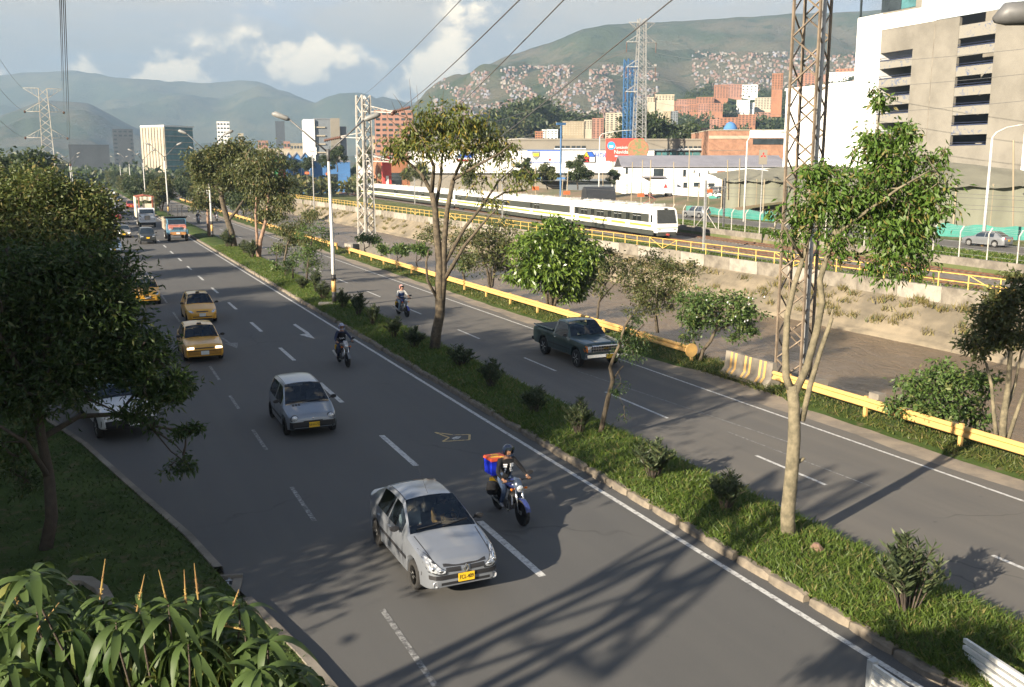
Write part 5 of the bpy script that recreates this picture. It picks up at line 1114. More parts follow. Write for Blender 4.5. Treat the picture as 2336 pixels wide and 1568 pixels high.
clio.sym('tail_light', 'rear', [(0.5, 0.72), (0.76, 0.72), (0.76, 0.9), (0.55, 0.9)], M_TAIL); clio.strip('roof_seam', 'top', np.linspace(-0.95, 0.0, 9), 0.50, 0.515, M_BLK, 0.004); clio.strip('roof_seam', 'top', np.linspace(-0.95, 0.0, 9), -0.515, -0.50, M_BLK, 0.004)
MB().tube([(-0.06, 0, 1.45), (-0.3, 0, 1.62), (-0.62, 0, 1.83)], [0.006, 0.004, 0.003], 5).build('aerial', M_BLK, clio.t)
for sg in (-1, 1):   # bonnet shut lines
    clio.strip('bonnet_seam', 'top', np.linspace(0.95, 1.88, 11), lambda u: sg*(0.66 - 0.07*(u - 0.95)) - 0.007, lambda u: sg*(0.66 - 0.07*(u - 0.95)) + 0.007, M_BLK, 0.004)
def occupant(label, loc, rz, top, skin, scale=1.0, arms=True):
    t = thing('person', label, 'person', loc, rz); J = {'pelvis': ((-0.05, 0, 0.0), (0.16, 0.13)), 'belly': ((-0.03, 0, 0.16), (0.15, 0.12)), 'chest': ((-0.05, 0, 0.36), (0.18, 0.12)), 'neck0': ((-0.05, 0, 0.50), 0.07), 'neck': ((-0.03, 0, 0.56), 0.052), 'head': ((0.0, 0, 0.66), 0.088), 'crown': ((-0.01, 0, 0.76), 0.08)}
    E = [('pelvis', 'belly'), ('belly', 'chest'), ('chest', 'neck0'), ('neck0', 'neck'), ('neck', 'head'), ('head', 'crown')]; reg = {('neck0', 'neck'): 1, ('neck', 'head'): 1, ('head', 'crown'): 1}; fing = []
    for sg, n in ((1, 'l'), (-1, 'r')):
        J.update({'sh' + n: ((-0.04, sg*0.19, 0.44), 0.075), 'el' + n: ((0.10, sg*0.28, 0.20), 0.055), 'wr' + n: ((0.32, sg*0.16, 0.28 if arms else 0.1), 0.036), 'ha' + n: ((0.39, sg*0.14, 0.30 if arms else 0.1), 0.034)})
        E += [('chest', 'sh' + n), ('sh' + n, 'el' + n), ('el' + n, 'wr' + n), ('wr' + n, 'ha' + n)]; reg.update({('el' + n, 'wr' + n): 0 if arms else 1, ('wr' + n, 'ha' + n): 1})
        for k in range(4): fing.append(([(0.40, sg*(0.11 + 0.02*k), 0.31), (0.44, sg*(0.11 + 0.02*k), 0.30), (0.445, sg*(0.11 + 0.02*k), 0.27)], 0.009))
        fing.append(([(0.38, sg*0.10, 0.30), (0.41, sg*0.08, 0.29), (0.43, sg*0.08, 0.28)], 0.011))
    link('body', skin_person('body', J, E, [top, skin], reg, fingers=fing, face=((0.0, 0, 0.665), 1.0)), t)
    h = MB(); h.grid([[(-0.018 + 0.105*math.cos(v)*math.cos(a), 0.098*math.cos(v)*math.sin(a), 0.70 + 0.105*math.sin(v) - (0.04 if math.cos(a) < 0.2 and v < 0.3 else 0)) for a in np.linspace(0, 2*math.pi, 15)[:-1]] for v in (0.1, 0.5, 0.9, 1.3, 1.55)], close=True); h.build('hair', M_HAIR, t, True)
    t.scale = (scale,)*3; return t
occupant('driver in orange shirt at the wheel of the nearest silver sedan', (6.27 + 0.36, 18.30 + 0.12, 0.62), S, M_ORC, M_SKINL, 0.9)
occupant('small passenger in pale top beside the driver of the nearest sedan', (6.27 - 0.38, 18.30 + 0.15, 0.62), S, M_PALEC, M_SKINL, 0.78, False)
# ---- small silver hatchback
tw = Car('silver_hatchback', 'small silver hatchback with round headlights and black bumper', 'car', (6.12, 30.45, 0), S,
    dict(L=3.43, W=1.63, wr=0.275, ww=0.17, xf=1.13, xr=-1.22, sill=0.20, roof=1.42, yroof=0.74, nose=0.16, tail=0.10, plan=0.06,
         deck=[(1.715, 0.56), (1.68, 0.64), (1.58, 0.71), (1.0, 0.88), (0.88, 0.92), (-1.5, 0.95), (-1.715, 0.85)], belt=[(-1.8, 0.93), (0.9, 0.86), (1.8, 0.66)], ws=(0.95, 0.18), rs=(-1.69, -1.36), win=[(0.66, -0.25), (-0.32, -1.3)], seats=[-0.05, -0.8]), M_SILVER2)
for sg in (-1, 1):
    h, _ = tw.hit('front', sg*0.56, 0.60); hh = h + Vector((-0.02, 0, 0)); MB().lathe([(0.001, 0.05), (0.07, 0.042), (0.108, 0.015), (0.112, -0.05)], tuple(hh), 0, 20).build('headlight', M_LENS, tw.t, True)
    MB().lathe([(0.112, 0.012), (0.125, 0.006), (0.122, -0.05)], tuple(hh), 0, 20).build('headlight_rim', M_BLK, tw.t, True)
tw.strip('bumper', 'front', np.linspace(-0.80, 0.80, 19), 0.285, 0.50, M_BLK, 0.022); tw.strip('air_intake', 'front', np.linspace(-0.3, 0.3, 7), 0.50, 0.53, M_BLK, 0.004)
tw.plate(0.40, 0.03, 'NAW-733', proud=0.04); tw.mirrors(0.62, 0.95); tw.wipers(0.9, 0.92); tw.doors([0.72, -0.29], 0.3, 0.82); tw.handles([-0.15], 0.78, M_BLK); tw.sides('side_strip', [(0.75, 0.42), (0.75, 0.50), (-0.85, 0.50), (-0.85, 0.42)], M_BLK, 0.012)
tw.strip('rear_bumper', 'rear', np.linspace(-0.76, 0.76, 13), 0.28, 0.5, M_BLK, 0.018)
for k in range(3): tw.decal('bonnet_vent', 'top', [(0.84 - 0.0, -0.46 + 0.09*k), (0.84, -0.40 + 0.09*k), (0.72, -0.40 + 0.09*k), (0.72, -0.46 + 0.09*k)], M_BLK, 0.006) if False else tw.decal('bonnet_vent', 'top', [(1.10, -0.50 + 0.09*k), (1.10, -0.435 + 0.09*k), (0.99, -0.435 + 0.09*k), (0.99, -0.50 + 0.09*k)], M_BLK, 0.006)
for sg in (-1, 1): tw.strip('roof_seam', 'top', np.linspace(-1.3, 0.18, 9), sg*0.52 - 0.009, sg*0.52 + 0.009, M_BLK, 0.004)
h, _ = tw.hit('front', 0, 0.60); MB().lathe([(0.001, 0.012), (0.03, 0.006), (0.03, -0.02)], tuple(h), 0, 4).build('diamond_badge', M_CHROME, tw.t)
# ---- taxis
def taxi_sign(c, x):
    h, _ = c.hit('top', x, 0.0); MB().box((x, 0, h.z + 0.035), (0.07, 0.2, 0.07), tap=(0.6, 0.8)).build('roof_sign', M_BLK, c.t)
t1 = Car('yellow_taxi', 'boxy old yellow taxi with both headlights lit', 'car', (4.44, 44.1, 0), S,
    dict(L=4.1, W=1.66, wr=0.285, ww=0.17, xf=1.22, xr=-1.22, sill=0.20, roof=1.40, yroof=0.76, nose=0.05, tail=0.05, plan=0.05, curve=1.0,
         deck=[(2.05, 0.60), (2.02, 0.74), (1.95, 0.78), (0.85, 0.93), (-1.3, 0.96), (-2.0, 0.94), (-2.05, 0.80)], belt=[(-2.1, 0.9), (0.9, 0.86), (2.1, 0.72)], ws=(0.90, 0.32), rs=(-1.55, -1.1), win=[(0.68, -0.22), (-0.28, -1.15)]), M_TAXI)
t1.sym('headlight', 'front', [(0.44, 0.61), (0.72, 0.61), (0.72, 0.71), (0.44, 0.70)], M_LAMPON, 0.01); t1.strip('grille', 'front', np.linspace(-0.40, 0.40, 9), 0.63, 0.675, M_BLK, 0.008); t1.strip('bumper', 'front', np.linspace(-0.78, 0.78, 15), 0.36, 0.54, mat('dark_yellow_plastic', (0.40, 0.19, 0.02), 0.5), 0.03); t1.strip('bumper_lip', 'front', np.linspace(-0.78, 0.78, 15), 0.53, 0.555, M_BLK, 0.036)
t1.plate(0.45, 0.0, '', False, proud=0.045); t1.mirrors(0.66, 0.97); t1.wipers(0.9, 0.93); t1.doors([0.74, -0.25], 0.3, 0.82); taxi_sign(t1, 0.22); t1.handles([-0.12, -1.0], 0.76, M_BLK)
t1.strip('bonnet_vent', 'top', np.linspace(0.97, 1.01, 2), 0.12, 0.5, M_BLK, 0.005); t1.strip('bonnet_vent', 'top', np.linspace(0.97, 1.01, 2), -0.5, -0.12, M_BLK, 0.005)
P2 = dict(L=3.85, W=1.62, wr=0.28, ww=0.17, xf=1.20, xr=-1.24, sill=0.20, roof=1.43, yroof=0.72, nose=0.20, tail=0.12, plan=0.09,
          deck=[(1.925, 0.60), (1.88, 0.69), (1.78, 0.76), (1.0, 0.93), (0.85, 0.97), (-1.5, 1.0), (-1.925, 0.9)], belt=[(-2.0, 0.96), (0.9, 0.89), (2.0, 0.7)], ws=(0.92, 0.1), rs=(-1.86, -1.3), win=[(0.62, -0.25), (-0.32, -1.25)])
t2 = Car('yellow_taxi', 'rounded yellow taxi with slit grille right behind the boxy one', 'car', (5.58, 54.9, 0), S, P2, M_TAXI)
t2.sym('headlight', 'front', [(0.44, 0.63), (0.56, 0.60), (0.72, 0.66), (0.72, 0.76), (0.56, 0.74)], M_LENS, 0.012); t2.strip('grille', 'front', np.linspace(-0.30, 0.30, 7), 0.645, 0.70, M_BLK, 0.01); t2.strip('air_intake', 'front', np.linspace(-0.5, 0.5, 9), 0.37, 0.42, M_BLK, 0.006); t2.plate(0.50, 0, '', False, proud=0.03); t2.mirrors(0.58, 0.98); taxi_sign(t2, -0.1); t2.doors([0.7, -0.29], 0.3, 0.86)
t3 = Car('yellow_taxi', 'tall round-nosed yellow taxi half hidden by the dark tree', 'car', (3.38, 63.4, 0), S,
    dict(L=3.5, W=1.52, wr=0.27, ww=0.16, xf=1.12, xr=-1.2, sill=0.2, roof=1.50, yroof=0.74, nose=0.22, tail=0.1, plan=0.1, deck=[(1.75, 0.62), (1.7, 0.72), (1.55, 0.82), (0.95, 1.0), (-1.5, 1.02), (-1.75, 0.9)], belt=[(-1.8, 0.98), (0.9, 0.93), (1.8, 0.7)], ws=(1.0, 0.3), rs=(-1.72, -1.4), win=[(0.72, -0.2), (-0.26, -1.3)]), M_TAXI)
t3.sym('headlight', 'front', [(0.42, 0.66), (0.56, 0.64), (0.66, 0.72), (0.64, 0.86), (0.52, 0.80)], M_LENS, 0.012); t3.plate(0.52, 0, '', False, proud=0.03); t3.mirrors(0.66, 1.02); taxi_sign(t3, 0.1); t3.strip('air_intake', 'front', np.linspace(-0.4, 0.4, 7), 0.36, 0.42, M_BLK, 0.006)
t4 = Car('yellow_taxi', 'dark-shaded yellow taxi with orange lamp at far left under the tree', 'car', (-5.0, 38.6, 0), S + R(28), dict(P2), M_TAXI)
t4.sym('headlight', 'front', [(0.44, 0.63), (0.56, 0.60), (0.72, 0.66), (0.72, 0.76), (0.56, 0.74)], M_LENS, 0.012); t4.sides('turn_signal', [(1.5, 0.62), (1.62, 0.62), (1.62, 0.68), (1.5, 0.68)], mat('lit_indicator', (0.9, 0.3, 0.03), 0.4, var=0, emit=(1, 0.32, 0.03, 1.0)), 0.02); t4.plate(0.5, 0, '', False, proud=0.03)
# ---- dark green pickup
pk = Car('green_pickup', 'dark green pickup truck with covered bed on the right carriageway', 'pickup', (19.46, 36.45, 0), S,
    dict(L=5.1, W=1.92, wr=0.375, ww=0.23, xf=1.65, xr=-1.45, sill=0.40, roof=1.76, yroof=0.74, nose=0.02, tail=0.02, plan=0.03, gap=0.09, curve=1.0, norear=False,
         deck=[(2.55, 0.98), (2.5, 1.06), (2.4, 1.10), (1.0, 1.17), (-0.5, 1.19), (-2.5, 1.19), (-2.55, 1.16)], belt=[(-2.6, 1.13), (-0.4, 1.12), (0.9, 1.10), (2.6, 1.05)], ws=(1.02, 0.42), rs=(-0.55, -0.43), win=[(0.78, -0.36)]), M_GREENP)
pk.strip('grille', 'front', np.linspace(-0.66, 0.66, 13), 0.76, 1.02, M_BLK, 0.012)
for z in (0.77, 0.89, 1.01): pk.strip('grille_bar', 'front', np.linspace(-0.66, 0.66, 13), z - 0.022, z + 0.022, M_CHROME, 0.03)
for k in range(11): u = -0.6 + k*0.12; pk.strip('grille_bar', 'front', [u - 0.01, u + 0.01], 0.77, 1.01, M_GREYP, 0.022)
MB().box((2.575, 0, 0.895), (0.03, 0.26, 0.05)).box((2.575, 0, 0.895), (0.03, 0.12, 0.085)).build('bow_tie_badge', mat('gold_badge', (0.4, 0.28, 0.08), 0.3, 0.6), pk.t)
for sg in (-1, 1):
    pk.decal('headlight', 'front', [(sg*0.69, 0.76), (sg*0.85, 0.76), (sg*0.85, 1.0), (sg*0.69, 1.0)], M_LENS, 0.02); pk.decal('turn_signal', 'front', [(sg*0.86, 0.76), (sg*0.93, 0.76), (sg*0.93, 1.02), (sg*0.86, 1.02)], M_ORANGE, 0.018)
fb = MB(); fb.prism([(2.5, 0.46), (2.68, 0.48), (2.72, 0.56), (2.70, 0.68), (2.5, 0.70)], -0.95, 0.95, 1); fb.build('front_bumper', M_CHROME, pk.t, 30)
MB().prism([(-2.5, 0.5), (-2.68, 0.52), (-2.68, 0.64), (-2.5, 0.66)], -0.92, 0.92, 1).build('rear_bumper', M_BLK, pk.t)
pl = MB().box((2.735, 0.1, 0.585), (0.012, 0.34, 0.17)).build('number_plate', M_PLATEY, pk.t); pk.mirrors(0.85, 1.22); pk.wipers(1.0, 1.17, ((-0.62, -0.05), (0.02, 0.6))); pk.doors([0.82, -0.42], 0.5, 1.06); pk.handles([-0.25], 1.0, M_CHROME)
bd = MB(); bd.grid([[(x, y, 1.235 + 0.02*math.cos(y*1.5)) for y in np.linspace(-0.84, 0.84, 7)] for x in np.linspace(-2.5, -0.62, 9)]); bd.build('bed_cover', mat('black_vinyl', (0.03, 0.03, 0.032), 0.6), pk.t, True)
for sg in (-1, 1): MB().tube([(-2.52, sg*0.88, 1.235), (-0.6, sg*0.88, 1.235)], 0.035, 6).build('bed_rail', M_GREENP, pk.t)
for sg in (-1, 1): pk.strip('bonnet_crease', 'top', np.linspace(1.1, 2.38, 9), sg*0.42 - 0.012, sg*0.42 + 0.012, M_GREENP, 0.012)
pk.sides('body_moulding', [(1.1, 0.66), (1.1, 0.70), (-0.9, 0.70), (-0.9, 0.66)], M_BLK, 0.01)
# ---- white pickup under the tree
wp = Car('white_pickup', 'white pickup turning out from under the dark tree', 'pickup', (0.55, 33.0, 0), S + R(9),
    dict(L=4.9, W=1.75, wr=0.33, ww=0.2, xf=1.55, xr=-1.4, sill=0.38, roof=1.62, yroof=0.74, nose=0.10, tail=0.02, plan=0.05, gap=0.07,
         deck=[(2.45, 0.82), (2.4, 0.92), (2.2, 0.98), (1.0, 1.10), (-2.4, 1.12), (-2.45, 1.05)], belt=[(-2.5, 1.05), (1.0, 1.02), (2.5, 0.9)], ws=(1.1, 0.45), rs=(-0.5, -0.35), win=[(0.85, -0.28)]), M_WHITEP)
wp.sym('headlight', 'front', [(0.5, 0.76), (0.78, 0.74), (0.8, 0.9), (0.5, 0.86)], M_LENS, 0.012); wp.strip('grille', 'front', np.linspace(-0.44, 0.44, 7), 0.76, 0.85, M_BLK, 0.01); wp.strip('bumper', 'front', np.linspace(-0.82, 0.82, 13), 0.46, 0.68, M_BLK, 0.05); wp.mirrors(0.9, 1.1); wp.wipers(1.0, 1.1); wp.doors([0.88, -0.32], 0.5, 1.0)
pl = MB().box((2.52, 0.12, 0.57), (0.012, 0.34, 0.17)).build('number_plate', M_PLATEW, wp.t)
# ---- motorcycles and riders
m1 = motorcycle('motorcycle', 'blue motorcycle with chrome fork nearest the camera, carrying a blue box', (8.86, 19.9, 0), S + R(3), mat('blue_tank', (0.03, 0.045, 0.16), 0.25, coat=0.5), mat('dark_fairing', (0.05, 0.07, 0.11), 0.2, coat=0.5))
rider('person', 'motorcycle rider in black jacket with white print and blue jeans, nearest camera', (8.86, 19.9, 0), S + R(3), M_BLKC, M_JEANS, 'long', mat('navy_helmet', (0.02, 0.03, 0.06), 0.2, coat=0.5))
r1 = [o for o in C.objects if o.name.startswith('person') and o.get('label', '').startswith('motorcycle rider in black jacket')][0]
for (y, z, w, hh) in ((-0.085, 1.285, 0.10, 0.03), (0.085, 1.285, 0.10, 0.03), (-0.09, 1.235, 0.09, 0.045), (0.09, 1.235, 0.09, 0.045), (-0.07, 1.16, 0.035, 0.05), (0.07, 1.165, 0.055, 0.05), (-0.08, 1.1, 0.03, 0.03), (0.09, 1.105, 0.07, 0.025)):
    k = MB(); k.box((0, 0, 0), (0.02, w, hh)); o = k.build('jacket_print', M_WPRINT, r1); o.location = (-0.083 + (z - 1.2)*0.22, y, z); o.rotation_euler = (0, R(-14), (-1 if y < 0 else 1)*0.35)
bx = thing('delivery_box', 'blue delivery box with red and yellow lid behind the front rider', 'box', (8.86 - 0.03, 19.9 + 0.78, 0.86), S + R(3))
MB().box((0, 0, 0.19), (0.40, 0.40, 0.36), tap=(1.08, 1.08)).build('box_body', mat('blue_box', (0.01, 0.03, 0.55), 0.5, var=0.05), bx); MB().box((0, 0, 0.40), (0.47, 0.47, 0.06), tap=(0.9, 0.9)).build('lid', mat('red_lid', (0.55, 0.08, 0.03), 0.5, var=0.05), bx)
for k, (x, y, w) in enumerate(((-0.1, 0.02, 0.09), (0.05, -0.06, 0.12), (0.12, 0.1, 0.07))): MB().prism([(x - 0.05, y - w), (x + 0.03, y - w*0.7), (x + 0.06, y + w), (x - 0.02, y + w*0.8)], 0.425, 0.436, 2).build('lid_print', mat('yellow_print', (0.8, 0.5, 0.05), 0.6, var=0), bx)
MB().lathe([(0.001, -0.17), (0.12, -0.14), (0.15, 0), (0.12, 0.14), (0.001, 0.17)], (0, 0, 0), 2, 12).build('saddle_bag', M_BLKC, m1, True, (-0.45, -0.25, 0.62))
m2 = motorcycle('motorcycle', 'dark motorcycle with grey fairing on the left carriageway, ridden by vest rider', (9.75, 39.3, 0), S + R(2), mat('grey_tank', (0.12, 0.13, 0.14), 0.3, coat=0.4), mat('silver_fairing', (0.4, 0.4, 0.4), 0.25, 0.5))
r2 = rider('person', 'motorcycle rider in navy clothes with black lettered vest', (9.75, 39.3, 0), S + R(2), M_NAVY, M_NAVY, 'long', mat('blue_white_helmet', (0.04, 0.07, 0.22), 0.2, coat=0.5, col2=(0.55, 0.55, 0.6), scale=6), shoe=M_BLKC); vest(r2, M_BLKC); chest_text(r2, 'LSA', M_WPRINT, 1.13, 0.13); o = r2.children[-1]; o.location.x = -0.055
m3 = motorcycle('motorcycle', 'blue motorcycle with round headlamp on the right carriageway', (16.25, 51.4, 0), S + R(4), mat('blue_tank2', (0.05, 0.06, 0.28), 0.25, coat=0.5), M_BLK)
MB().lathe([(0.001, 0.06), (0.08, 0.05), (0.105, 0.0), (0.09, -0.1)], (0.56, 0, 0.93), 0, 16).build('round_headlamp', M_LENS, m3, True)
r3 = rider('person', 'motorcycle rider in white sleeves, blue vest, light jeans and red helmet', (16.25, 51.4, 0), S + R(4), M_WHITEC, M_JEANSL, 'short', mat('red_white_helmet', (0.42, 0.06, 0.04), 0.25, coat=0.5, col2=(0.6, 0.55, 0.5), scale=5), M_SKINL); vest(r3, cloth('blue_vest', (0.03, 0.07, 0.2)), ((1.30, M_WPRINT), (1.08, M_WPRINT)))
for (x, y, lab, lab2) in ((16.3, 153, 'distant dark motorcycle between the dump truck and the trees', 'distant rider in black left of the two far motorcycles'), (19.6, 158, 'distant motorcycle by the far white lamp post', 'distant rider in blue by the far lamp post')):
    c = copy_tree(m2, None, lab); c.location = (x, y, 0); c2 = copy_tree(r2, None, lab2); c2.location = (x, y, 0)
# ---- far traffic
def far_car(name, label, cat, x, y, P, m, lit=False, plate=True):
    c = Car(name, label, cat, (x, y, 0), S, P, m, real=False); z = c.D(c.L - 0.05) - 0.05
    c.sym('headlight', 'front', [(0.45, z - 0.1), (0.72, z - 0.08), (0.72, z + 0.0), (0.45, z - 0.01)], M_LAMPON if lit else M_LENS, 0.012); c.strip('grille', 'front', np.linspace(-0.4, 0.4, 5), z - 0.09, z - 0.02, M_BLK, 0.01); c.plate(z - 0.2, 0, '', plate, proud=0.03); c.mirrors(P['ws'][0] - 0.25, P['belt'][1][1] + 0.1); c.strip('bumper', 'front', np.linspace(-0.7, 0.7, 9), 0.3, 0.42, M_BLK, 0.012)
    return c
PS = dict(L=4.3, W=1.68, wr=0.3, xf=1.3, xr=-1.25, sill=0.2, roof=1.42, nose=0.16, tail=0.12, plan=0.08, deck=[(2.15, 0.6), (2.1, 0.72), (1.9, 0.8), (0.9, 0.96), (-1.4, 1.0), (-2.1, 0.98), (-2.15, 0.85)], belt=[(-2.2, 0.95), (0.9, 0.9), (2.2, 0.72)], ws=(0.9, 0.2), rs=(-1.7, -1.0), win=[(0.65, -0.2), (-0.28, -1.1)])
PV = dict(L=4.3, W=1.75, wr=0.35, xf=1.4, xr=-1.3, sill=0.32, roof=1.70, nose=0.08, tail=0.06, plan=0.05, deck=[(2.15, 0.8), (2.1, 0.95), (1.9, 1.0), (0.85, 1.1), (-1.8, 1.14), (-2.15, 1.0)], belt=[(-2.2, 1.08), (0.9, 1.04), (2.2, 0.9)], ws=(0.9, 0.35), rs=(-2.1, -1.8), win=[(0.65, -0.25), (-0.32, -1.0), (-1.07, -1.7)])
far_car('dark_off_roader', 'dark square off-road car left of the dump truck', 'car', 6.62, 114.9, PV, M_DKP); far_car('champagne_sedan', 'champagne sedan with lit headlights behind the dark off-road car', 'car', 4.6, 126, PS, M_BEIGEP, True)
far_car('pale_blue_sedan', 'pale blue sedan peeping out below the olive tree', 'car', 2.7, 103, PS, M_BLUEP); far_car('white_sedan', 'white sedan behind the champagne sedan', 'car', 3.4, 140, PS, M_WHITEP); far_car('red_car', 'bright red car right behind the white-cabbed truck', 'car', 13.2 - 3.6, 214, PV, M_REDP); far_car('red_sedan', 'red sedan further back left of the box truck', 'car', 5.2, 168, PS, M_REDP)
far_car('grey_sedan', 'small grey sedan far up the road', 'car', 8.8, 260, PS, M_GREYP, True); far_car('white_van', 'small white car farthest up the road', 'car', 9.6, 330, PV, M_WHITEP, True); far_car('dark_sedan', 'dark sedan far back in the middle lane', 'car', 6.0, 196, PS, M_DKP)
def truck(name, label, x, y, cabm, kind):
    t = thing(name, label, 'truck', (x, y, 0), S); hood = MB()
    if kind == 'dump':
        blue, pink, org = mat('faded_blue_paint', (0.10, 0.22, 0.32), 0.5, var=0.2), mat('faded_pink_paint', (0.45, 0.17, 0.13), 0.5, var=0.2), mat('faded_orange_paint', (0.42, 0.2, 0.07), 0.5, var=0.2)
        MB().prism([(1.0, 0.85), (2.45, 0.85), (2.5, 1.25), (2.42, 1.72), (1.4, 1.86), (1.0, 1.9)], -0.92, 0.92, 1).build('bonnet', pink, t); MB().box((2.5, 0, 1.08), (0.06, 2.15, 0.5)).build('nose_panel', blue, t)
        MB().prism([(-0.2, 0.85), (1.2, 0.85), (1.3, 1.88), (0.85, 2.50), (-0.2, 2.55)], -1.05, 1.05, 1).build('cab', blue, t); MB().prism([(1.318, 1.93), (0.90, 2.45), (0.92, 2.46), (1.335, 1.95)], -0.92, 0.92, 1).build('windshield', G_DARK, t)
        for sg in (-1, 1): MB().span((0.0, sg*1.04, 1.9), (0.9, sg*1.07, 2.4)).build('side_window', G_DARK, t)
        for sg in (-1, 1): MB().prism([(1.2, 0.8), (2.4, 0.8), (2.3, 1.3), (1.5, 1.35)], sg*0.75, sg*1.16, 1).build('fender', blue, t); MB().lathe([(0.001, 0.03), (0.13, 0.02), (0.15, 0)], (2.53, sg*0.78, 1.35), 0, 14).build('headlight', M_LENS, t)
        MB().box((2.49, 0, 1.40), (0.06, 1.05, 0.42)).build('grille', M_BLK, t)
        for k in range(3): MB().box((2.53, 0, 1.28 + 0.13*k), (0.05, 1.0, 0.04)).build('grille_bar', blue, t)
        MB().box((2.56, 0, 0.92), (0.1, 1.7, 0.34)).build('bumper', org, t); MB().box((2.63, 0, 0.93), (0.02, 0.4, 0.2)).build('number_plate', M_PLATEW, t)
        dm = mat('dump_body_steel', (0.05, 0.055, 0.06), 0.6, 0.3, var=0.3); sd = mat('worn_beige_steel', (0.33, 0.27, 0.2), 0.8, var=0.3)
        b = MB(); b.prism([(-4.2, 1.2), (-0.35, 1.2), (-0.3, 2.55), (-4.3, 2.55)], -1.2, 1.2, 1); b.build('dump_body', sd, t); MB().prism([(-0.4, 2.5), (1.0, 2.72), (1.0, 2.80), (-0.4, 2.62)], -1.25, 1.25, 1).build('cab_guard', dm, t)
        for yy in (-0.35, 0.3, 0.75): MB().tube([(-0.3, yy, 2.6), (-0.3, yy, 4.0)], 0.05, 6).build('stake', M_BLK, t)
        add_wheels(t, [(1.75, -0.95, 0.48), (1.75, 0.95, 0.48), (-2.8, -0.95, 0.48), (-2.8, 0.95, 0.48)], 0.48, 0.3)
    else:
        MB().prism([(1.0, 0.9), (2.4, 0.9), (2.5, 1.3), (2.35, 1.75), (1.4, 1.85), (1.0, 1.9)], -0.85, 0.85, 1).build('bonnet', cabm, t); MB().prism([(-0.3, 0.9), (1.2, 0.9), (1.25, 1.85), (0.9, 2.65), (-0.3, 2.7)], -1.08, 1.08, 1).build('cab', cabm, t)
        MB().prism([(1.27, 1.92), (0.95, 2.5), (0.97, 2.52), (1.29, 1.94)], -0.95, 0.95, 1).build('windshield', G_DARK, t); MB().box((2.47, 0, 1.38), (0.06, 0.75, 0.62)).build('grille', M_CHROME, t); MB().box((2.55, 0, 0.85), (0.15, 2.1, 0.24)).build('bumper', cabm, t); MB().box((2.5, 0, 0.55), (0.1, 1.6, 0.3)).build('lower_panel', M_BLK, t)
        for sg in (-1, 1): MB().prism([(1.3, 0.8), (2.4, 0.8), (2.35, 1.3), (1.6, 1.45)], sg*0.7, sg*1.12, 1).build('fender', cabm, t); MB().box((2.42, sg*0.85, 1.2), (0.06, 0.25, 0.2)).build('headlight', M_LENS, t)
        tarp = mat('cream_tarpaulin', (0.62, 0.55, 0.42), 0.8, var=0.1); red = mat('rust_red_frame', (0.33, 0.09, 0.05), 0.7)
        MB().box((-3.2, 0, 1.25), (5.6, 2.4, 0.2)).build('load_bed', M_BLK, t)
        for sg in (-1, 1): MB().span((-6.0, sg*1.2, 1.3), (-0.45, sg*1.26, 4.2)).build('side_tarp', tarp, t)
        for xx in np.linspace(-6, -0.45, 6): MB().tube([(xx, -1.22, 4.15), (xx, 0, 4.42), (xx, 1.22, 4.15)], 0.06, 6).build('roof_hoop', red, t)
        MB().prism([(-1.26, 4.2), (0, 4.4), (1.26, 4.2), (1.26, 4.26), (0, 4.47), (-1.26, 4.26)], -6.0, -0.4, 0).build('roof_tarp', red, t)
        for yy in (-0.85, 0.95): MB().box((-0.4, yy, 2.8), (0.1, 0.12, 2.8)).build('front_post', red, t)
        b = MB(); b.grid([[(-0.42 + 0.05*math.sin(y*9), y, z - 0.22*abs(math.sin(y*3.2))*(1 if z < 4.1 else 0)) for y in np.linspace(-1.2, 1.2, 17)] for z in (4.25, 4.05, 3.85)]); b.build('rolled_tarp', tarp, t, True); MB().box((-0.9, 0.3, 2.9), (0.5, 1.3, 0.7)).build('load', tarp, t)
        add_wheels(t, [(1.75, -0.95, 0.5), (1.75, 0.95, 0.5), (-3.0, -0.95, 0.5), (-3.0, 0.95, 0.5), (-4.3, -0.95, 0.5), (-4.3, 0.95, 0.5)], 0.5, 0.3)
    MB().box((-1.2, 0, 0.75), (6.2, 0.9, 0.25)).build('chassis', M_BLK, t); return t
truck('dump_truck', 'dump truck with faded pink and blue front and dark body', 10.05, 118.3, None, 'dump'); truck('stake_truck', 'tall cream-sided truck with white cab and rust-red roof', 8.6, 147.5, M_WHITEP, 'stake')
def bus(label, x, y, L=11):
    t = thing('bus', label, 'bus', (x, y, 0), S); b = MB(); w = 1.25
    b.prism([(-w, 0.4), (w, 0.4), (w, 2.9), (w*0.85, 3.15), (-w*0.85, 3.15), (-w, 2.9)], -L/2, L/2, 0); b.build('body', M_WHITEP, t); MB().box((L/2 + 0.01, 0, 2.0), (0.04, 2.2, 1.1)).build('windshield', G_DARK, t); MB().box((L/2 + 0.01, 0, 0.75), (0.05, 2.4, 0.25)).build('bumper', M_BLK, t)
    for sg in (-1, 1):
        for k in range(7): MB().box((-L/2 + 1.2 + k*1.4, sg*w, 2.1), (1.2, 0.03, 0.8)).build('window', G_DARK, t)
        MB().box((L/2 + 0.02, sg*0.95, 0.95), (0.04, 0.3, 0.2)).build('headlight', M_LENS, t)
    add_wheels(t, [(L*0.32, -1.05, 0.48), (L*0.32, 1.05, 0.48), (-L*0.3, -1.05, 0.48), (-L*0.3, 1.05, 0.48)], 0.48, 0.3); return t
bus('white bus half hidden behind the olive tree top', 4.4, 186); bus('distant white bus beyond the first bus', 1.8, 262); bus('distant white bus farthest away at left', 2.2, 330)
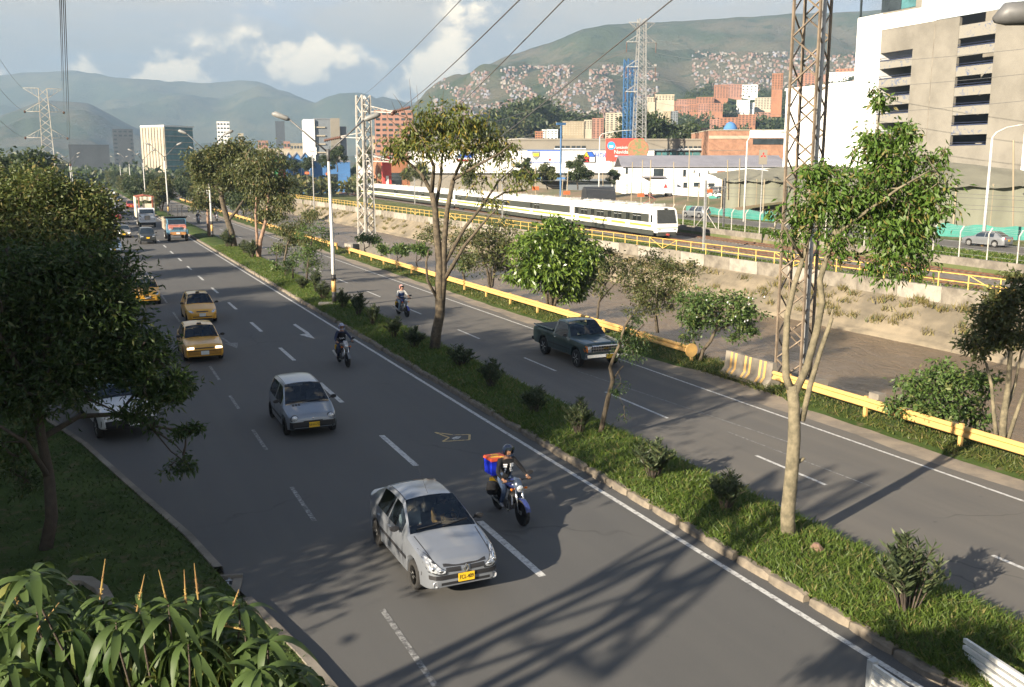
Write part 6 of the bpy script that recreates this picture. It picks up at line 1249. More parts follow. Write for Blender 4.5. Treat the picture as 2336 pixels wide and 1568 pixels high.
# ================================================================ STREET FURNITURE, RAILWAY, TOWERS
M_GALV = mat('galvanised_steel', (0.40, 0.40, 0.39), 0.5, 0.5, var=0.12); M_LPOST = mat('white_lamp_post', (0.56, 0.56, 0.54), 0.6, var=0.08, col2=(0.42, 0.41, 0.38), scale=2); M_DLAMP = mat('dark_lamp_head', (0.10, 0.10, 0.10), 0.5)
M_GUARD = mat('guardrail_yellow', (0.62, 0.38, 0.12), 0.55, var=0.12, col2=(0.47, 0.29, 0.11), scale=2.5); M_YFEN = mat('railing_yellow', (0.60, 0.40, 0.10), 0.6); M_TOWB = mat('brown_painted_steel', (0.20, 0.155, 0.11), 0.65, 0.2, var=0.2, scale=2); M_TOWW = mat('white_painted_steel', (0.55, 0.54, 0.50), 0.6, 0.1, var=0.2, col2=(0.33, 0.29, 0.24), scale=1.5); M_TOWBL = mat('blue_steel', (0.04, 0.12, 0.26), 0.6, var=0.15); M_WIRE = mat('wire', (0.09, 0.09, 0.09), 0.6, var=0); M_INS = mat('brown_insulator', (0.10, 0.045, 0.03), 0.4, var=0.1); M_STAR = mat('weathered_white_steel', (0.42, 0.44, 0.44), 0.6, 0.2)
def lattice(t, base_w, top_w, H, n, leg, br, m, rz=0.0, solid_mid=False, name='bracing', legname='leg'):
    c = lambda k, z: Vector((math.cos(rz + math.pi/4 + k*math.pi/2)*(base_w + (top_w - base_w)*z/H)*0.7071, math.sin(rz + math.pi/4 + k*math.pi/2)*(base_w + (top_w - base_w)*z/H)*0.7071, z))
    for k in range(4): MB().bar(c(k, -0.1), c(k, H), leg).build(legname, m, t)
    b = MB(); dz = H/n
    for i in range(n):
        for k in range(4):
            z0, z1 = i*dz, (i + 1)*dz
            if i % 2: b.bar(c(k, z0), c((k + 1) % 4, z1), br)
            else: b.bar(c((k + 1) % 4, z0), c(k, z1), br)
            if solid_mid: b.bar(c(k, z0), c((k + 1) % 4, z0), br)
            if base_w > 1.6: (b.bar(c((k + 1) % 4, z0), c(k, z1), br*0.8) if i % 2 else b.bar(c(k, z0), c((k + 1) % 4, z1), br*0.8))
    b.build(name, m, t); return c
def insulator(t, p, L=1.2, d=Vector((0, 0, -1)), r=0.12):
    p = Vector(p); d = Vector(d).normalized(); n = 8; P, Rr = [], []
    for i in range(2*n + 1): P.append(p + d*L*i/(2*n)); Rr.append(r if i % 2 else r*0.35)
    MB().tube(P, Rr, 8).build('insulator', M_INS, t, True)
# ---- brown lattice tower on the river bank, cut by the top of the frame
p = gp(1785, 868); bt = thing('lattice_tower', 'brown steel lattice tower rising out of the frame by the river', 'tower', p + Vector((0.5, 0, 0)))
lattice(bt, 1.02, 1.0, 26, 30, 0.085, 0.05, M_TOWB, R(45) - YAW + R(6))
MB().tube([(0.12, -0.5, 0), (0.12, -0.5, 26)], 0.09, 8).build('conduit', M_GALV, bt); MB().box((0, 0, -0.2), (1.9, 1.9, 0.6)).build('footing', M_CONCD, bt)
b = MB()
for k in range(40): b.tube([(-0.75, -0.05, 6 + k*0.45), (-0.92, -0.08, 6 + k*0.45)], 0.012, 4)
b.build('climbing_pegs', M_TOWB, bt, kind='stuff')
# ---- white lattice mast further along the bank
p = gp(812, 566); mt = thing('lattice_mast', 'white lattice mast with side arms behind the guardrail', 'tower', p + Vector((1.2, 0, 0)))
lattice(mt, 1.25, 1.0, 15.6, 16, 0.16, 0.09, M_TOWW, R(20)); MB().box((0, 0, -0.3), (4.2, 2.6, 1.5)).build('footing', M_CONC, mt)
for z, L in ((14.0, 3.3), (9.0, 3.3)):
    d = RGT; b = MB(); b.bar(Vector((0, 0, z)), d*L + Vector((0, 0, z - 0.15)), 0.1); b.bar(Vector((0, 0, z + 0.7)), d*L + Vector((0, 0, z - 0.1)), 0.08)
    for k in range(5): b.bar(d*L*k/5 + Vector((0, 0, z)), d*L*(k + 0.5)/5 + Vector((0, 0, z + 0.55*(1 - k/5))), 0.05); b.bar(d*L*(k + 0.5)/5 + Vector((0, 0, z + 0.55*(1 - k/5))), d*L*(k + 1)/5 + Vector((0, 0, z)), 0.05)
    b.build('cross_arm', M_TOWW, mt); insulator(mt, d*L + Vector((0, 0, z)), 1.6, d*0.9 + Vector((0, 0, 0.25)), 0.2); insulator(mt, d*L + Vector((0, 0, z)), 1.2, -d*0.2 + FWD*-1 + Vector((0, 0, -0.3)), 0.2)
d = -RGT; b = MB(); b.bar(Vector((0, 0, 11.3)), d*2.4 + Vector((0, 0, 11.4)), 0.1); b.bar(Vector((0, 0, 11.9)), d*2.4 + Vector((0, 0, 11.5)), 0.08); b.build('cross_arm', M_TOWW, mt); insulator(mt, d*2.4 + Vector((0, 0, 11.4)), 1.8, d + Vector((0, 0, -0.2)), 0.2)
# ---- transmission pylons
def pylon(label, base, H, w0, w1, arms, m, leg, br, n, rz, drop=True):
    t = thing('transmission_pylon', label, 'pylon', base, rz, 'transmission pylons'); c = lattice(t, w0, w1, H, n, leg, br, m, 0)
    for z, L, hang in arms:
        for s in (-1, 1):
            b = MB(); e = Vector((s*L, 0, z)); ww = (w0 + (w1 - w0)*z/H)/2
            for yy in (-ww, ww): b.bar((s*ww, yy, z), e, br*1.1); b.bar((s*ww, yy, z + (1.7 if hang >= 0 else -1.9)), e, br)
            for k in range(1, 4): q = k/4; b.bar((s*(ww + (L - ww)*q), -ww*(1 - q), z), (s*(ww + (L - ww)*q), ww*(1 - q), z), br*0.7); b.bar((s*(ww + (L - ww)*q), 0, z), (s*(ww + (L - ww)*(q - 0.12)), 0, z + (1.7 if hang >= 0 else -1.9)*(1 - q)), br*0.7)
            b.build('cross_arm', m, t)
            if hang > 0: insulator(t, e, hang, (0, 0, -1), 0.13)
            elif hang == 0: insulator(t, e, 1.3, (0, -1, -0.1), 0.2); insulator(t, e, 1.3, (0, 1, -0.1), 0.2)
    return t
ppos = pd(112, 380, 200); PYL = pylon('white transmission pylon at far left above the olive tree top', (ppos.x, ppos.y, 0), 27.2 - 3, 2.6, 1.55, [(24.2, 3.6, -1), (19.6, 3.6, 0), (14.4, 3.9, 0), (9.0, 4.0, 0)], M_TOWW, 0.14, 0.065, 16, R(2))
pr = pd(1455, 445, 232); PYR = pylon('tall grey transmission pylon beside the red billboard', (pr.x, pr.y, pr.z - 1), 41.5, 3.0, 1.5, [(40.6, 3.2, -1), (36.2, 3.6, 2.3), (30.6, 3.6, 2.3), (25.0, 3.6, 2.3)], M_GALV, 0.2, 0.1, 26, -YAW + R(12))
pb = pd(1433, 400, 243); BL = thing('blue_lattice_tower', 'slim blue steel frame tower behind the red billboard', 'tower', (pb.x, pb.y, 3.0)); lattice(BL, 2.35, 2.3, 31.6, 14, 0.24, 0.13, M_TOWBL, -YAW + R(20), True); MB().box((0.9, 0.3, 12), (0.9, 0.5, 23)).build('hoist_shaft', M_TOWBL, BL)
# the pylon whose shadow crosses the road in front: it stands left of the frame
PX = pylon('short white lattice pylon beside the footbridge at left, outside the view', (-10.2, 7.3, 0), 11.6, 1.55, 1.2, [(9.0, 6.2, -1)], M_TOWW, 0.17, 0.10, 5, R(38))
# ---- street lamps
def lamp_double(label, loc, H=9.0, rz=0.0, stripes=True, arm=2.2, rise=1.5):
    t = thing('street_lamp', label, 'street lamp', loc, rz, 'street lamps'); MB().tube([(0, 0, 0.0), (0, 0, H*0.35), (-0.06, 0, H - 1.0)], [0.13, 0.11, 0.075], 10).build('post', M_LPOST, t, True)
    MB().tube([(-0.06, 0, H - 1.0), (-0.08, 0, H - 0.3)], 0.1, 10).build('collar', M_DLAMP, t, True)
    if stripes:
        for k, m in enumerate((M_BLK, M_GUARD, M_BLK)): MB().tube([(0, 0, 0.75*k + 0.02 - 0.1*(k == 2)), (0, 0, 0.75*k + 0.75 - (0.45 if k == 2 else 0))], 0.136, 10).build('painted_band', m, t, True)
    for s in (-1, 1):
        e = Vector((-0.08 + s*arm*0.62, 0, H - 0.4 + rise)); MB().tube([(-0.08, 0, H - 0.5), e], 0.05, 8).build('arm', M_DLAMP, t, True)
        P = [(e.x + s*0.0, 0, e.z), (e.x + s*0.15, 0, e.z + 0.06), (e.x + s*0.8, 0, e.z + 0.30), (e.x + s*0.98, 0, e.z + 0.30)]; b = MB(); b.tube(P, [0.07, 0.15, 0.17, 0.06], 10); o = b.build('lamp_head', mat('grey_lamp_head', (0.22, 0.22, 0.21), 0.5), t, True)
    return t
lamp_double('near white double-armed street lamp with striped foot on the median', gp(763, 695, 0.22), 9.4, -YAW + R(8), True, 3.4, 1.75); MB().box((0, 0, 0), (0.95, 0.8, 0.2)).build('concrete_pad', M_CONC, C.objects['street_lamp'], loc=(-0.45, 0, 0.02))
MAST_LAMP = C.objects['street_lamp']
for k, (x, y, lab) in enumerate([(14.0, 117.5, 'white double street lamp behind the two-trunked tree'), (13.9, 176, 'white street lamp standing above the dump truck'), (13.9, 236, 'white street lamp above the white-cabbed truck'), (13.9, 300, 'white street lamp third from the far end of the road'), (13.9, 365, 'white street lamp far up the road'), (23.9, 205, 'white street lamp on the far right verge'), (-1.6, 290, 'white street lamp on the far left verge'), (-1.6, 380, 'farthest white street lamp at left')]):
    c = copy_tree(MAST_LAMP, None, lab); c.location = (x, y, 0.1); c.scale = (1, 1, 1.12)
def lamp_curved(label, loc, H, rz, reach=4.5, foot=False):
    t = thing('street_lamp', label, 'street lamp', loc, rz, 'curved street lamps'); P = [(0, 0, 0), (0, 0, H*0.5), (0, 0, H - 0.6), (0.35, 0, H - 0.1), (reach*0.4, 0, H + 0.35), (reach*0.75, 0, H + 0.55), (reach, 0, H + 0.6)]
    MB().tube(P[:3], [0.17, 0.13, 0.10], 10).build('post', M_LPOST, t, True); MB().tube(P[2:], [0.09, 0.07, 0.06, 0.055, 0.05], 8).build('arm', M_LPOST, t, True); MB().box((reach + 0.3, 0, H + 0.6), (0.8, 0.3, 0.16), tap=(0.7, 0.6)).build('lamp_head', M_DLAMP, t)
    if foot: MB().tube([(0, 0, 0), (0, 0, 1.0)], 0.18, 10).build('painted_band', M_GUARD, t, True)
    return t
for k, (x, yb, yt, d, s, lab) in enumerate([(2243, 548, 300, 90, 1, 'tall white curved street lamp in front of the grey mesh tents at right'), (1697, 500, 312, 132, 1, 'white curved street lamp in front of the brick building'), (1366, 455, 305, 175, 1, 'white curved street lamp behind the middle of the train'), (1135, 440, 322, 205, 1, 'white curved street lamp seen through the tall thin tree')]):
    a, b_ = pd(x, yb, d), pd(x, yt, d); lamp_curved(lab, (a.x, a.y, 1.0), b_.z - 1.0, -YAW, 4.2*d/120, k == 0)
bl = pd(1279, 400, 215); MB().tube([(bl.x, bl.y, 2), (bl.x, bl.y, pd(1279, 285, 215).z)], 0.2, 8).box((bl.x, bl.y, pd(1279, 283, 215).z), (2.2, 0.4, 0.5)).build('blue_floodlight_mast', M_TOWBL, label='blue floodlight mast in front of the white store sign', cat='mast')
q = pd(2330, 40, 9.0); nl = thing('street_lamp', 'dark lamp head poking into the top right corner', 'street lamp', (q.x + 1.3, q.y - 0.8, 0)); v = Vector((-1.3, 0.8, q.z)); b = MB(); b.tube([(0, 0, 0), (0, 0, 9.4)], [0.12, 0.08], 10); b.build('post', M_DLAMP, nl, True); MB().tube([(0, 0, 9.3), (-0.5, 0.3, 9.75), v + Vector((0.25, -0.15, 0.02))], 0.04, 8).build('arm', M_DLAMP, nl, True)
MB().tube([v + Vector((0.3, -0.18, 0.02)), v + Vector((0.12, -0.07, 0.04)), v + Vector((-0.12, 0.07, 0.03)), v + Vector((-0.2, 0.12, -0.02))], [0.05, 0.11, 0.10, 0.03], 12).build('lamp_head', M_DLAMP, nl, True)
# ---- guardrails
def guardrail(label, y0, y1, x=23.25, x_end=None, end_plate=False, start_plate=False):
    t = thing('guardrail', label, 'guardrail', (x, y0, 0), 0, 'guardrails'); prof = [(0.0, 0.42), (-0.06, 0.46), (-0.06, 0.52), (0.0, 0.57), (0.0, 0.61), (-0.06, 0.66), (-0.06, 0.72), (0.0, 0.76), (0.03, 0.76), (0.03, 0.42)]
    yy = 0.0; L = y1 - y0; k = 0
    while yy < L - 0.2:
        l = min(3.81, L - yy); link('rail_beam', MB().prism([(a, b_) for a, b_ in prof], 0, l + 0.03, 1).mesh('rail_beam', M_GUARD), t, (random.uniform(-0.008, 0.008) - 0.004*(k % 2), yy, random.uniform(-0.008, 0.008)))
        link('post', PST, t, (0.08, yy + 0.1, 0)); k += 1; yy += 3.81
    for on, yp in ((start_plate, 0.0), (end_plate, L)):
        if on: MB().lathe([(0.001, -0.02), (0.30, -0.02), (0.30, 0.02), (0.001, 0.02)], (0, yp, 0.58), 1, 18).build('end_disc', M_GUARD, t)
    return t
PST = MB().box((0, 0, 0.36), (0.09, 0.12, 0.86)).mesh('post', M_GUARD)
guardrail('yellow guardrail at lower right from the barrier to the frame edge', 8.0, 27.9); guardrail('long yellow guardrail behind the pickup with round end disc', 33.4, 91.5, 23.35, start_plate=True); guardrail('far yellow guardrail left of the white lattice mast', 96, 260, 23.5)
# ---- concrete barrier and blocks
jb = thing('jersey_barrier', 'worn concrete barrier with yellow and black stripes between the guardrails', 'barrier', (23.6, 28.3, 0)); pj = [(-0.30, -0.02), (-0.30, 0.12), (-0.14, 0.32), (-0.08, 0.95), (0.08, 0.95), (0.14, 0.32), (0.30, 0.12), (0.30, -0.02)]
MB().prism([(a*1.1, z) for a, z in pj], 0, 2.9, 1).build('concrete_block', M_CONCD, jb)
for k in range(3):
    for s in range(2): yy = 0.35 + k*0.9 + s*0.28; q = MB(); q.grid([[(a*1.1 - 0.012, y, z) for a, z in pj[1:4]] for y in (yy, yy + 0.13)]); q.build('painted_stripe', M_GUARD, jb)
for x, y, sx, sy, sz, lab in [(24.6, 92.5, 0.5, 0.9, 0.9, 'short concrete post beside the foot of the white mast'), (25.1, 24.6, 0.4, 0.5, 0.45, 'broken concrete block behind the guardrail near the brown tower')]:
    MB().box((0, 0, sz/2 - 0.1), (sx, sy, sz + 0.2), tap=(0.85, 0.92)).build('concrete_block', M_CONCD, loc=(x, y, 0), label=lab, cat='block')
ds = MB(); P = []
for i in range(6):
    P.append([(0.16*math.cos(a)*(1 - (i/5)**2*0.7)*random.uniform(0.9, 1.1), 0.2*math.sin(a)*(1 - (i/5)**2*0.7), 0.22*i/5) for a in np.linspace(0, 6.28, 8)[:-1]])
ds.grid(P, close=True); ds.add(P[-1], [list(range(7))]); ds.build('stone', mat('brown_stone', (0.16, 0.10, 0.07), 0.95), loc=gp(1862, 1262, 0.25), label='brown stone in the grass beside the pruned tree trunk', cat='stone')
# ---- drain grate and low wall at the left kerb
dg = thing('drain_grate', 'iron drain grate set in concrete at the left kerb', 'drain', (1.78, 18.6, 0), R(-14))
b = MB(); b.span((-0.6, -0.50, -0.05), (0.6, -0.42, 0.10)); b.span((-0.6, 0.42, -0.05), (0.6, 0.50, 0.10)); b.span((-0.6, -0.42, -0.05), (-0.5, 0.42, 0.10)); b.span((0.42, -0.42, -0.05), (0.6, 0.42, 0.04)); b.build('concrete_frame', M_CONCD, dg); MB().span((-0.5, -0.42, -0.05), (0.42, 0.42, 0.01)).build('pit', M_BLK, dg)
for k in range(7): MB().span((-0.46 + k*0.13, -0.42, 0.03), (-0.42 + k*0.13, 0.42, 0.06)).build('bar', M_GREYP, dg)
for k in range(3): MB().span((-0.5, -0.25 + k*0.24, 0.06), (0.42, -0.21 + k*0.24, 0.075)).build('bar', M_GREYP, dg)
b = MB(); b.tube([gp(160, 1330, 0.1), gp(200, 1332, 0.1), gp(232, 1352, 0.1), gp(250, 1385, 0.1)], 0.16, 4); b.build('culvert_wall', M_CONCD, label='small curved concrete culvert wall in the dark lawn', cat='wall')
# ---- yellow railing along the river wall
yr = thing('yellow_railing', 'yellow tubular railing along the top of the river wall', 'railing', (54.4, 0, 0.1)); ps, br_ = MB().tube([(0, 0, -0.05), (0, 0, 1.05)], 0.045, 6).mesh('post', M_YFEN), None
for k in range(104): link('post', ps, yr, (0, 36 + k*2.5, 0))
for z in (1.03, 0.5): MB().tube([(0, 36, z), (0, 294, z)], 0.04, 6).build('rail', M_YFEN, yr)
for k in range(3, 103, 8):
    for s in (-1, 1): MB().tube([(0, 36 + k*2.5, 0.05), (0, 36 + (k + s)*2.5, 1.0)], 0.035, 6).build('brace', M_YFEN, yr)
# ---- mesh fence with cranked posts beyond the tracks
mf = thing('wire_fence', 'wire fence with cranked pale posts along the far side of the tracks', 'fence', (0, 0, 1.0)); fp = MB().tube([(0, 0, -0.1), (0, 0, 2.1), (0.35, 0, 2.55)], 0.055, 6).mesh('post', mat('concrete_post', (0.42, 0.40, 0.36), 0.9))
yy = 36.0; k = 0
while yy < 330:
    link('post', fp, mf, (XA(yy) + 8.15, yy, 0))
    if k % 6 == 3:
        for s in (-1, 1): MB().tube([(XA(yy) + 8.15, yy, 1.8), (XA(yy + s*2.6) + 8.15, yy + s*2.6, 0)], 0.045, 6).build('brace', fp.materials[0], mf)
    yy += 3.0; k += 1
for z in (0.3, 0.8, 1.3, 1.8, 2.15): MB().tube([(XA(v) + 8.15, v, z) for v in range(36, 332, 6)], 0.008, 3, cap=False).build('wire', M_GALV, mf)
for z, o_ in ((2.3, 0.13), (2.42, 0.23), (2.53, 0.33)): MB().tube([(XA(v) + 8.15 + o_, v, z) for v in range(36, 332, 6)], 0.008, 3, cap=False).build('wire', M_GALV, mf)
# ---- overhead line of the railway
cg = 'overhead line masts'
for k, (yy, off, lab, m) in enumerate([(81.5, -2.6, 'slim grey overhead line mast in front of the train', M_GALV), (97, 9.5, 'dark overhead line mast at the right beyond the fence', M_DLAMP), (150, -2.6, 'grey overhead line mast by the second train car', M_GALV), (215, -2.6, 'grey overhead line mast by the last train car', M_GALV), (280, -2.6, 'dark overhead line mast left of the white lattice mast', M_DLAMP), (345, -2.6, 'farthest overhead line mast', M_DLAMP), (50, 9.5, 'dark overhead line mast behind the pruned tree crown', M_DLAMP)]):
    t = thing('overhead_line_mast', lab, 'mast', (XA(yy) + off, yy, 0), 0, cg); MB().box((0, 0, 3.5), (0.2, 0.2, 7.1)).build('post', m, t); s = 1 if off < 0 else -1
    MB().tube([(0, 0, 6.2), (s*2.6, 0, 6.4)], 0.03, 6).tube([(0, 0, 5.4), (s*2.6, 0, 6.35)], 0.025, 6).build('bracket', m, t)
for off, z, lab in ((0, 5.4, 'near contact wire'), (0, 6.4, 'near carrier wire'), (5.8, 5.4, 'far contact wire'), (5.8, 6.4, 'far carrier wire')):
    MB().tube([(XA(v) + off, v, z - (0.3 if z > 6 else 0)*abs(math.sin(v*math.pi/65))) for v in range(30, 350, 6)], 0.018, 4, cap=False).build('contact_wire', M_WIRE, label='thin overhead ' + lab + ' above the railway', cat='wire')
# ---- train
def y_for_px(px, off=-1.6):
    lo, hi = 60.0, 400.0
    for _ in range(50):
        md_ = (lo + hi)/2; X = XA(md_) + off; fh = X*math.sin(YAW) + md_*math.cos(YAW); r = X*math.cos(YAW) - md_*math.sin(YAW); f = fh*math.cos(PITCH) + (CAM_H - 2)*math.sin(PITCH)
        if PW/2 + PF*r/f > px: lo = md_
        else: hi = md_
    return (lo + hi)/2
M_TW = mat('train_white', (0.74, 0.73, 0.70), 0.35, var=0.05, scale=0.6, coat=0.3); M_TG = mat('train_grey_band', (0.045, 0.048, 0.04), 0.5, var=0.06); M_TY = mat('train_yellow_stripe', (0.66, 0.56, 0.06), 0.4, var=0.05); M_TGR = mat('train_green_stripe', (0.22, 0.42, 0.10), 0.4, var=0.05); M_TWIN = mat('train_window_glass', (0.015, 0.018, 0.018), 0.08, var=0, spec=0.8); M_TRAME = mat('window_frame_pale', (0.45, 0.46, 0.44), 0.5)
train = thing('train', 'white metro train with yellow stripe on the railway', 'train', (0, 0, 0)); bounds = [94.5, y_for_px(1306), y_for_px(1036), y_for_px(812)]
TR_INFO = bounds
for ci in range(3):
    ya, yb = bounds[ci] + (0.0 if ci == 0 else 0.35), bounds[ci + 1] - 0.35; A = Vector((XA(ya), ya, 0)); B = Vector((XA(yb), yb, 0)); L = (B - A).length; ang = math.atan2((A - B).y, (A - B).x)
    M = Matrix.Translation((A + B)/2) @ Matrix.Rotation(ang, 4, 'Z'); h = L/2
    sec = [(1.42, 0.85), (1.52, 1.25), (1.58, 1.8), (1.58, 2.9), (1.50, 3.35), (1.25, 3.68), (0.7, 3.82), (0, 3.86)]; ring = [(y, z) for y, z in sec] + [(-y, z) for y, z in sec[:-1][::-1]]
    b = MB(); front = (ci == 0); st = [-h, h - (1.3 if front else 0), ] + ([h - 0.7, h - 0.2, h] if front else []); P = []
    for x in st:
        k = 0.0 if not front else max(0, (x - (h - 1.3))/1.3); P.append([(x - (0.55*max(0, (z - 1.5)/2.3) if k > 0.99 else 0.3*max(0, (z - 1.5)/2.3)*(k > 0.5)), y*(1 - 0.10*k*k), z) for y, z in ring])
    b.grid(P, close=True); b.add(P[0], [list(range(len(ring)))]); b.add(P[-1], [list(range(len(ring)))]); car = b.build('carriage', M_TW, train, 40); car.matrix_local = M
    for sg in (-1, 1):
        y0 = sg*1.585; MB().span((-h + 0.5, y0, 2.02), (h - (1.6 if front else 0.5), y0 + sg*0.012, 2.98)).build('window_band', M_TG, car); x1 = h - (1.0 if front else 0.1)
        MB().prism([(-h + 0.1, 1.58), (x1, 1.58), (x1, 1.74), (-h + 0.1, 1.80)], y0 - sg*0.03, y0 + sg*0.012, 1).build('yellow_stripe', M_TY, car); MB().span((-h + 0.1, y0 - sg*0.03, 1.50), (x1, y0 + sg*0.008, 1.57)).build('green_stripe', M_TGR, car)
        MB().span((-h + 0.1, sg*1.40, 0.55), (h - (0.6 if front else 0.1), sg*1.53, 1.12)).build('skirt', M_TG, car)
        nx = 4; pitch = (L - 3.4)/nx
        for k in range(nx):
            xc = -h + 1.3 + pitch*(k + 0.5)
            for dx in (-pitch*0.5 + 0.9, -pitch*0.5 + 2.15): wd = MB().span((xc + dx + 0.85, y0 + sg*0.012, 2.12), (xc + dx + 1.85, y0 + sg*0.022, 2.9)).build('window', M_TWIN, car); MB().span((xc + dx + 0.85, y0 + sg*0.022, 2.66), (xc + dx + 1.85, y0 + sg*0.03, 2.70)).build('window_bar', M_TRAME, car) if sg == 1 or True else None
            MB().span((xc - pitch*0.5 - 0.35, y0 + sg*0.012, 1.35), (xc - pitch*0.5 + 0.95, y0 + sg*0.028, 2.92)).build('door', M_TW if False else M_TG, car); MB().span((xc - pitch*0.5 - 0.22, y0 + sg*0.028, 2.1), (xc - pitch*0.5 + 0.27, y0 + sg*0.034, 2.88)).build('door_window', M_TWIN, car); MB().span((xc - pitch*0.5 + 0.33, y0 + sg*0.028, 2.1), (xc - pitch*0.5 + 0.82, y0 + sg*0.034, 2.88)).build('door_window', M_TWIN, car)
            MB().span((xc - pitch*0.5 - 0.35, y0 + sg*0.028, 1.35), (xc - pitch*0.5 + 0.95, y0 + sg*0.033, 2.04)).build('door_panel', M_TW, car)
    b = MB(); b.span((-h + 0.8, -0.35, 3.84), (h - 3.0, 0.35, 4.02))
    for k in range(6): b.box((-h + 3 + k*(L - 6)/5, 0, 3.98), (1.6, 1.6, 0.22))
    b.build('roof_equipment', mat('roof_grey', (0.4, 0.39, 0.36), 0.7), car)
    for xx in (-h + 3.2, h - 3.2): MB().box((xx, 0, 0.42), (2.6, 2.2, 0.5)).tube([(xx - 1, -1.1, 0.4), (xx - 1, 1.1, 0.4)], 0.4, 14).tube([(xx + 1, -1.1, 0.4), (xx + 1, 1.1, 0.4)], 0.4, 14).build('bogie', M_BLK, car)
    MB().box((0, 0, 0.6), (L*0.45, 2.2, 0.5)).build('underframe', M_BLK, car)
    if front:
        fx = lambda z: h + 0.03 - 0.55*max(0, (z - 1.5)/2.3); q = MB(); q.add([(fx(1.95), -1.22, 1.95), (fx(1.95), 1.22, 1.95), (fx(3.5), 1.12, 3.5), (fx(3.5), -1.12, 3.5)], [(0, 1, 2, 3)]); q.add([(fx(1.95) - 0.1, -1.22, 1.95), (fx(1.95) - 0.1, 1.22, 1.95), (fx(3.5) - 0.1, 1.12, 3.5), (fx(3.5) - 0.1, -1.12, 3.5)], [(3, 2, 1, 0)]); q.add(q.v[:8], [(0, 1, 5, 4), (1, 2, 6, 5), (2, 3, 7, 6), (3, 0, 4, 7)]); q.build('front_window', M_TWIN, car)
        MB().span((fx(3.6) - 0.1, -0.2, 3.53), (fx(3.6) + 0.06, 0.2, 3.68)).build('front_lamp', M_BLK, car); MB().span((h + 0.005, -1.35, 1.40), (h + 0.02, 1.35, 1.46)).build('green_stripe', M_TGR, car); MB().span((h - 0.3, -1.2, 0.5), (h + 0.01, 1.2, 0.95)).build('front_skirt', M_TG, car)
        for sg in (-1, 1): MB().span((h + 0.01, sg*0.8, 1.15), (h + 0.03, sg*1.15, 1.3)).build('headlight', M_LENS, car); MB().span((h - 1.15, sg*1.56, 2.05), (h - 0.75, sg*1.6, 2.9)).build('cab_window', M_TWIN, car)
        MB().tube([(h, 0, 0.65), (h + 0.45, 0, 0.65)], 0.14, 8).build('coupler', mat('red_coupler', (0.3, 0.05, 0.04), 0.6), car); pg = MB(); pg.tube([(h - 5.5, -0.5, 4.05), (h - 3.8, -0.3, 4.6), (h - 5.2, 0, 5.1)], 0.035, 6); pg.tube([(h - 5.5, 0.5, 4.05), (h - 3.8, 0.3, 4.6), (h - 5.2, 0, 5.1)], 0.035, 6); pg.tube([(h - 5.2, -0.8, 5.12), (h - 5.2, 0.8, 5.12)], 0.04, 6); pg.build('pantograph', mat('red_pantograph', (0.25, 0.07, 0.06), 0.6), car)
# ---- long wires overhead
def wire(label, p, q, sag=1.0, r=0.02, n=24):
    p, q = Vector(p), Vector(q); P = [p.lerp(q, i/n) - Vector((0, 0, 4*sag*(i/n)*(1 - i/n))) for i in range(n + 1)]; MB().tube(P, r, 4, cap=False).build('power_line', M_WIRE, label=label, cat='wire', group='overhead power lines')
mp = mt.location
wire('power line from the white mast top to the top edge, leftmost', mp + Vector((0, 0, 15.6)), pd(1080, -30, 26), 0.2, 0.012); wire('thicker power line from the upper mast arm, second from left', mp + RGT*3.3 + Vector((0, 0, 14)), pd(1215, -30, 27), 0.3, 0.022); wire('power line passing over the tall thin tree, third from left', mp + RGT*3.3 + Vector((0, 0, 9)), pd(1315, -30, 27), 0.3, 0.02); wire('rightmost power line crossing in front of the mountain', mp + RGT*4.5 + Vector((0, 0, 5.5)) + FWD*20, pd(1570, -30, 30), 0.3, 0.024)
for k, (z, L) in enumerate(((24.2, 3.6), (19.6, 3.6), (14.4, 3.9), (9.0, 4.0))):
    e = Vector(PYL.location) + Vector((L, 0, z)); tx = 135 + k*4; wire('steep power line %s from the left pylon up out of the frame' % ('topmost', 'second', 'third', 'lowest')[k], e, pd(tx, -40, 16 + k*0.4), 0.4, 0.011)
    e = Vector(PYL.location) + Vector((-L, 0, z))
    if k < 3: wire('sagging power line %s leaving the left edge from the pylon' % ('topmost', 'middle', 'lowest')[k], e, pd(-60, (40, 130, 215)[k], 60), 0.6, 0.016)
def pyr_arm(z, s): v = Vector((s*3.6, 0, z - 2.3)); v.rotate(PYR.rotation_euler); return Vector(PYR.location) + v
for k, (z, yl, yr_) in enumerate(((36.2, 118, 70), (30.6, 172, 148), (25.0, 225, 205))):
    wire('thin far power line on %s tier left of the grey pylon' % ('top', 'middle', 'lower')[k], pyr_arm(z, -1), pd(700, yl + 190, 700), 6, 0.05); wire('far power line on %s tier right of the grey pylon past the car park' % ('top', 'middle', 'lower')[k], pyr_arm(z, 1), pd(2500, (92, 150, 212)[k], 100), 2.5, 0.03)
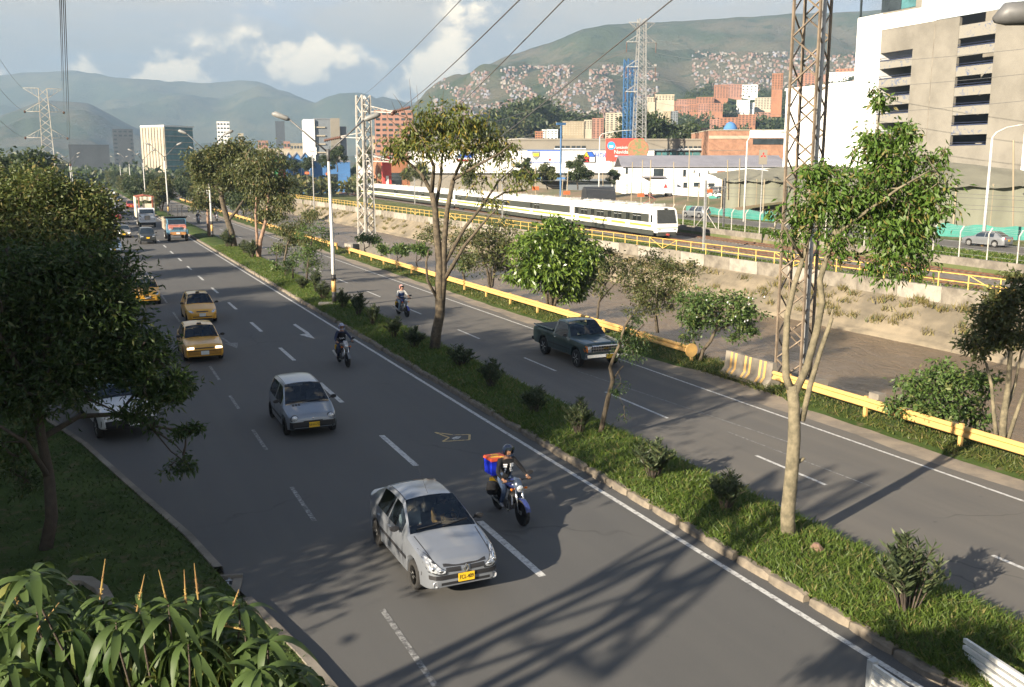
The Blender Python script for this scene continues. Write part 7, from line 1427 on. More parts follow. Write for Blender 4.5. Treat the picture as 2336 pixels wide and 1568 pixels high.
# ---- white slatted stair panels of the footbridge at the lower right
M_PAN = mat('white_slat_panel', (0.66, 0.66, 0.62), 0.6, var=0.06)
def panel(label, a, b_, h, n, post=True):
    a, b_ = Vector(a), Vector(b_); t = thing('slatted_panel', label, 'railing panel', a, 0, 'slatted panels of the footbridge stairs'); d = b_ - a; nn = Vector((-d.y, d.x, 0)).normalized()*0.03; sh = h/n
    for k in range(n):
        z0, z1 = k*sh + 0.012, (k + 1)*sh - 0.035; q = MB(); V = [Vector((0, 0, z0)), d + Vector((0, 0, z0)), d + Vector((0, 0, z1)), Vector((0, 0, z1))]; q.add([v - nn for v in V] + [v + nn for v in V], [(0, 1, 2, 3), (7, 6, 5, 4), (0, 4, 5, 1), (1, 5, 6, 2), (2, 6, 7, 3), (3, 7, 4, 0)]); q.build('slat', M_PAN, t)
    for e in ((Vector((0, 0, 0)),) if post else ()): MB().box(e + Vector((0, 0, h/2)), (0.12, 0.12, h + 0.04)).build('post', M_STAR, t)
    return t
def at_x(px, py, X): d, _ = ray(px, py); k = X/d.x; return Vector((X, d.y*k, CAM_H + d.z*k))
a = at_x(2195, 1530, 12.9); panel('white slatted panel at the right end of the footbridge stairs', a, at_x(2345, 1640, 12.0), 0.62, 5, False)
a = at_x(1985, 1590, 11.0); panel('white slatted panel with grey end post at the bottom edge', a, at_x(2150, 1720, 9.9), 0.62, 5, True)
ld = MB().box((0, 0, -0.02), (2.6, 2.2, 0.3)).build('stair_landing', M_CONC, loc=(13.4, 8.3, 0.05), label='concrete stair landing at the end of the median', cat='landing')
# ================================================================ BUILDINGS
def tone(name, c, v=0.1, sc=0.15, r=0.85, c2=None): return mat(name, c, r, var=v, scale=sc, col2=c2)
M_BRICK = tone('orange_brick', (0.27, 0.125, 0.072), 0.1, 0.3); M_BRICKP = tone('pink_brick', (0.30, 0.155, 0.11), 0.08, 0.3); M_CREAM = tone('cream_render', (0.38, 0.335, 0.255)); M_WHITEB = tone('white_render', (0.76, 0.75, 0.72), 0.03); M_BEIGE = tone('beige_cladding', (0.21, 0.19, 0.155), 0.05); M_TANB = tone('tan_concrete', (0.29, 0.24, 0.165)); M_GREYB = tone('grey_glass_wall', (0.16, 0.18, 0.20), 0.1, 0.1, 0.4); M_DARKW = mat('dark_window_glass', (0.03, 0.04, 0.045), 0.15, var=0.2, scale=0.3, spec=0.7); M_ROOFG = tone('grey_roof_sheet', (0.20, 0.20, 0.23), 0.06, 0.4); M_BLUEB = tone('blue_cladding', (0.06, 0.17, 0.38)); M_REDB = tone('red_cladding', (0.50, 0.06, 0.05)); M_GRNB = tone('green_cladding', (0.05, 0.36, 0.14)); M_ORB = tone('orange_render', (0.33, 0.14, 0.07)); M_TEALW = mat('teal_window_glass', (0.06, 0.16, 0.17), 0.12, var=0.2, scale=0.3, spec=0.8)
M_RAWC = mat('raw_concrete', (0.21, 0.195, 0.165), 0.9, col2=(0.135, 0.125, 0.105), scale=0.12, bump=0.2, bscale=2)
def mosaic():
    m = bpy.data.materials.new('blue_white_mosaic'); m.use_nodes = True; t = NT(m.node_tree); b = m.node_tree.nodes['Principled BSDF']; v = t.new('ShaderNodeTexCoord').outputs['Object']
    t.link(t.mix(t.ramp(t.noise(v, 0.9, 5, 0.75, 1.5), (0.53, 0.66)), (0.21, 0.198, 0.17), (0.075, 0.10, 0.17)), b.inputs['Base Color']); b.inputs['Roughness'].default_value = 0.8; return m
M_MOS = mosaic()
def facing_box(name, label, cat, x0, x1, yt, yb, d, m, deep=None, rz=None, group=None, base_z=None, storeys=0, cols=0, wm=None, win=(0.55, 0.5), roof=None, side=True, band=False, low=1.6):
    """a block whose front spans pixels x0..x1, top yt, foot yb at distance d"""
    xc = (x0 + x1)/2; p = pd(xc, yb, d); zt = pd(xc, yt, d).z; w = (x1 - x0)/PF*d; zb = p.z if base_z is None else base_z; h = zt - zb; deep = deep or w*0.8
    t = thing(name, label, cat, (p.x, p.y, zb), -math.atan2(p.x, p.y) if rz is None else rz, group)
    MB().box((0, deep/2, h/2 - low/2), (w, deep, h + low)).build('wall', m, t)
    MB().box((0, deep/2, h + 0.25), (w + 0.3, deep + 0.3, 0.5)).build('roof', roof or m, t)
    if storeys:
        b = MB(); fh = h/storeys; cw = w/cols
        for s in range(storeys):
            for c in range(cols):
                if band and c: continue
                ww = w*0.9 if band else cw*win[0]; xx = 0 if band else -w/2 + cw*(c + 0.5); b.box((xx, -0.05, fh*(s + 0.52)), (ww, 0.3, fh*win[1]))
            if side:
                for c in range(max(2, cols//2)):
                    for sg in (-1, 1): b.box((sg*w/2, deep*(c + 0.5)/max(2, cols//2), fh*(s + 0.52)), (0.3, deep/max(2, cols//2)*win[0], fh*win[1]))
        b.build('windows', wm or M_DARKW, t, kind='stuff')
    return t
ORD = 'first second third fourth fifth sixth seventh eighth ninth tenth eleventh twelfth thirteenth fourteenth fifteenth sixteenth seventeenth eighteenth nineteenth twentieth twenty-first twenty-second twenty-third twenty-fourth twenty-fifth twenty-sixth twenty-seventh twenty-eighth twenty-ninth thirtieth'.split()
# ---- hillside blocks: (x0, x1, top, foot, material, storeys, columns, label)
HB = [(1629, 1660, 195, 224, M_BRICK, 9, 5, 'brick tower block on the hilltop, left of a pair'), (1661, 1691, 194, 223, M_BRICKP, 9, 5, 'brick tower block on the hilltop, right of a pair'), (1692, 1727, 195, 213, M_WHITEB, 3, 4, 'white low block beside the two hilltop towers'),
      (1521, 1537, 242, 256, M_BRICKP, 5, 3, 'pink block at the left end of the long lower terrace row'), (1538, 1554, 242, 256, M_BRICK, 5, 3, 'second block from the left in the long lower terrace row'), (1555, 1572, 242, 256, M_BRICKP, 5, 3, 'third block from the left in the long lower terrace row'), (1573, 1592, 240, 256, M_BRICK, 5, 4, 'fourth block from the left in the long lower terrace row'), (1593, 1615, 238, 256, M_BRICKP, 5, 4, 'fifth block from the left in the long lower terrace row'), (1616, 1648, 237, 255, M_BRICK, 5, 5, 'widest block at the right end of the long lower terrace row'),
      (1527, 1543, 232, 241, M_BRICK, 3, 3, 'leftmost block of the upper terrace row'), (1544, 1566, 228, 239, M_BRICKP, 3, 4, 'second block of the upper terrace row'), (1567, 1588, 227, 238, M_BRICK, 3, 4, 'third block of the upper terrace row'), (1589, 1628, 223, 236, M_BRICK, 4, 6, 'rightmost block of the upper terrace row'),
      (1477, 1494, 224, 233, M_CREAM, 3, 3, 'small cream block at the upper left of the hill'), (1496, 1537, 218, 229, M_CREAM, 3, 6, 'long cream block above the terrace rows'), (1681, 1709, 230, 246, M_WHITEB, 5, 5, 'white apartment block on the right of the hill'), (1710, 1720, 236, 250, M_WHITEB, 4, 2, 'narrow white block between two white ones'), (1722, 1760, 224, 250, M_CREAM, 7, 6, 'tall cream block behind the brown tower leg'),
      (1619, 1641, 274, 297, M_BRICKP, 5, 3, 'pink brick block left above the brick warehouse'), (1642, 1683, 270, 297, M_BRICK, 6, 5, 'wide brick block above the blue roof dome'), (1684, 1722, 263, 287, M_BRICK, 6, 5, 'brick block right of the blue roof dome'), (1724, 1758, 258, 279, M_BRICKP, 6, 4, 'pink brick block behind the lower tower lattice'), (1597, 1614, 294, 315, M_BRICK, 5, 2, 'small stepped brick block left of the brick warehouse'),
      (1511, 1528, 256, 308, M_TANB, 14, 3, 'tall tan tower block in the trees'), (1529, 1545, 256, 306, M_GREYB, 14, 3, 'dark side of the tan tower, as a joined block'), (1494, 1510, 288, 308, M_CREAM, 5, 3, 'cream low block at the foot of the tan tower'), (1351, 1376, 272, 318, M_BRICKP, 12, 3, 'pink and cream tower left of the grey pylon'), (1381, 1418, 260, 316, M_CREAM, 13, 4, 'stepped cream tower just left of the blue frame tower'),  # the tan tower's dark side is drawn as a separate grey block
      (1284, 1332, 279, 310, M_TANB, 6, 8, 'long beige block above the store roof'), (1333, 1350, 276, 295, M_CREAM, 4, 3, 'cream block beside the long beige block'), (1221, 1238, 302, 317, M_ORB, 3, 3, 'small orange block at the left of the store roof'), (1237, 1244, 298, 318, M_WHITEB, 4, 1, 'slim white tower beside the orange block'), (1247, 1272, 298, 318, M_WHITEB, 4, 3, 'white chapel-like block above the store roof'), (1468, 1494, 270, 290, M_WHITEB, 4, 3, 'white and orange block right of the grey pylon'),
      (1820, 1864, 168, 197, M_BRICK, 7, 6, 'brick block between the legs of the brown tower'), (1866, 1886, 172, 198, M_BRICKP, 6, 3, 'pink brick block right of the brown tower'), (1888, 1946, 166, 178, M_WHITEB, 3, 7, 'long white block on the slope left of the car park'), (1908, 1946, 158, 167, M_ORB, 2, 5, 'orange-roofed houses above the long white block'), (1761, 1784, 170, 205, M_BRICK, 9, 4, 'brick tower left of the brown tower')]
for (x0, x1, yt, yb, m, st, cl, lab) in HB:
    p = on_hill((x0 + x1)/2, yb, BV_HILL); d = depth_of(p)*0.95 if p else 520
    if yb > 286 and not (x0 > 1590): d = min(d, 500)
    facing_box('apartment_block', lab, 'building', x0, x1, yt, yb, d, m, storeys=st, cols=cl, wm=M_DARKW if m is not M_TANB else M_CREAM, group='apartment blocks on the hillside', win=(0.5, 0.42), low=14)
# small houses climbing the slopes, too many to count
rnd = random.Random(9); b = MB()
def houses(n, xr, yr_, bv, s0, s1, dens=None):
    for k in range(n):
        x, y = rnd.uniform(*xr), rnd.uniform(*yr_)
        if dens and mnoise.noise((x*0.02, y*0.03, 4)) < dens: continue
        p = on_hill(x, y, bv)
        if not p: continue
        s = rnd.uniform(s0, s1); h = s*rnd.uniform(0.5, 0.9); b.box((p.x, p.y, p.z + h/2 - 1), (s, s*rnd.uniform(0.7, 1.4), h + 2), rnd.choice((0, 0, 1, 2, 2, 3)), rnd.uniform(0, 1.5))
houses(2600, (990, 1500), (150, 315), BV_MTN, 2.4, 4.6, -0.12); houses(700, (1580, 1960), (120, 205), BV_MTN, 2.4, 4.6, 0.0); houses(260, (1640, 1960), (165, 210), BV_HILL, 3, 5.5, 0.0); houses(60, (1560, 1640), (258, 280), BV_HILL, 3, 5.5)
b.build('hillside_houses', [tone('far_brick', (0.20, 0.12, 0.09)), tone('far_tile', (0.17, 0.10, 0.07)), tone('far_plaster', (0.24, 0.21, 0.18)), M_ROOFG], kind='stuff')
# woods on the hillside
def clumps(name, pts, size, n, lm, seed):
    rng = np.random.default_rng(seed); PP, DD = [], []
    for p in pts:
        s = size*rng.uniform(0.6, 1.3); u = rng.normal(size=(n, 3)); u /= np.linalg.norm(u, axis=1, keepdims=True); u[:, 2] = np.abs(u[:, 2]); PP.append(np.array(p) + u*np.array([s, s, s*1.25])*rng.random((n, 1))**0.4 + np.array([0, 0, s*0.1])); DD.append(u*0.6 + rng.normal(size=(n, 3))*0.5)
    D = np.concatenate(DD); D /= np.linalg.norm(D, axis=1, keepdims=True); V, F = leaf_quads(np.concatenate(PP), D, size*0.42, size*0.3, rng); return link(name, np_mesh(name, V, F, lm), kind='stuff')
pts = []
for k in range(2600):
    x, y = rnd.uniform(1100, 2050), rnd.uniform(150, 330); p = None if any(a - 5 < x < b_ + 5 and c - 3 < y < e + 9 for a, b_, c, e, *_r in HB) else on_hill(x, y, BV_HILL)
    if p and mnoise.noise((p.x*0.012, p.y*0.012, 2)) > -0.25: pts.append(tuple(p))
clumps('woodland', pts, 5.5, 70, L_FAR, 31)
# a nearer belt of tall dark trees behind the store
tg = 'tall trees behind the store'
for k in range(24):
    x = 1125 + k*9.5 + rnd.uniform(-4, 4); d = rnd.uniform(540, 600); p = pd(x, 318, d); top = 236 + 16*abs(math.sin(k*1.3)) + (28 if k > 12 else 0) + (20 if k < 4 else 0); h = pd(x, top, d).z - 3
    far_tree(k, p.x, p.y, h/9.0*1.0, ORD[k] + ' tall dark tree from the left in the belt behind the store', tg, z=3, sz=h/9.0)
for k in range(12):
    x = (1470, 1488, 1500, 1515, 1535, 1555, 1572, 1590, 1605, 1500, 1530, 1560)[k]; d = 330 + 6*(k % 5); p = pd(x, 320, d); h = pd(x, (268, 276, 290, 292, 285, 292, 296, 300, 302, 300, 304, 300)[k], d).z - 4; far_tree(k + 2, p.x, p.y, h/9.0, ORD[k] + ' dark round tree above the store roof right of the pylon', 'trees above the store roof', z=4)
# ---- car park building on the right: front parallel to the road, in the plane X = 116.6
XP = 116.6
def on_x(px, py, X=XP): v = at_x(px, py, X); return v.y, v.z
def c4(cx, cy): return 1752 + 0.25*cx, 0.25*cy
cp = thing('car_park_building', 'tall white and concrete car park building with dark open storeys', 'building', (XP, 100, 1.0))
def slab(name, y0, y1, z0, z1, m, x0=0.0, x1=0.5): return MB().span((x0, y0 - 100, z0 - 1), (x1, y1 - 100, z1 - 1)).build(name, m, cp)
colR = [(1722, 240, 435), (1712, 520, 612), (1700, 702, 797), (1688, 882, 972), (1672, 1056, 1147), (1655, 1236, 1328)]; colL = [(1012, 468, 562), (1005, 636, 727), (1000, 805, 886), (1000, 968, 1044), (1000, 1127, 1207), (975, 1290, 1356)]
yR1, yR0 = on_x(*c4(1700, 800))[0], on_x(*c4(2042, 700))[0]; yL1, yL0 = on_x(*c4(1003, 800))[0], on_x(*c4(1296, 780))[0]; yEnd = on_x(*c4(815, 300))[0]; yNear = 55.0; ZT = 40.0
def openings(col, ya, yb):
    zs = []
    for cx, ct, cb in col: zs.append((on_x(*c4(cx, cb))[1], on_x(*c4(cx, ct))[1]))
    zs.sort(); z = 1.0; n = 0
    for lo, hi in zs:
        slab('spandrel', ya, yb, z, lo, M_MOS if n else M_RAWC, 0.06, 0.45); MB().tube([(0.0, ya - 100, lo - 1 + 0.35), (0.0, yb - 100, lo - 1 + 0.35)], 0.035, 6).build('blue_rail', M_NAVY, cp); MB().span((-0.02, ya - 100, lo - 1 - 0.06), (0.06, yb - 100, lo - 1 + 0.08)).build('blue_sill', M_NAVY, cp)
        MB().span((0.5, ya - 100, lo - 1.35), (9, yb - 100, lo - 1.05)).build('floor_slab', M_DKIN, cp); z = hi; n += 1  # slab coloured near black to stand for shade inside the open storeys
    slab('spandrel', ya, yb, z, 26.5 if col is colR else 26.0, M_MOS, 0.06, 0.45); MB().span((9, ya - 100, 0), (9.3, yb - 100, 27)).build('back_wall', M_DKIN, cp)  # back wall darkened the same way, its colour giving the interior shade
openings(colR, yR0, yR1); openings(colL, yL0, yL1)
slab('pier', yR1, yL0, 1, ZT, M_RAWC); slab('pier', yNear, yR0, 1, ZT, M_RAWC); slab('white_wall', yL1, yEnd, 1, on_x(*c4(815, 170))[1], M_WHITEB, -0.05, 30)
zb0 = on_x(*c4(1250, 240))[1]; zb1 = on_x(*c4(1250, 100))[1]; slab('white_band', yR1 + 4.2, yL1 + 0.1, zb0, zb1, M_WHITEB, -0.08, 0.06); slab('upper_wall', yL0, yEnd, 26.0, zb1 + 0.3, M_RAWC, 0.03, 0.5)
for k, (ca, cb) in enumerate(((1035, 1210), (1215, 1345))): slab('upper_window', on_x(*c4(cb, 20))[0], on_x(*c4(ca, 20))[0], zb1 + 0.4, zb1 + 3.6, M_DARKW if k == 0 else M_TEALW, 0.1, 0.4)
slab('upper_wall', yL0, yL1, zb1 + 3.6, ZT, M_RAWC, 0.05, 0.5); slab('upper_window', yL1 + 5, yEnd, zb1 + 0.2, zb1 + 5, M_DARKW, 0.2, 0.5)
slab('upper_glass', yNear, yR1 + 7, 29.6, 33, mat('pale_glass', (0.42, 0.48, 0.52), 0.3, var=0.05), -0.12, 0.0); slab('white_wall', yNear, yR0 - 6, 1, 16.5, M_WHITEB, -0.15, 0.0); slab('cream_pillar', yNear, yR0 - 14, 1, 14, M_CREAM, -1.2, -0.15); MB().span((9.3, yNear - 100, 0), (30, yEnd - 100, 39)).build('core', M_RAWC, cp)
slab('entrance_canopy', yR0 + 1, yR1 - 1, 4.2, 4.8, M_WHITEB, -1.0, 0.1); slab('entrance_shutter', yR0 + 1.2, yR1 - 1.2, 1, 4.2, M_TANB, -0.05, 0.05); slab('joint', yR1 + (yL0 - yR1)*0.52, yR1 + (yL0 - yR1)*0.52 + 0.12, 1, ZT, M_CONCD, -0.015, 0.0)
wb = thing('white_hall', 'large plain white hall left of the car park building', 'building', (XP, yEnd, 1)); a = on_x(1790, 207)[0]; MB().span((0.4, 0.05, 0), (40, a - yEnd, on_x(1860, 200)[1] - 1)).build('wall', M_WHITEB, wb); MB().span((0.2, 0.05, on_x(1860, 200)[1] - 1), (40, a - yEnd + 0.2, on_x(1860, 200)[1] - 0.6)).build('parapet', M_WHITEB, wb)
z2 = on_x(1900, 168)[1]; MB().span((6, 0.05, 5), (40, on_x(1888, 180)[0] - yEnd, z2 - 1)).build('upper_storey', M_WHITEB, wb); MB().span((5.9, 3, z2 - 2.4), (6.0, 6, z2 - 2.0)).build('window_slot', M_ORB, wb)
# ---- big store facing the camera (plane Y = 232)
def at_y(px, py, Y): d, _ = ray(px, py); k = Y/d.y; return Vector((d.x*k, Y, CAM_H + d.z*k))
DS = 258.0; sx = lambda px: pd(px, 400, DS).dot(RGT); sz = lambda px, py: pd(px, py, DS).z
def at_face(x, d, z): return FWD*d + RGT*x + Vector((0, 0, z))
def c3(cx, cy): return 1168 + 0.25*cx, 0.25*cy
st = thing('hardware_store', 'long beige store with white sign band and house emblem', 'building', at_face(sx(1300), DS, 3.0), -YAW); X0, X1 = sx(935), sx(1640); OX = sx(1300)
def sbox(name, xa, xb, za, zb, m, y0=0.0, y1=1.0): return MB().span((xa - OX, y0, za - 3), (xb - OX, y1, zb - 3)).build(name, m, st)
zroof = sz(1400, 321); zb_t = sz(1250, 344); zb_b = sz(1250, 395); sbox('wall', X0, X1, 1.5, zroof, M_BEIGE, 0, 30); sbox('parapet', X0 - 0.2, X1 + 0.2, zroof, zroof + 0.5, M_BEIGE, -0.2, 30)
sbox('sign_band', X0 - 0.3, sx(1420), zb_b, zb_t, M_WHITEB, -0.9, -0.02); sbox('sign_band', sx(1468), sx(1490), sz(1480, 369), zb_t, M_WHITEB, -0.9, -0.02); sbox('cornice', X0 - 0.3, X1, zb_t, zb_t + 0.35, M_GREYB, -1.0, 0.0)
for c0, c1, ya, yb in [(390, 430, 1332, 1355), (445, 475, 1332, 1355), (485, 525, 1332, 1355), (540, 575, 1332, 1355), (585, 620, 1332, 1355), (632, 668, 1332, 1355), (1205, 1235, 1335, 1358), (1515, 1550, 1335, 1358), (1560, 1590, 1335, 1358), (1605, 1635, 1335, 1358), (1650, 1680, 1335, 1358), (1690, 1720, 1335, 1358), (1730, 1765, 1335, 1358)] + [(1295 + 70*k, 1355 + 70*k, 1384, 1424) for k in range(7)] + [(880, 940, 1492, 1555), (945, 1005, 1492, 1555)]:
    sbox('window', sx(c3(c0, 0)[0]), sx(c3(c1, 0)[0]), sz(*c3(c0, yb)), sz(*c3(c0, ya)), M_TEALW if ya > 1360 else M_DARKW, -0.12, 0.0); sbox('window_frame', sx(c3(c0, 0)[0]) - 0.15, sx(c3(c1, 0)[0]) + 0.15, sz(*c3(c0, yb)) - 0.2, sz(*c3(c0, yb)), M_WHITEB, -0.2, 0.0)
def sign_text(txt, px, py, size, m, yy=-0.95, sp=1.0):
    o = link('sign_lettering', text_mesh(txt, size, m, 0.1), st, (sx(px) - OX, yy, sz(px, py) - 3)); o.rotation_euler = (R(90), 0, 0); return o
MS_BLUE = mat('sign_blue', (0.02, 0.09, 0.42), 0.5, var=0); MS_RED = mat('sign_red', (0.5, 0.03, 0.03), 0.5, var=0); MS_YEL = mat('sign_yellow', (0.8, 0.5, 0.03), 0.5, var=0)
hx0, hx1, hy0, hy1 = 1329, 1356, 346, 369; hm = (hx0 + hx1)/2
def spoly(name, px, m, y0): return MB().prism([(sx(x) - OX, sz(x, y) - 3) for x, y in px], y0, y0 + 0.25, 1).build(name, m, st)
spoly('emblem_outline', [(1328, 371), (1357, 371), (1357, 358), (1349, 346), (1336, 346), (1328, 358)], M_PRINT, -1.12); spoly('emblem_red', [(1330, 369.5), (1342, 369.5), (1342, 359), (1330, 359)], MS_RED, -1.25); spoly('emblem_white', [(1343.5, 369.5), (1355.5, 369.5), (1355.5, 359), (1343.5, 359)], M_WHITEB, -1.25); spoly('emblem_yellow', [(1330, 358), (1342, 358), (1336.5, 347.5)], MS_YEL, -1.25); spoly('emblem_blue', [(1343, 358), (1355.5, 358), (1348.5, 347.5), (1338, 347.5)], MS_BLUE, -1.25)
sign_text('HOMECENTER', 1402, 355, 1.7, MS_BLUE); sign_text('SODIMAC', 1406, 367, 0.9, MS_RED)
spoly('poster_frame', [(1203, 371), (1280, 371), (1280, 343), (1203, 343)], MS_BLUE, -1.05); spoly('poster', [(1205, 369), (1276, 369), (1276, 345.5), (1205, 345.5)], M_WHITEB, -1.15); spoly('poster_badge', [(1213, 346), (1232, 346), (1231, 358), (1222, 366), (1214, 358)], M_GREYB, -1.25); spoly('poster_badge_inner', [(1216, 350), (1229, 350), (1228, 357), (1217, 357)], MS_YEL, -1.4); spoly('poster_logo', [(1251, 362), (1256, 362), (1256, 367), (1251, 367)], MS_RED, -1.25)
spoly('second_sign', [(1048, 352), (1082, 352), (1078, 360), (1044, 360)], MS_BLUE, -1.05); spoly('second_sign_line', [(1042, 364), (1080, 364), (1080, 368), (1042, 368)], MS_RED, -1.05)
sbox('awning', sx(1225), sx(1300), sz(1260, 412), sz(1260, 405), M_BLUEB, -6, 0); sbox('entrance', sx(1255), sx(1262), sz(1258, 388), sz(1258, 376), M_BLUEB, -0.1, 0); sbox('glazed_porch', sx(1290), sx(1420), 1.6, sz(1340, 412), M_GREYB, -5, -0.1); sbox('porch_roof', sx(1225), sx(1425), sz(1340, 412), sz(1340, 408), M_GREYB, -7, -0.1)
# billboard
bb = pd(1424, 368, 219); bz0, bz1 = bb.z, pd(1424, 316, 219).z; w = 84/PF*219; bo = thing('billboard', 'red Christmas billboard on posts in front of the store', 'billboard', (bb.x, bb.y, 3), -YAW + R(3)); hgt = bz1 - bz0
MB().box((0, 0, bz0 - 3 + hgt/2), (w, 0.4, hgt)).build('board', mat('billboard_red', (0.58, 0.07, 0.05), 0.5, var=0.05), bo)
for sg in (-1, 1): MB().tube([(sg*w*0.3, 0.3, -2), (sg*w*0.3, 0.3, bz0 - 2)], 0.2, 8).build('post', M_GALV, bo)
for txt, dz, s in (('Fantástica', 0.60, 0.95), ('Navidad', 0.40, 1.15)):
    o = link('billboard_lettering', text_mesh(txt, s, M_WPRINT, 0.03), bo, (-w*0.06, -0.24, bz0 - 3 + hgt*dz)); o.rotation_euler = (R(90), 0, 0)
MB().box((-w*0.05, -0.22, bz0 - 3 + hgt*0.22), (w*0.42, 0.06, hgt*0.07)).build('caption_strip', mat('pale_violet', (0.5, 0.42, 0.55), 0.6, var=0), bo); MB().lathe([(0.001, -0.06), (hgt*0.18, -0.05), (hgt*0.18, 0)], (-w*0.36, -0.22, bz0 - 3 + hgt*0.68), 1, 20).build('blue_ball', mat('ball_blue', (0.05, 0.3, 0.6), 0.4, var=0.1), bo); MB().box((-w*0.36, -0.32, bz0 - 3 + hgt*0.64), (hgt*0.17, 0.05, hgt*0.1)).build('ball_patch', M_WPRINT, bo)
MB().lathe([(hgt*0.36, -0.1), (hgt*0.44, -0.12), (hgt*0.48, -0.08), (hgt*0.48, 0.1)], (w*0.36, -0.2, bz0 - 3 + hgt*0.52), 1, 24).build('wreath', mat('wreath_red', (0.45, 0.12, 0.08), 0.7, col2=(0.12, 0.2, 0.08), scale=1.5), bo); MB().lathe([(0.001, -0.05), (hgt*0.37, -0.04), (hgt*0.37, 0.05)], (w*0.36, -0.2, bz0 - 3 + hgt*0.52), 1, 24).build('round_picture', mat('picture_tones', (0.6, 0.42, 0.3), 0.6, col2=(0.3, 0.08, 0.06), scale=0.7), bo)
# ---- white workshop with grey roof
DW = 206.0
wx = lambda px: pd(px, 400, DW).dot(RGT); wz = lambda px, py: pd(px, py, DW).z
ws = thing('white_workshop', 'low white workshop with grey sheet roof and small windows', 'building', at_face(wx(1540), DW, 2.0), -YAW); oX = wx(1540); xa, xb = wx(1421), wx(1790); ze = wz(1500, 381); zr_ = wz(1500, 357)
def wbox(name, x0, x1, z0, z1, m, y0, y1): return MB().span((x0 - oX, y0, z0 - 2), (x1 - oX, y1, z1 - 2)).build(name, m, ws)
wbox('wall', xa, xb, 1.2, ze, M_WHITEB, 0, 14); MB().prism([(-0.5, ze - 2.05), (7.0, zr_ - 2), (14.5, ze - 2.05), (14.5, ze - 1.8), (7.0, zr_ - 1.7), (-0.5, ze - 1.8)], xa - oX - 0.4, xb - oX + 0.4, 0).build('roof', M_ROOFG, ws)
for c0, c1, ya, yb in [(1035, 1055, 240, 295), (1290, 1380, 250, 335), (1560, 1585, 258, 318), (1655, 1665, 262, 283), (1705, 1715, 285, 318), (1788, 1798, 265, 287), (1870, 1945, 270, 330), (2022, 2032, 272, 290), (1465, 1495, 360, 415), (1565, 1600, 375, 420), (1660, 1715, 375, 412), (1795, 1850, 382, 415)]:
    wbox('window', wx(1168 + c0*0.25), wx(1168 + c1*0.25), wz(1500, 322.7 + yb*0.25), wz(1500, 322.7 + ya*0.25), M_DARKW if c0 != 1870 else M_BRICK, -0.08, 0.0); wbox('window_sill', wx(1168 + c0*0.25) - 0.1, wx(1168 + c1*0.25) + 0.1, wz(1500, 322.7 + yb*0.25) - 0.1, wz(1500, 322.7 + yb*0.25), M_CONC, -0.15, 0.0)
wbox('lean_to_roof', wx(1465), wx(1513), wz(1490, 405), wz(1490, 402), M_ROOFG, -4, 0)
# brick warehouse behind it
DB = 248.0; bxf = lambda px: pd(px, 400, DB).dot(RGT); bzf = lambda px, py: pd(px, py, DB).z; bw = thing('brick_warehouse', 'orange brick warehouse with pale band behind the workshop', 'building', at_face(bxf(1700), DB, 3.0), -YAW); o3 = bxf(1700)
def bbox(name, x0, x1, y0, y1, m, a=0.0, b_=25.0): return MB().span((bxf(x0) - o3, a, bzf(x0, y1) - 3), (bxf(x1) - o3, b_, bzf(x0, y0) - 3)).build(name, m, bw)
bbox('wall', 1615, 1800, 298, 430, tone('warehouse_brick', (0.30, 0.16, 0.10), 0.12, 0.8)); bbox('pale_band', 1614, 1706, 310, 317, M_CREAM, -0.15, 0.0); bbox('white_fascia', 1706, 1800, 298, 315, M_WHITEB, -0.2, 0.0); bbox('window', 1714, 1800, 317, 330, M_DARKW, -0.12, 0.0); bbox('parapet', 1614, 1800, 296, 298, M_CREAM, -0.25, 25); bbox('dark_joint', 1616, 1700, 343, 344, M_CONCD, -0.05, 0.0)
MB().lathe([(1.9, 0), (1.7, 0.9), (1.0, 2.0), (0.001, 2.4)], (bxf(1670) - o3, 4, bzf(1672, 298) - 3), 2, 16).build('blue_dome', M_BLUEB, bw, True)
sg_ = pd(1740, 375, 118); sgn = thing('shop_sign', 'pale shop sign box with red three-diamond emblem on a post', 'sign', (sg_.x, sg_.y, 1), -YAW); zz = sg_.z - 1; MB().box((0, 0, zz + 0.85), (0.95, 0.25, 1.75)).build('sign_box', M_BEIGE, sgn); MB().tube([(0, 0, -0.5), (0, 0, zz)], 0.07, 8).build('post', M_GALV, sgn)
for a in (90, 210, 330): u = Vector((math.cos(R(a)), 0, math.sin(R(a))))*0.2; v = Vector((-math.sin(R(a)), 0, math.cos(R(a))))*0.11; c0 = Vector((0, -0.135, zz + 1.05)); MB().add([c0, c0 + u + v*0.0 + v, c0 + u*2, c0 + u - v], [(0, 1, 2, 3)]).build('emblem_diamond', MS_RED, sgn)
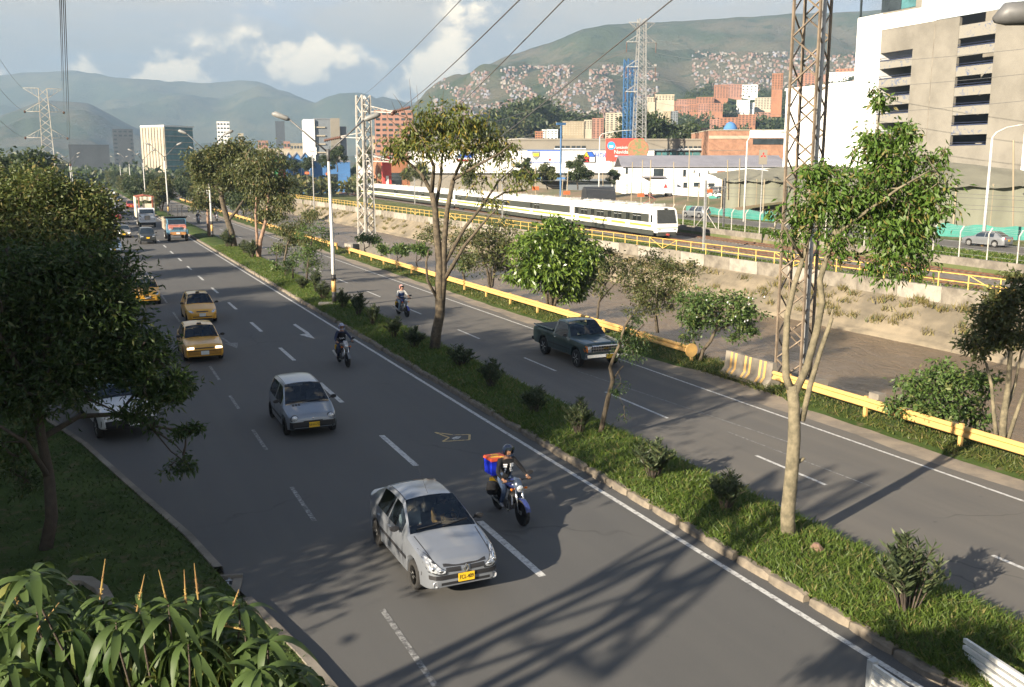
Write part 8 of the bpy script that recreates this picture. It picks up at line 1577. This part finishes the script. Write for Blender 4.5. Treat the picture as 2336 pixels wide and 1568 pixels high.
# ---- grey-green mesh tents on the building site
M_TENT = mat('grey_green_mesh', (0.17, 0.165, 0.125), 0.9, var=0.08, scale=0.2); M_TENT2 = mat('pale_mesh_wall', (0.185, 0.19, 0.145), 0.9, var=0.08, scale=0.2); M_TEAL = mat('teal_barrier_cloth', (0.04, 0.20, 0.165), 0.8, var=0.1, scale=0.5)
def tent(label, x0, x1, yt, ym, yb, d, peak=0.5):
    t = thing('mesh_tent', label, 'tent', pd((x0 + x1)/2, yb, d), -YAW, 'mesh tents on the building site'); w = (x1 - x0)/PF*d; zt, zm, z0 = [pd(0, y, d).z for y in (yt, ym, yb)]; h1, h2 = zm - z0, zt - z0
    n = 12; b = MB(); b.grid([[(-w/2 + w*i/n, 0.25*math.sin(i*1.9), z*h1) for i in range(n + 1)] for z in (-0.15, 0.33, 0.66, 1.0)]); b.build('mesh_wall', M_TENT2, t, True)
    P = []
    for j in range(6): q = j/5; P.append([(-w/2 + w*i/n, -0.6 + q*14, h1 + (h2 - h1)*math.sin(q*math.pi/2)*(1 - abs(i/n - peak)*0.7) - 0.3*abs(math.sin(i/n*math.pi*3))*(1 - q)) for i in range(n + 1)])
    b = MB(); b.grid(P); b.build('mesh_roof', M_TENT, t, True)
    for k in range(5): MB().tube([(-w/2 + w*k/4, -0.15, -0.6), (-w/2 + w*k/4, -0.15, h1 + 0.2)], 0.09, 6).build('pole', M_TANB, t)
    return t
tent('left grey mesh tent behind the brown tower', 1645, 1800, 385, 412, 490, 150, 0.7); tent('large grey mesh tent behind the pruned tree', 1790, 2110, 372, 425, 500, 138, 0.4); tent('right grey mesh tent at the picture edge', 2090, 2420, 368, 424, 530, 112, 0.55)
def cloth_run(label, px, h, m=M_TEAL):
    P = [gp(x, y, 1.02) for x, y in px]; b = MB(); b.grid([[tuple(p + Vector((0, 0.1*math.sin(i*2.1), z*h*(1 + 0.1*math.sin(i*1.7))))) for i, p in enumerate(P)] for z in (-0.1, 0.5, 1.0)]); o = b.build('barrier_cloth', m, label=label, cat='barrier', group='teal barrier cloths'); return o
cloth_run('teal barrier cloth along the service road beside the train front', [(1565 + 12*i, 488 + 1.0*i) for i in range(18)], 1.25); cloth_run('teal barrier cloth behind the grey car at right', [(2135 + 22*i, 538 + 1.2*i) for i in range(12)], 1.3); cloth_run('teal barrier cloth left of the mesh tents', [(1615 + 9*i, 478 + 0.2*i) for i in range(4)], 2.3)
M_SLATE = tone('slate_cladding', (0.055, 0.062, 0.07), 0.1, 0.1, 0.5)
# ---- left and middle skyline
cnr = pd(380, 372, 640); h_ = pd(0, 289, 640).z; gb = thing('office_building', 'cream and teal-glass office block above the far end of the road', 'building', (cnr.x, cnr.y, 0), -math.atan2(cnr.x, cnr.y) + R(40)); w_, dp = 23.5, 23.0
MB().span((0.4, 0.2, 0), (w_, dp, h_)).build('glass_front', M_TEALW, gb); MB().span((-0.3, 0, 0), (0.4, dp, h_)).build('side_wall', M_CREAM, gb); MB().span((-0.6, -0.4, h_), (w_ + 0.5, dp, h_ + 1)).build('roof_edge', M_WHITEB, gb)
for k in range(9): MB().span((0.4, -0.1, h_*(k + 0.45)/9), (w_, 0.2, h_*(k + 0.55)/9)).build('floor_band', M_CREAM, gb)
for k in range(8): MB().span((-0.8, 0.6 + k*2.9, 2), (-0.3, 2.4 + k*2.9, h_ - 0.5)).build('vertical_fin', M_CREAM, gb)
for args in [('office_tower', 'dark slate office tower left of the cream and teal block', 'building', 264, 306, 296, 375, 900, M_SLATE, 12, 4), ('office_block', 'slab in front of the dark slate tower with pale edge', 'building', 274, 300, 318, 372, 820, M_SLATE, 0, 3), ('grey_hall', 'low grey hall with pale frame at the far left', 'building', 165, 248, 332, 385, 700, M_SLATE, 0, 6), ('white_tower', 'slim white tower rising over the two-trunked tree', 'building', 500, 527, 279, 372, 780, M_WHITEB, 14, 4), ('white_stub_tower', 'short cream tower right of the slim white tower', 'building', 547, 558, 306, 370, 700, M_CREAM, 6, 2), ('grey_tower', 'slim grey tower far behind the drooping tree', 'building', 632, 652, 278, 365, 1150, M_SLATE, 0, 3),
             ('apartment_tower', 'tall pink brick apartment tower left of the thin tree crown', 'building', 858, 942, 254, 368, 470, M_BRICKP, 14, 6), ('storage_hall', 'long beige hall in the middle distance', 'building', 588, 700, 342, 372, 420, M_CREAM, 1, 8), ('city_block', 'small pink city block left of the white building', 'building', 648, 662, 324, 345, 900, M_BRICKP, 5, 2), ('city_block', 'small tan city block in the far skyline', 'building', 664, 690, 328, 345, 950, M_TANB, 4, 4), ('city_block', 'small grey city block in the far skyline', 'building', 590, 612, 322, 345, 980, M_BRICKP, 6, 3), ('city_block', 'pale block beside the pink apartment tower', 'building', 844, 858, 312, 345, 480, M_CREAM, 5, 2)]:
    n_, lab, cat, x0, x1, yt, yb, d, m, s, c = args; facing_box(n_, lab, cat, x0, x1, yt, yb, d, m, storeys=s, cols=c, win=(0.6, 0.4), base_z=0)
wt = facing_box('concrete_frame_building', 'white and grey building with open concrete floors behind the lamp post', 'building', 721, 756, 273, 372, 400, M_GREYB, deep=14, rz=-R(10), base_z=1); hh = pd(0, 273, 400).z - 1
w2 = lambda px: (px - 738.5)/PF*400
for a, b_, m, y0, top in ((697, 721, M_WHITEB, -1, 1.0), (756, 776, M_BEIGE, -1.2, 1.02), (744, 756, M_TANB, -0.6, 0.55), (776, 792, M_GREYB, 0.5, 0.9)): MB().span((w2(a), y0, 0), (w2(b_), 14, hh*top)).build('wall', m, wt)
for k in range(8): MB().span((w2(721), -0.5, hh*k/8), (w2(744), 0.2, hh*k/8 + 0.5)).build('floor_slab', M_CREAM, wt)
for nm, lab, x0, x1, yt, yb, d, m, roof in [('green_shed', 'bright green shed front beside the drooping tree', 608, 633, 357, 384, 330, M_GRNB, None), ('red_kiosk', 'red gabled kiosk beside the green shed', 636, 651, 358, 388, 325, M_REDB, 'g'), ('blue_shed', 'blue gabled shed, left of two', 653, 668, 358, 388, 330, M_BLUEB, 'g'), ('blue_shed', 'blue gabled shed, middle of three', 670, 687, 358, 388, 331, M_BLUEB, 'g'), ('blue_shed', 'blue gabled shed nearest the lamp post', 689, 706, 358, 388, 330, M_BLUEB, 'g'), ('blue_hall', 'long low blue hall behind the lamp post', 715, 798, 370, 392, 335, M_BLUEB, None), ('white_house', 'white gabled house behind the white lattice mast', 818, 856, 352, 382, 300, M_WHITEB, 'g'), ('orange_shop', 'orange shop building left of the thin tree trunk', 862, 944, 360, 402, 290, M_ORB, None), ('red_totem', 'red gabled advertising tower in front of the orange shop', 874, 893, 362, 408, 270, M_REDB, 'g')]:
    t = facing_box(nm, lab, 'building', x0, x1, yt + (8 if roof else 0), yb, d, m, rz=-R(8), base_z=1.5, roof=M_ROOFG if roof is None else m, deep=(x1 - x0)/PF*d)
    w = (x1 - x0)/PF*d; h = pd(0, yt + (8 if roof else 0), d).z - 1.5; g = 8/PF*d*1.6
    if roof: MB().prism([(-w/2, h + 0.5), (w/2, h + 0.5), (0, h + 0.5 + g)], -0.05, w, 1).build('gable', m, t); MB().prism([(-w/2 - 0.4, h + 0.4), (0, h + 0.5 + g), (w/2 + 0.4, h + 0.4), (w/2 + 0.4, h + 0.7), (0, h + 0.9 + g), (-w/2 - 0.4, h + 0.7)], -0.3, w + 0.2, 1).build('gable_roof', M_ROOFG, t)
    MB().box((0, -0.06, h*0.3), (w*0.3, 0.15, h*0.5)).build('door', M_WHITEB if m in (M_REDB, M_GRNB) else M_DARKW, t)
es = pd(712, 345, 190); eo = thing('petrol_station_sign', 'white oval petrol sign with red letters on a mast', 'sign', (es.x, es.y, 0), -YAW + R(5)); MB().box((0, 0, es.z), (1.7, 0.3, 1.35)).build('sign_box', M_WHITEB, eo); MB().tube([(0, 0.05, 0), (0, 0.05, es.z - 0.6)], 0.12, 8).build('mast', M_GALV, eo)
MB().lathe([(0.001, -0.02), (0.72, -0.02), (0.72, 0.0)], (0, 0, 0), 1, 24).xf(Matrix.Translation((0, -0.165, es.z)) @ Matrix.Diagonal((1, 1, 0.66, 1))).build('blue_oval', MS_BLUE, eo); MB().lathe([(0.001, -0.02), (0.64, -0.02), (0.64, 0.0)], (0, 0, 0), 1, 24).xf(Matrix.Translation((0, -0.18, es.z)) @ Matrix.Diagonal((1, 1, 0.62, 1))).build('white_oval', M_WPRINT, eo); o = link('sign_lettering', text_mesh('Esso', 0.55, MS_RED, 0.02), eo, (0, -0.22, es.z)); o.rotation_euler = (R(90), 0, 0)
# ---- parked and moving cars beyond the railway, site bits
PX_ = [(2250, 562, 1.04, PS, M_GREYP, 'grey sedan driving away on the service road at right', S + math.pi + R(8), 'grey_sedan', 'car'), (1588, 497, 1.04, PV, M_GREYP, 'grey off-road car right behind the train front', S + math.pi + R(12), 'grey_off_roader', 'car'), (1563, 438, 2.9, PS, M_GREYP, 'grey sedan parked at the workshop, leftmost of four', R(100), 'parked_sedan', 'car'), (1585, 440, 2.9, PV, M_BEIGEP, 'beige car parked at the workshop, second of four', R(95), 'parked_car', 'car'), (1606, 441, 2.9, PS, M_DKP, 'dark sedan parked at the workshop, third of four', R(98), 'parked_sedan', 'car'), (1630, 444, 2.9, PV, M_GREYP, 'grey car parked at the workshop, rightmost of four', R(95), 'parked_car', 'car')]
for (px, py, z, P, m, lab, rz, nm, cat) in PX_:
    p = gp(px, py, z); c = Car(nm, lab, cat, p, rz, P, m, real=False, group='cars beyond the railway'); zz = c.D(c.L - 0.05) - 0.05; c.sym('headlight', 'front', [(0.45, zz - 0.1), (0.72, zz - 0.08), (0.72, zz), (0.45, zz - 0.01)], M_LENS, 0.012); zr2 = c.D(-c.L + 0.05) - 0.08; c.sym('tail_light', 'rear', [(0.5, zr2 - 0.15), (0.74, zr2 - 0.15), (0.74, zr2), (0.5, zr2)], M_TAIL, 0.01); c.plate(zr2 - 0.25, 0, '', True, 'rear')
wt2 = pd(1365, 452, 165); wtk = thing('water_tank', 'large black half-round tank behind the train', 'tank', (wt2.x, wt2.y, 1.6), -YAW + R(8)); b = MB(); b.prism([(2.2*math.cos(a), max(0, 1.6 + 2.0*math.sin(a))) for a in np.linspace(-0.9, math.pi + 0.9, 18)], -2.5, 2.5, 0); b.build('shell', mat('black_tank', (0.025, 0.027, 0.03), 0.5), wtk, 40)
for sg in (-1, 1): MB().box((sg*2.52, 0, 1.7), (0.08, 3.6, 0.12)).build('end_rib', M_BLK, wtk)
tk = pd(1507, 425, 185); dt = thing('delivery_truck', 'white delivery truck with red logo beside the workshop', 'truck', (tk.x, tk.y, 2.9), -YAW + R(10)); MB().box((0.6, 0, 2.0), (4.6, 2.3, 2.6)).build('box_body', M_WHITEP, dt); MB().prism([(-3.2, 0.5), (-1.75, 0.5), (-1.75, 2.6), (-2.6, 2.6), (-3.2, 1.7)], -1.05, 1.05, 1).build('cab', M_WHITEP, dt); MB().prism([(0.2, 1.7), (1.0, 1.7), (0.6, 2.5)], -1.17, -1.155, 1).build('red_logo', MS_RED, dt); add_wheels(dt, [(-2.4, -0.95, 0.45), (-2.4, 0.95, 0.45), (1.6, -0.95, 0.45), (1.6, 0.95, 0.45)], 0.45, 0.28)
face_up(sheet('earth_bank', [[(XA(y) + 23 + (0, 5, 12, 22)[j], y, (0.95, 2.3, 3.1, 2.6)[j] + 0.35*mnoise.noise((j*3.1, y*0.2, 0))) for y in range(118, 262, 4)] for j in range(4)], mat('bare_earth', (0.20, 0.135, 0.085), 0.95, col2=(0.075, 0.09, 0.035), scale=0.12), kind='structure'))
for k, (px, py) in enumerate([(1293, 440), (1462, 445), (1618, 436), (1222, 430), (700, 395), (748, 397)]):
    p = pd(px, py, 160 if k < 4 else 250)
    t = thing('site_board', 'orange site warning board ' + ('left of the black tank above the train', 'right of the black tank above the train', 'in front of the parked cars', 'at the left above the train roof', 'behind the near lamp post', 'beside the white lattice mast')[k], 'sign', p, -YAW, 'orange site boards'); MB().box((0, 0, 0), (1.1, 0.1, 0.6)).build('board', mat('orange_board', (0.42, 0.09, 0.02), 0.6), t); MB().tube([(0, 0.1, -2.6), (0, 0.1, 0.4)], 0.05, 6).build('stake', M_TANB, t)
for k, (px, py, lab) in enumerate([(1483, 450, 'site worker in yellow jacket left of the others above the train'), (1512, 452, 'site worker in yellow jacket beside the earth heap'), (1625, 465, 'site worker in orange jacket before the teal cloth')]):
    p = gp(px, py, 2.0); t = thing('person', lab, 'person', p, rnd.uniform(0, 6)); J = {'pelvis': ((0, 0, 0.92), (0.15, 0.11)), 'belly': ((0, 0, 1.1), (0.15, 0.11)), 'chest': ((0, 0, 1.32), (0.17, 0.12)), 'neck': ((0, 0, 1.5), 0.055), 'head': ((0.02, 0, 1.62), 0.09), 'crown': ((0.02, 0, 1.72), 0.08)}; E = [('pelvis', 'belly'), ('belly', 'chest'), ('chest', 'neck'), ('neck', 'head'), ('head', 'crown')]; reg = {('neck', 'head'): 2, ('head', 'crown'): 3}
    for sg, n in ((1, 'l'), (-1, 'r')):
        J.update({'sh' + n: ((0, sg*0.19, 1.42), 0.07), 'el' + n: ((0.03, sg*0.27, 1.14), 0.05), 'ha' + n: ((0.16, sg*0.25, 0.9), 0.04), 'hip' + n: ((0, sg*0.1, 0.88), 0.09), 'kn' + n: ((0.04, sg*0.12, 0.48), 0.065), 'an' + n: ((0, sg*0.12, 0.08), 0.05), 'toe' + n: ((0.14, sg*0.13, 0.04), 0.04)}); E += [('chest', 'sh' + n), ('sh' + n, 'el' + n), ('el' + n, 'ha' + n), ('pelvis', 'hip' + n), ('hip' + n, 'kn' + n), ('kn' + n, 'an' + n), ('an' + n, 'toe' + n)]; reg.update({('hip' + n, 'kn' + n): 1, ('kn' + n, 'an' + n): 1, ('pelvis', 'hip' + n): 1, ('an' + n, 'toe' + n): 3})
    link('body', skin_person('body', J, E, [mat('hi_vis_yellow', (0.7, 0.42, 0.03), 0.8) if k < 2 else mat('hi_vis_orange', (0.7, 0.22, 0.03), 0.8), M_NAVY, M_SKIN, M_BLKC], reg, face=((0.02, 0, 1.62), 1.0)), t)
# poles on the site
for k, (px, yb, yt, d) in enumerate([(1222, 445, 378, 165), (1293, 442, 385, 165), (1281, 445, 410, 165), (1376, 440, 385, 200), (1440, 455, 370, 165), (1482, 450, 365, 165), (1538, 460, 370, 165), (1570, 445, 340, 165), (1592, 480, 420, 150), (1661, 440, 365, 150), (1685, 440, 362, 150), (1463, 450, 365, 165), (2313, 500, 320, 100), (1741, 470, 410, 130)]):
    a, b_ = pd(px, yb, d), pd(px + (3 if k % 3 else -1), yt, d); MB().tube([a - Vector((0, 0, 1)), b_], 0.09, 6).build('bamboo_pole', M_TANB, label='thin pale site pole, ' + ORD[k] + ' among those behind the railway', cat='pole', group='thin site poles behind the railway')
# ---- single far trees along the road and behind the railway
fg = 'far trees along the road'
for k in range(30):
    y = 165 + k*17 + rnd.uniform(-5, 5); s = rnd.uniform(0.75, 1.1); far_tree(k, 24.5 + rnd.uniform(0, 3) + (0 if y < 300 else rnd.uniform(-2, 10)), y, s*0.75, ORD[k] + ' nearest of the far trees between road and river', fg)
for k in range(14): far_tree(k + 3, 13.7 + rnd.uniform(-0.4, 0.4), 190 + k*24 + rnd.uniform(-6, 6), rnd.uniform(0.55, 0.85), ORD[k] + ' nearest of the far trees on the distant median', 'far trees on the median')
for k in range(26):
    y = 150 + k*22; far_tree(k + 1, -7 - rnd.uniform(0, 14), y + rnd.uniform(-6, 6), rnd.uniform(0.9, 1.4), ORD[k] + ' nearest of the far trees left of the distant road', 'far trees at the left of the road')
p = pd(62, 390, 170); far_tree(1, p.x - 1, p.y, 1.55, 'tall dark tree beside the white pylon at far left', None, z=0); p = pd(-30, 400, 120); far_tree(0, p.x, p.y, 1.25, 'very dark tree cut by the left edge above the olive tree', None, z=0)
for k, (px, py, d, s) in enumerate([(1318, 432, 190, 0.72), (700, 395, 270, 0.6), (745, 398, 270, 0.55), (835, 392, 265, 0.7), (930, 420, 230, 0.5), (1190, 425, 190, 0.6), (1215, 428, 185, 0.5), (770, 392, 280, 0.75), (960, 425, 220, 0.6), (1070, 432, 200, 0.55), (640, 400, 300, 0.8), (670, 398, 300, 0.6), (1400, 432, 195, 0.4), (1250, 432, 188, 0.55), (600, 400, 320, 0.9), (570, 400, 330, 0.9)]):
    p = pd(px, py, d); far_tree(k, p.x, p.y, s, 'low green tree behind the railway, ' + ORD[k] + ' in the strip before the shops', 'low trees behind the railway', z=max(1.0, p.z))
pts = []
for k in range(170): d = rnd.uniform(420, 900); p = pd(rnd.uniform(120, 950), 384, d); pts.append((p.x, p.y, 0))
clumps('town_trees', pts, 6.5, 60, L_FAR, 33); pts = []
for k in range(60): d = rnd.uniform(285, 315); p = pd(rnd.uniform(560, 860), 384, d); pts.append((p.x, p.y, 1.0))
clumps('scrub_behind_fence', pts, 3.2, 60, L_OLIVE, 34)
# ---- trees left of and behind the camera that shade the road
sg2 = 'shade trees left of the road'
SHADE = [(-10.5, 16.7, 1.4), (-12.5, 24, 1.45), (-10, 33, 1.2), (-16, 31, 1.35), (-13, 42, 1.2), (-20, 48, 1.3), (-15, 58, 1.15), (-12, 74, 1.0), (-18, 68, 1.2), (-17, 18, 1.75), (-17, 21.5, 1.7), (-18, 29, 1.35), (-18, 37, 1.3), (-18, 45, 1.3), (-25, 20, 1.9), (-26, 30, 1.7), (-26, 42, 1.7), (-10.5, -1.0, 1.0), (-13, 88, 1.0)]
for k, (x, y, s) in enumerate(SHADE): far_tree(k, x, y, s, ORD[k] + ' shade tree on the left verge beyond the left picture edge', sg2, z=0.1, lib=NEARD)
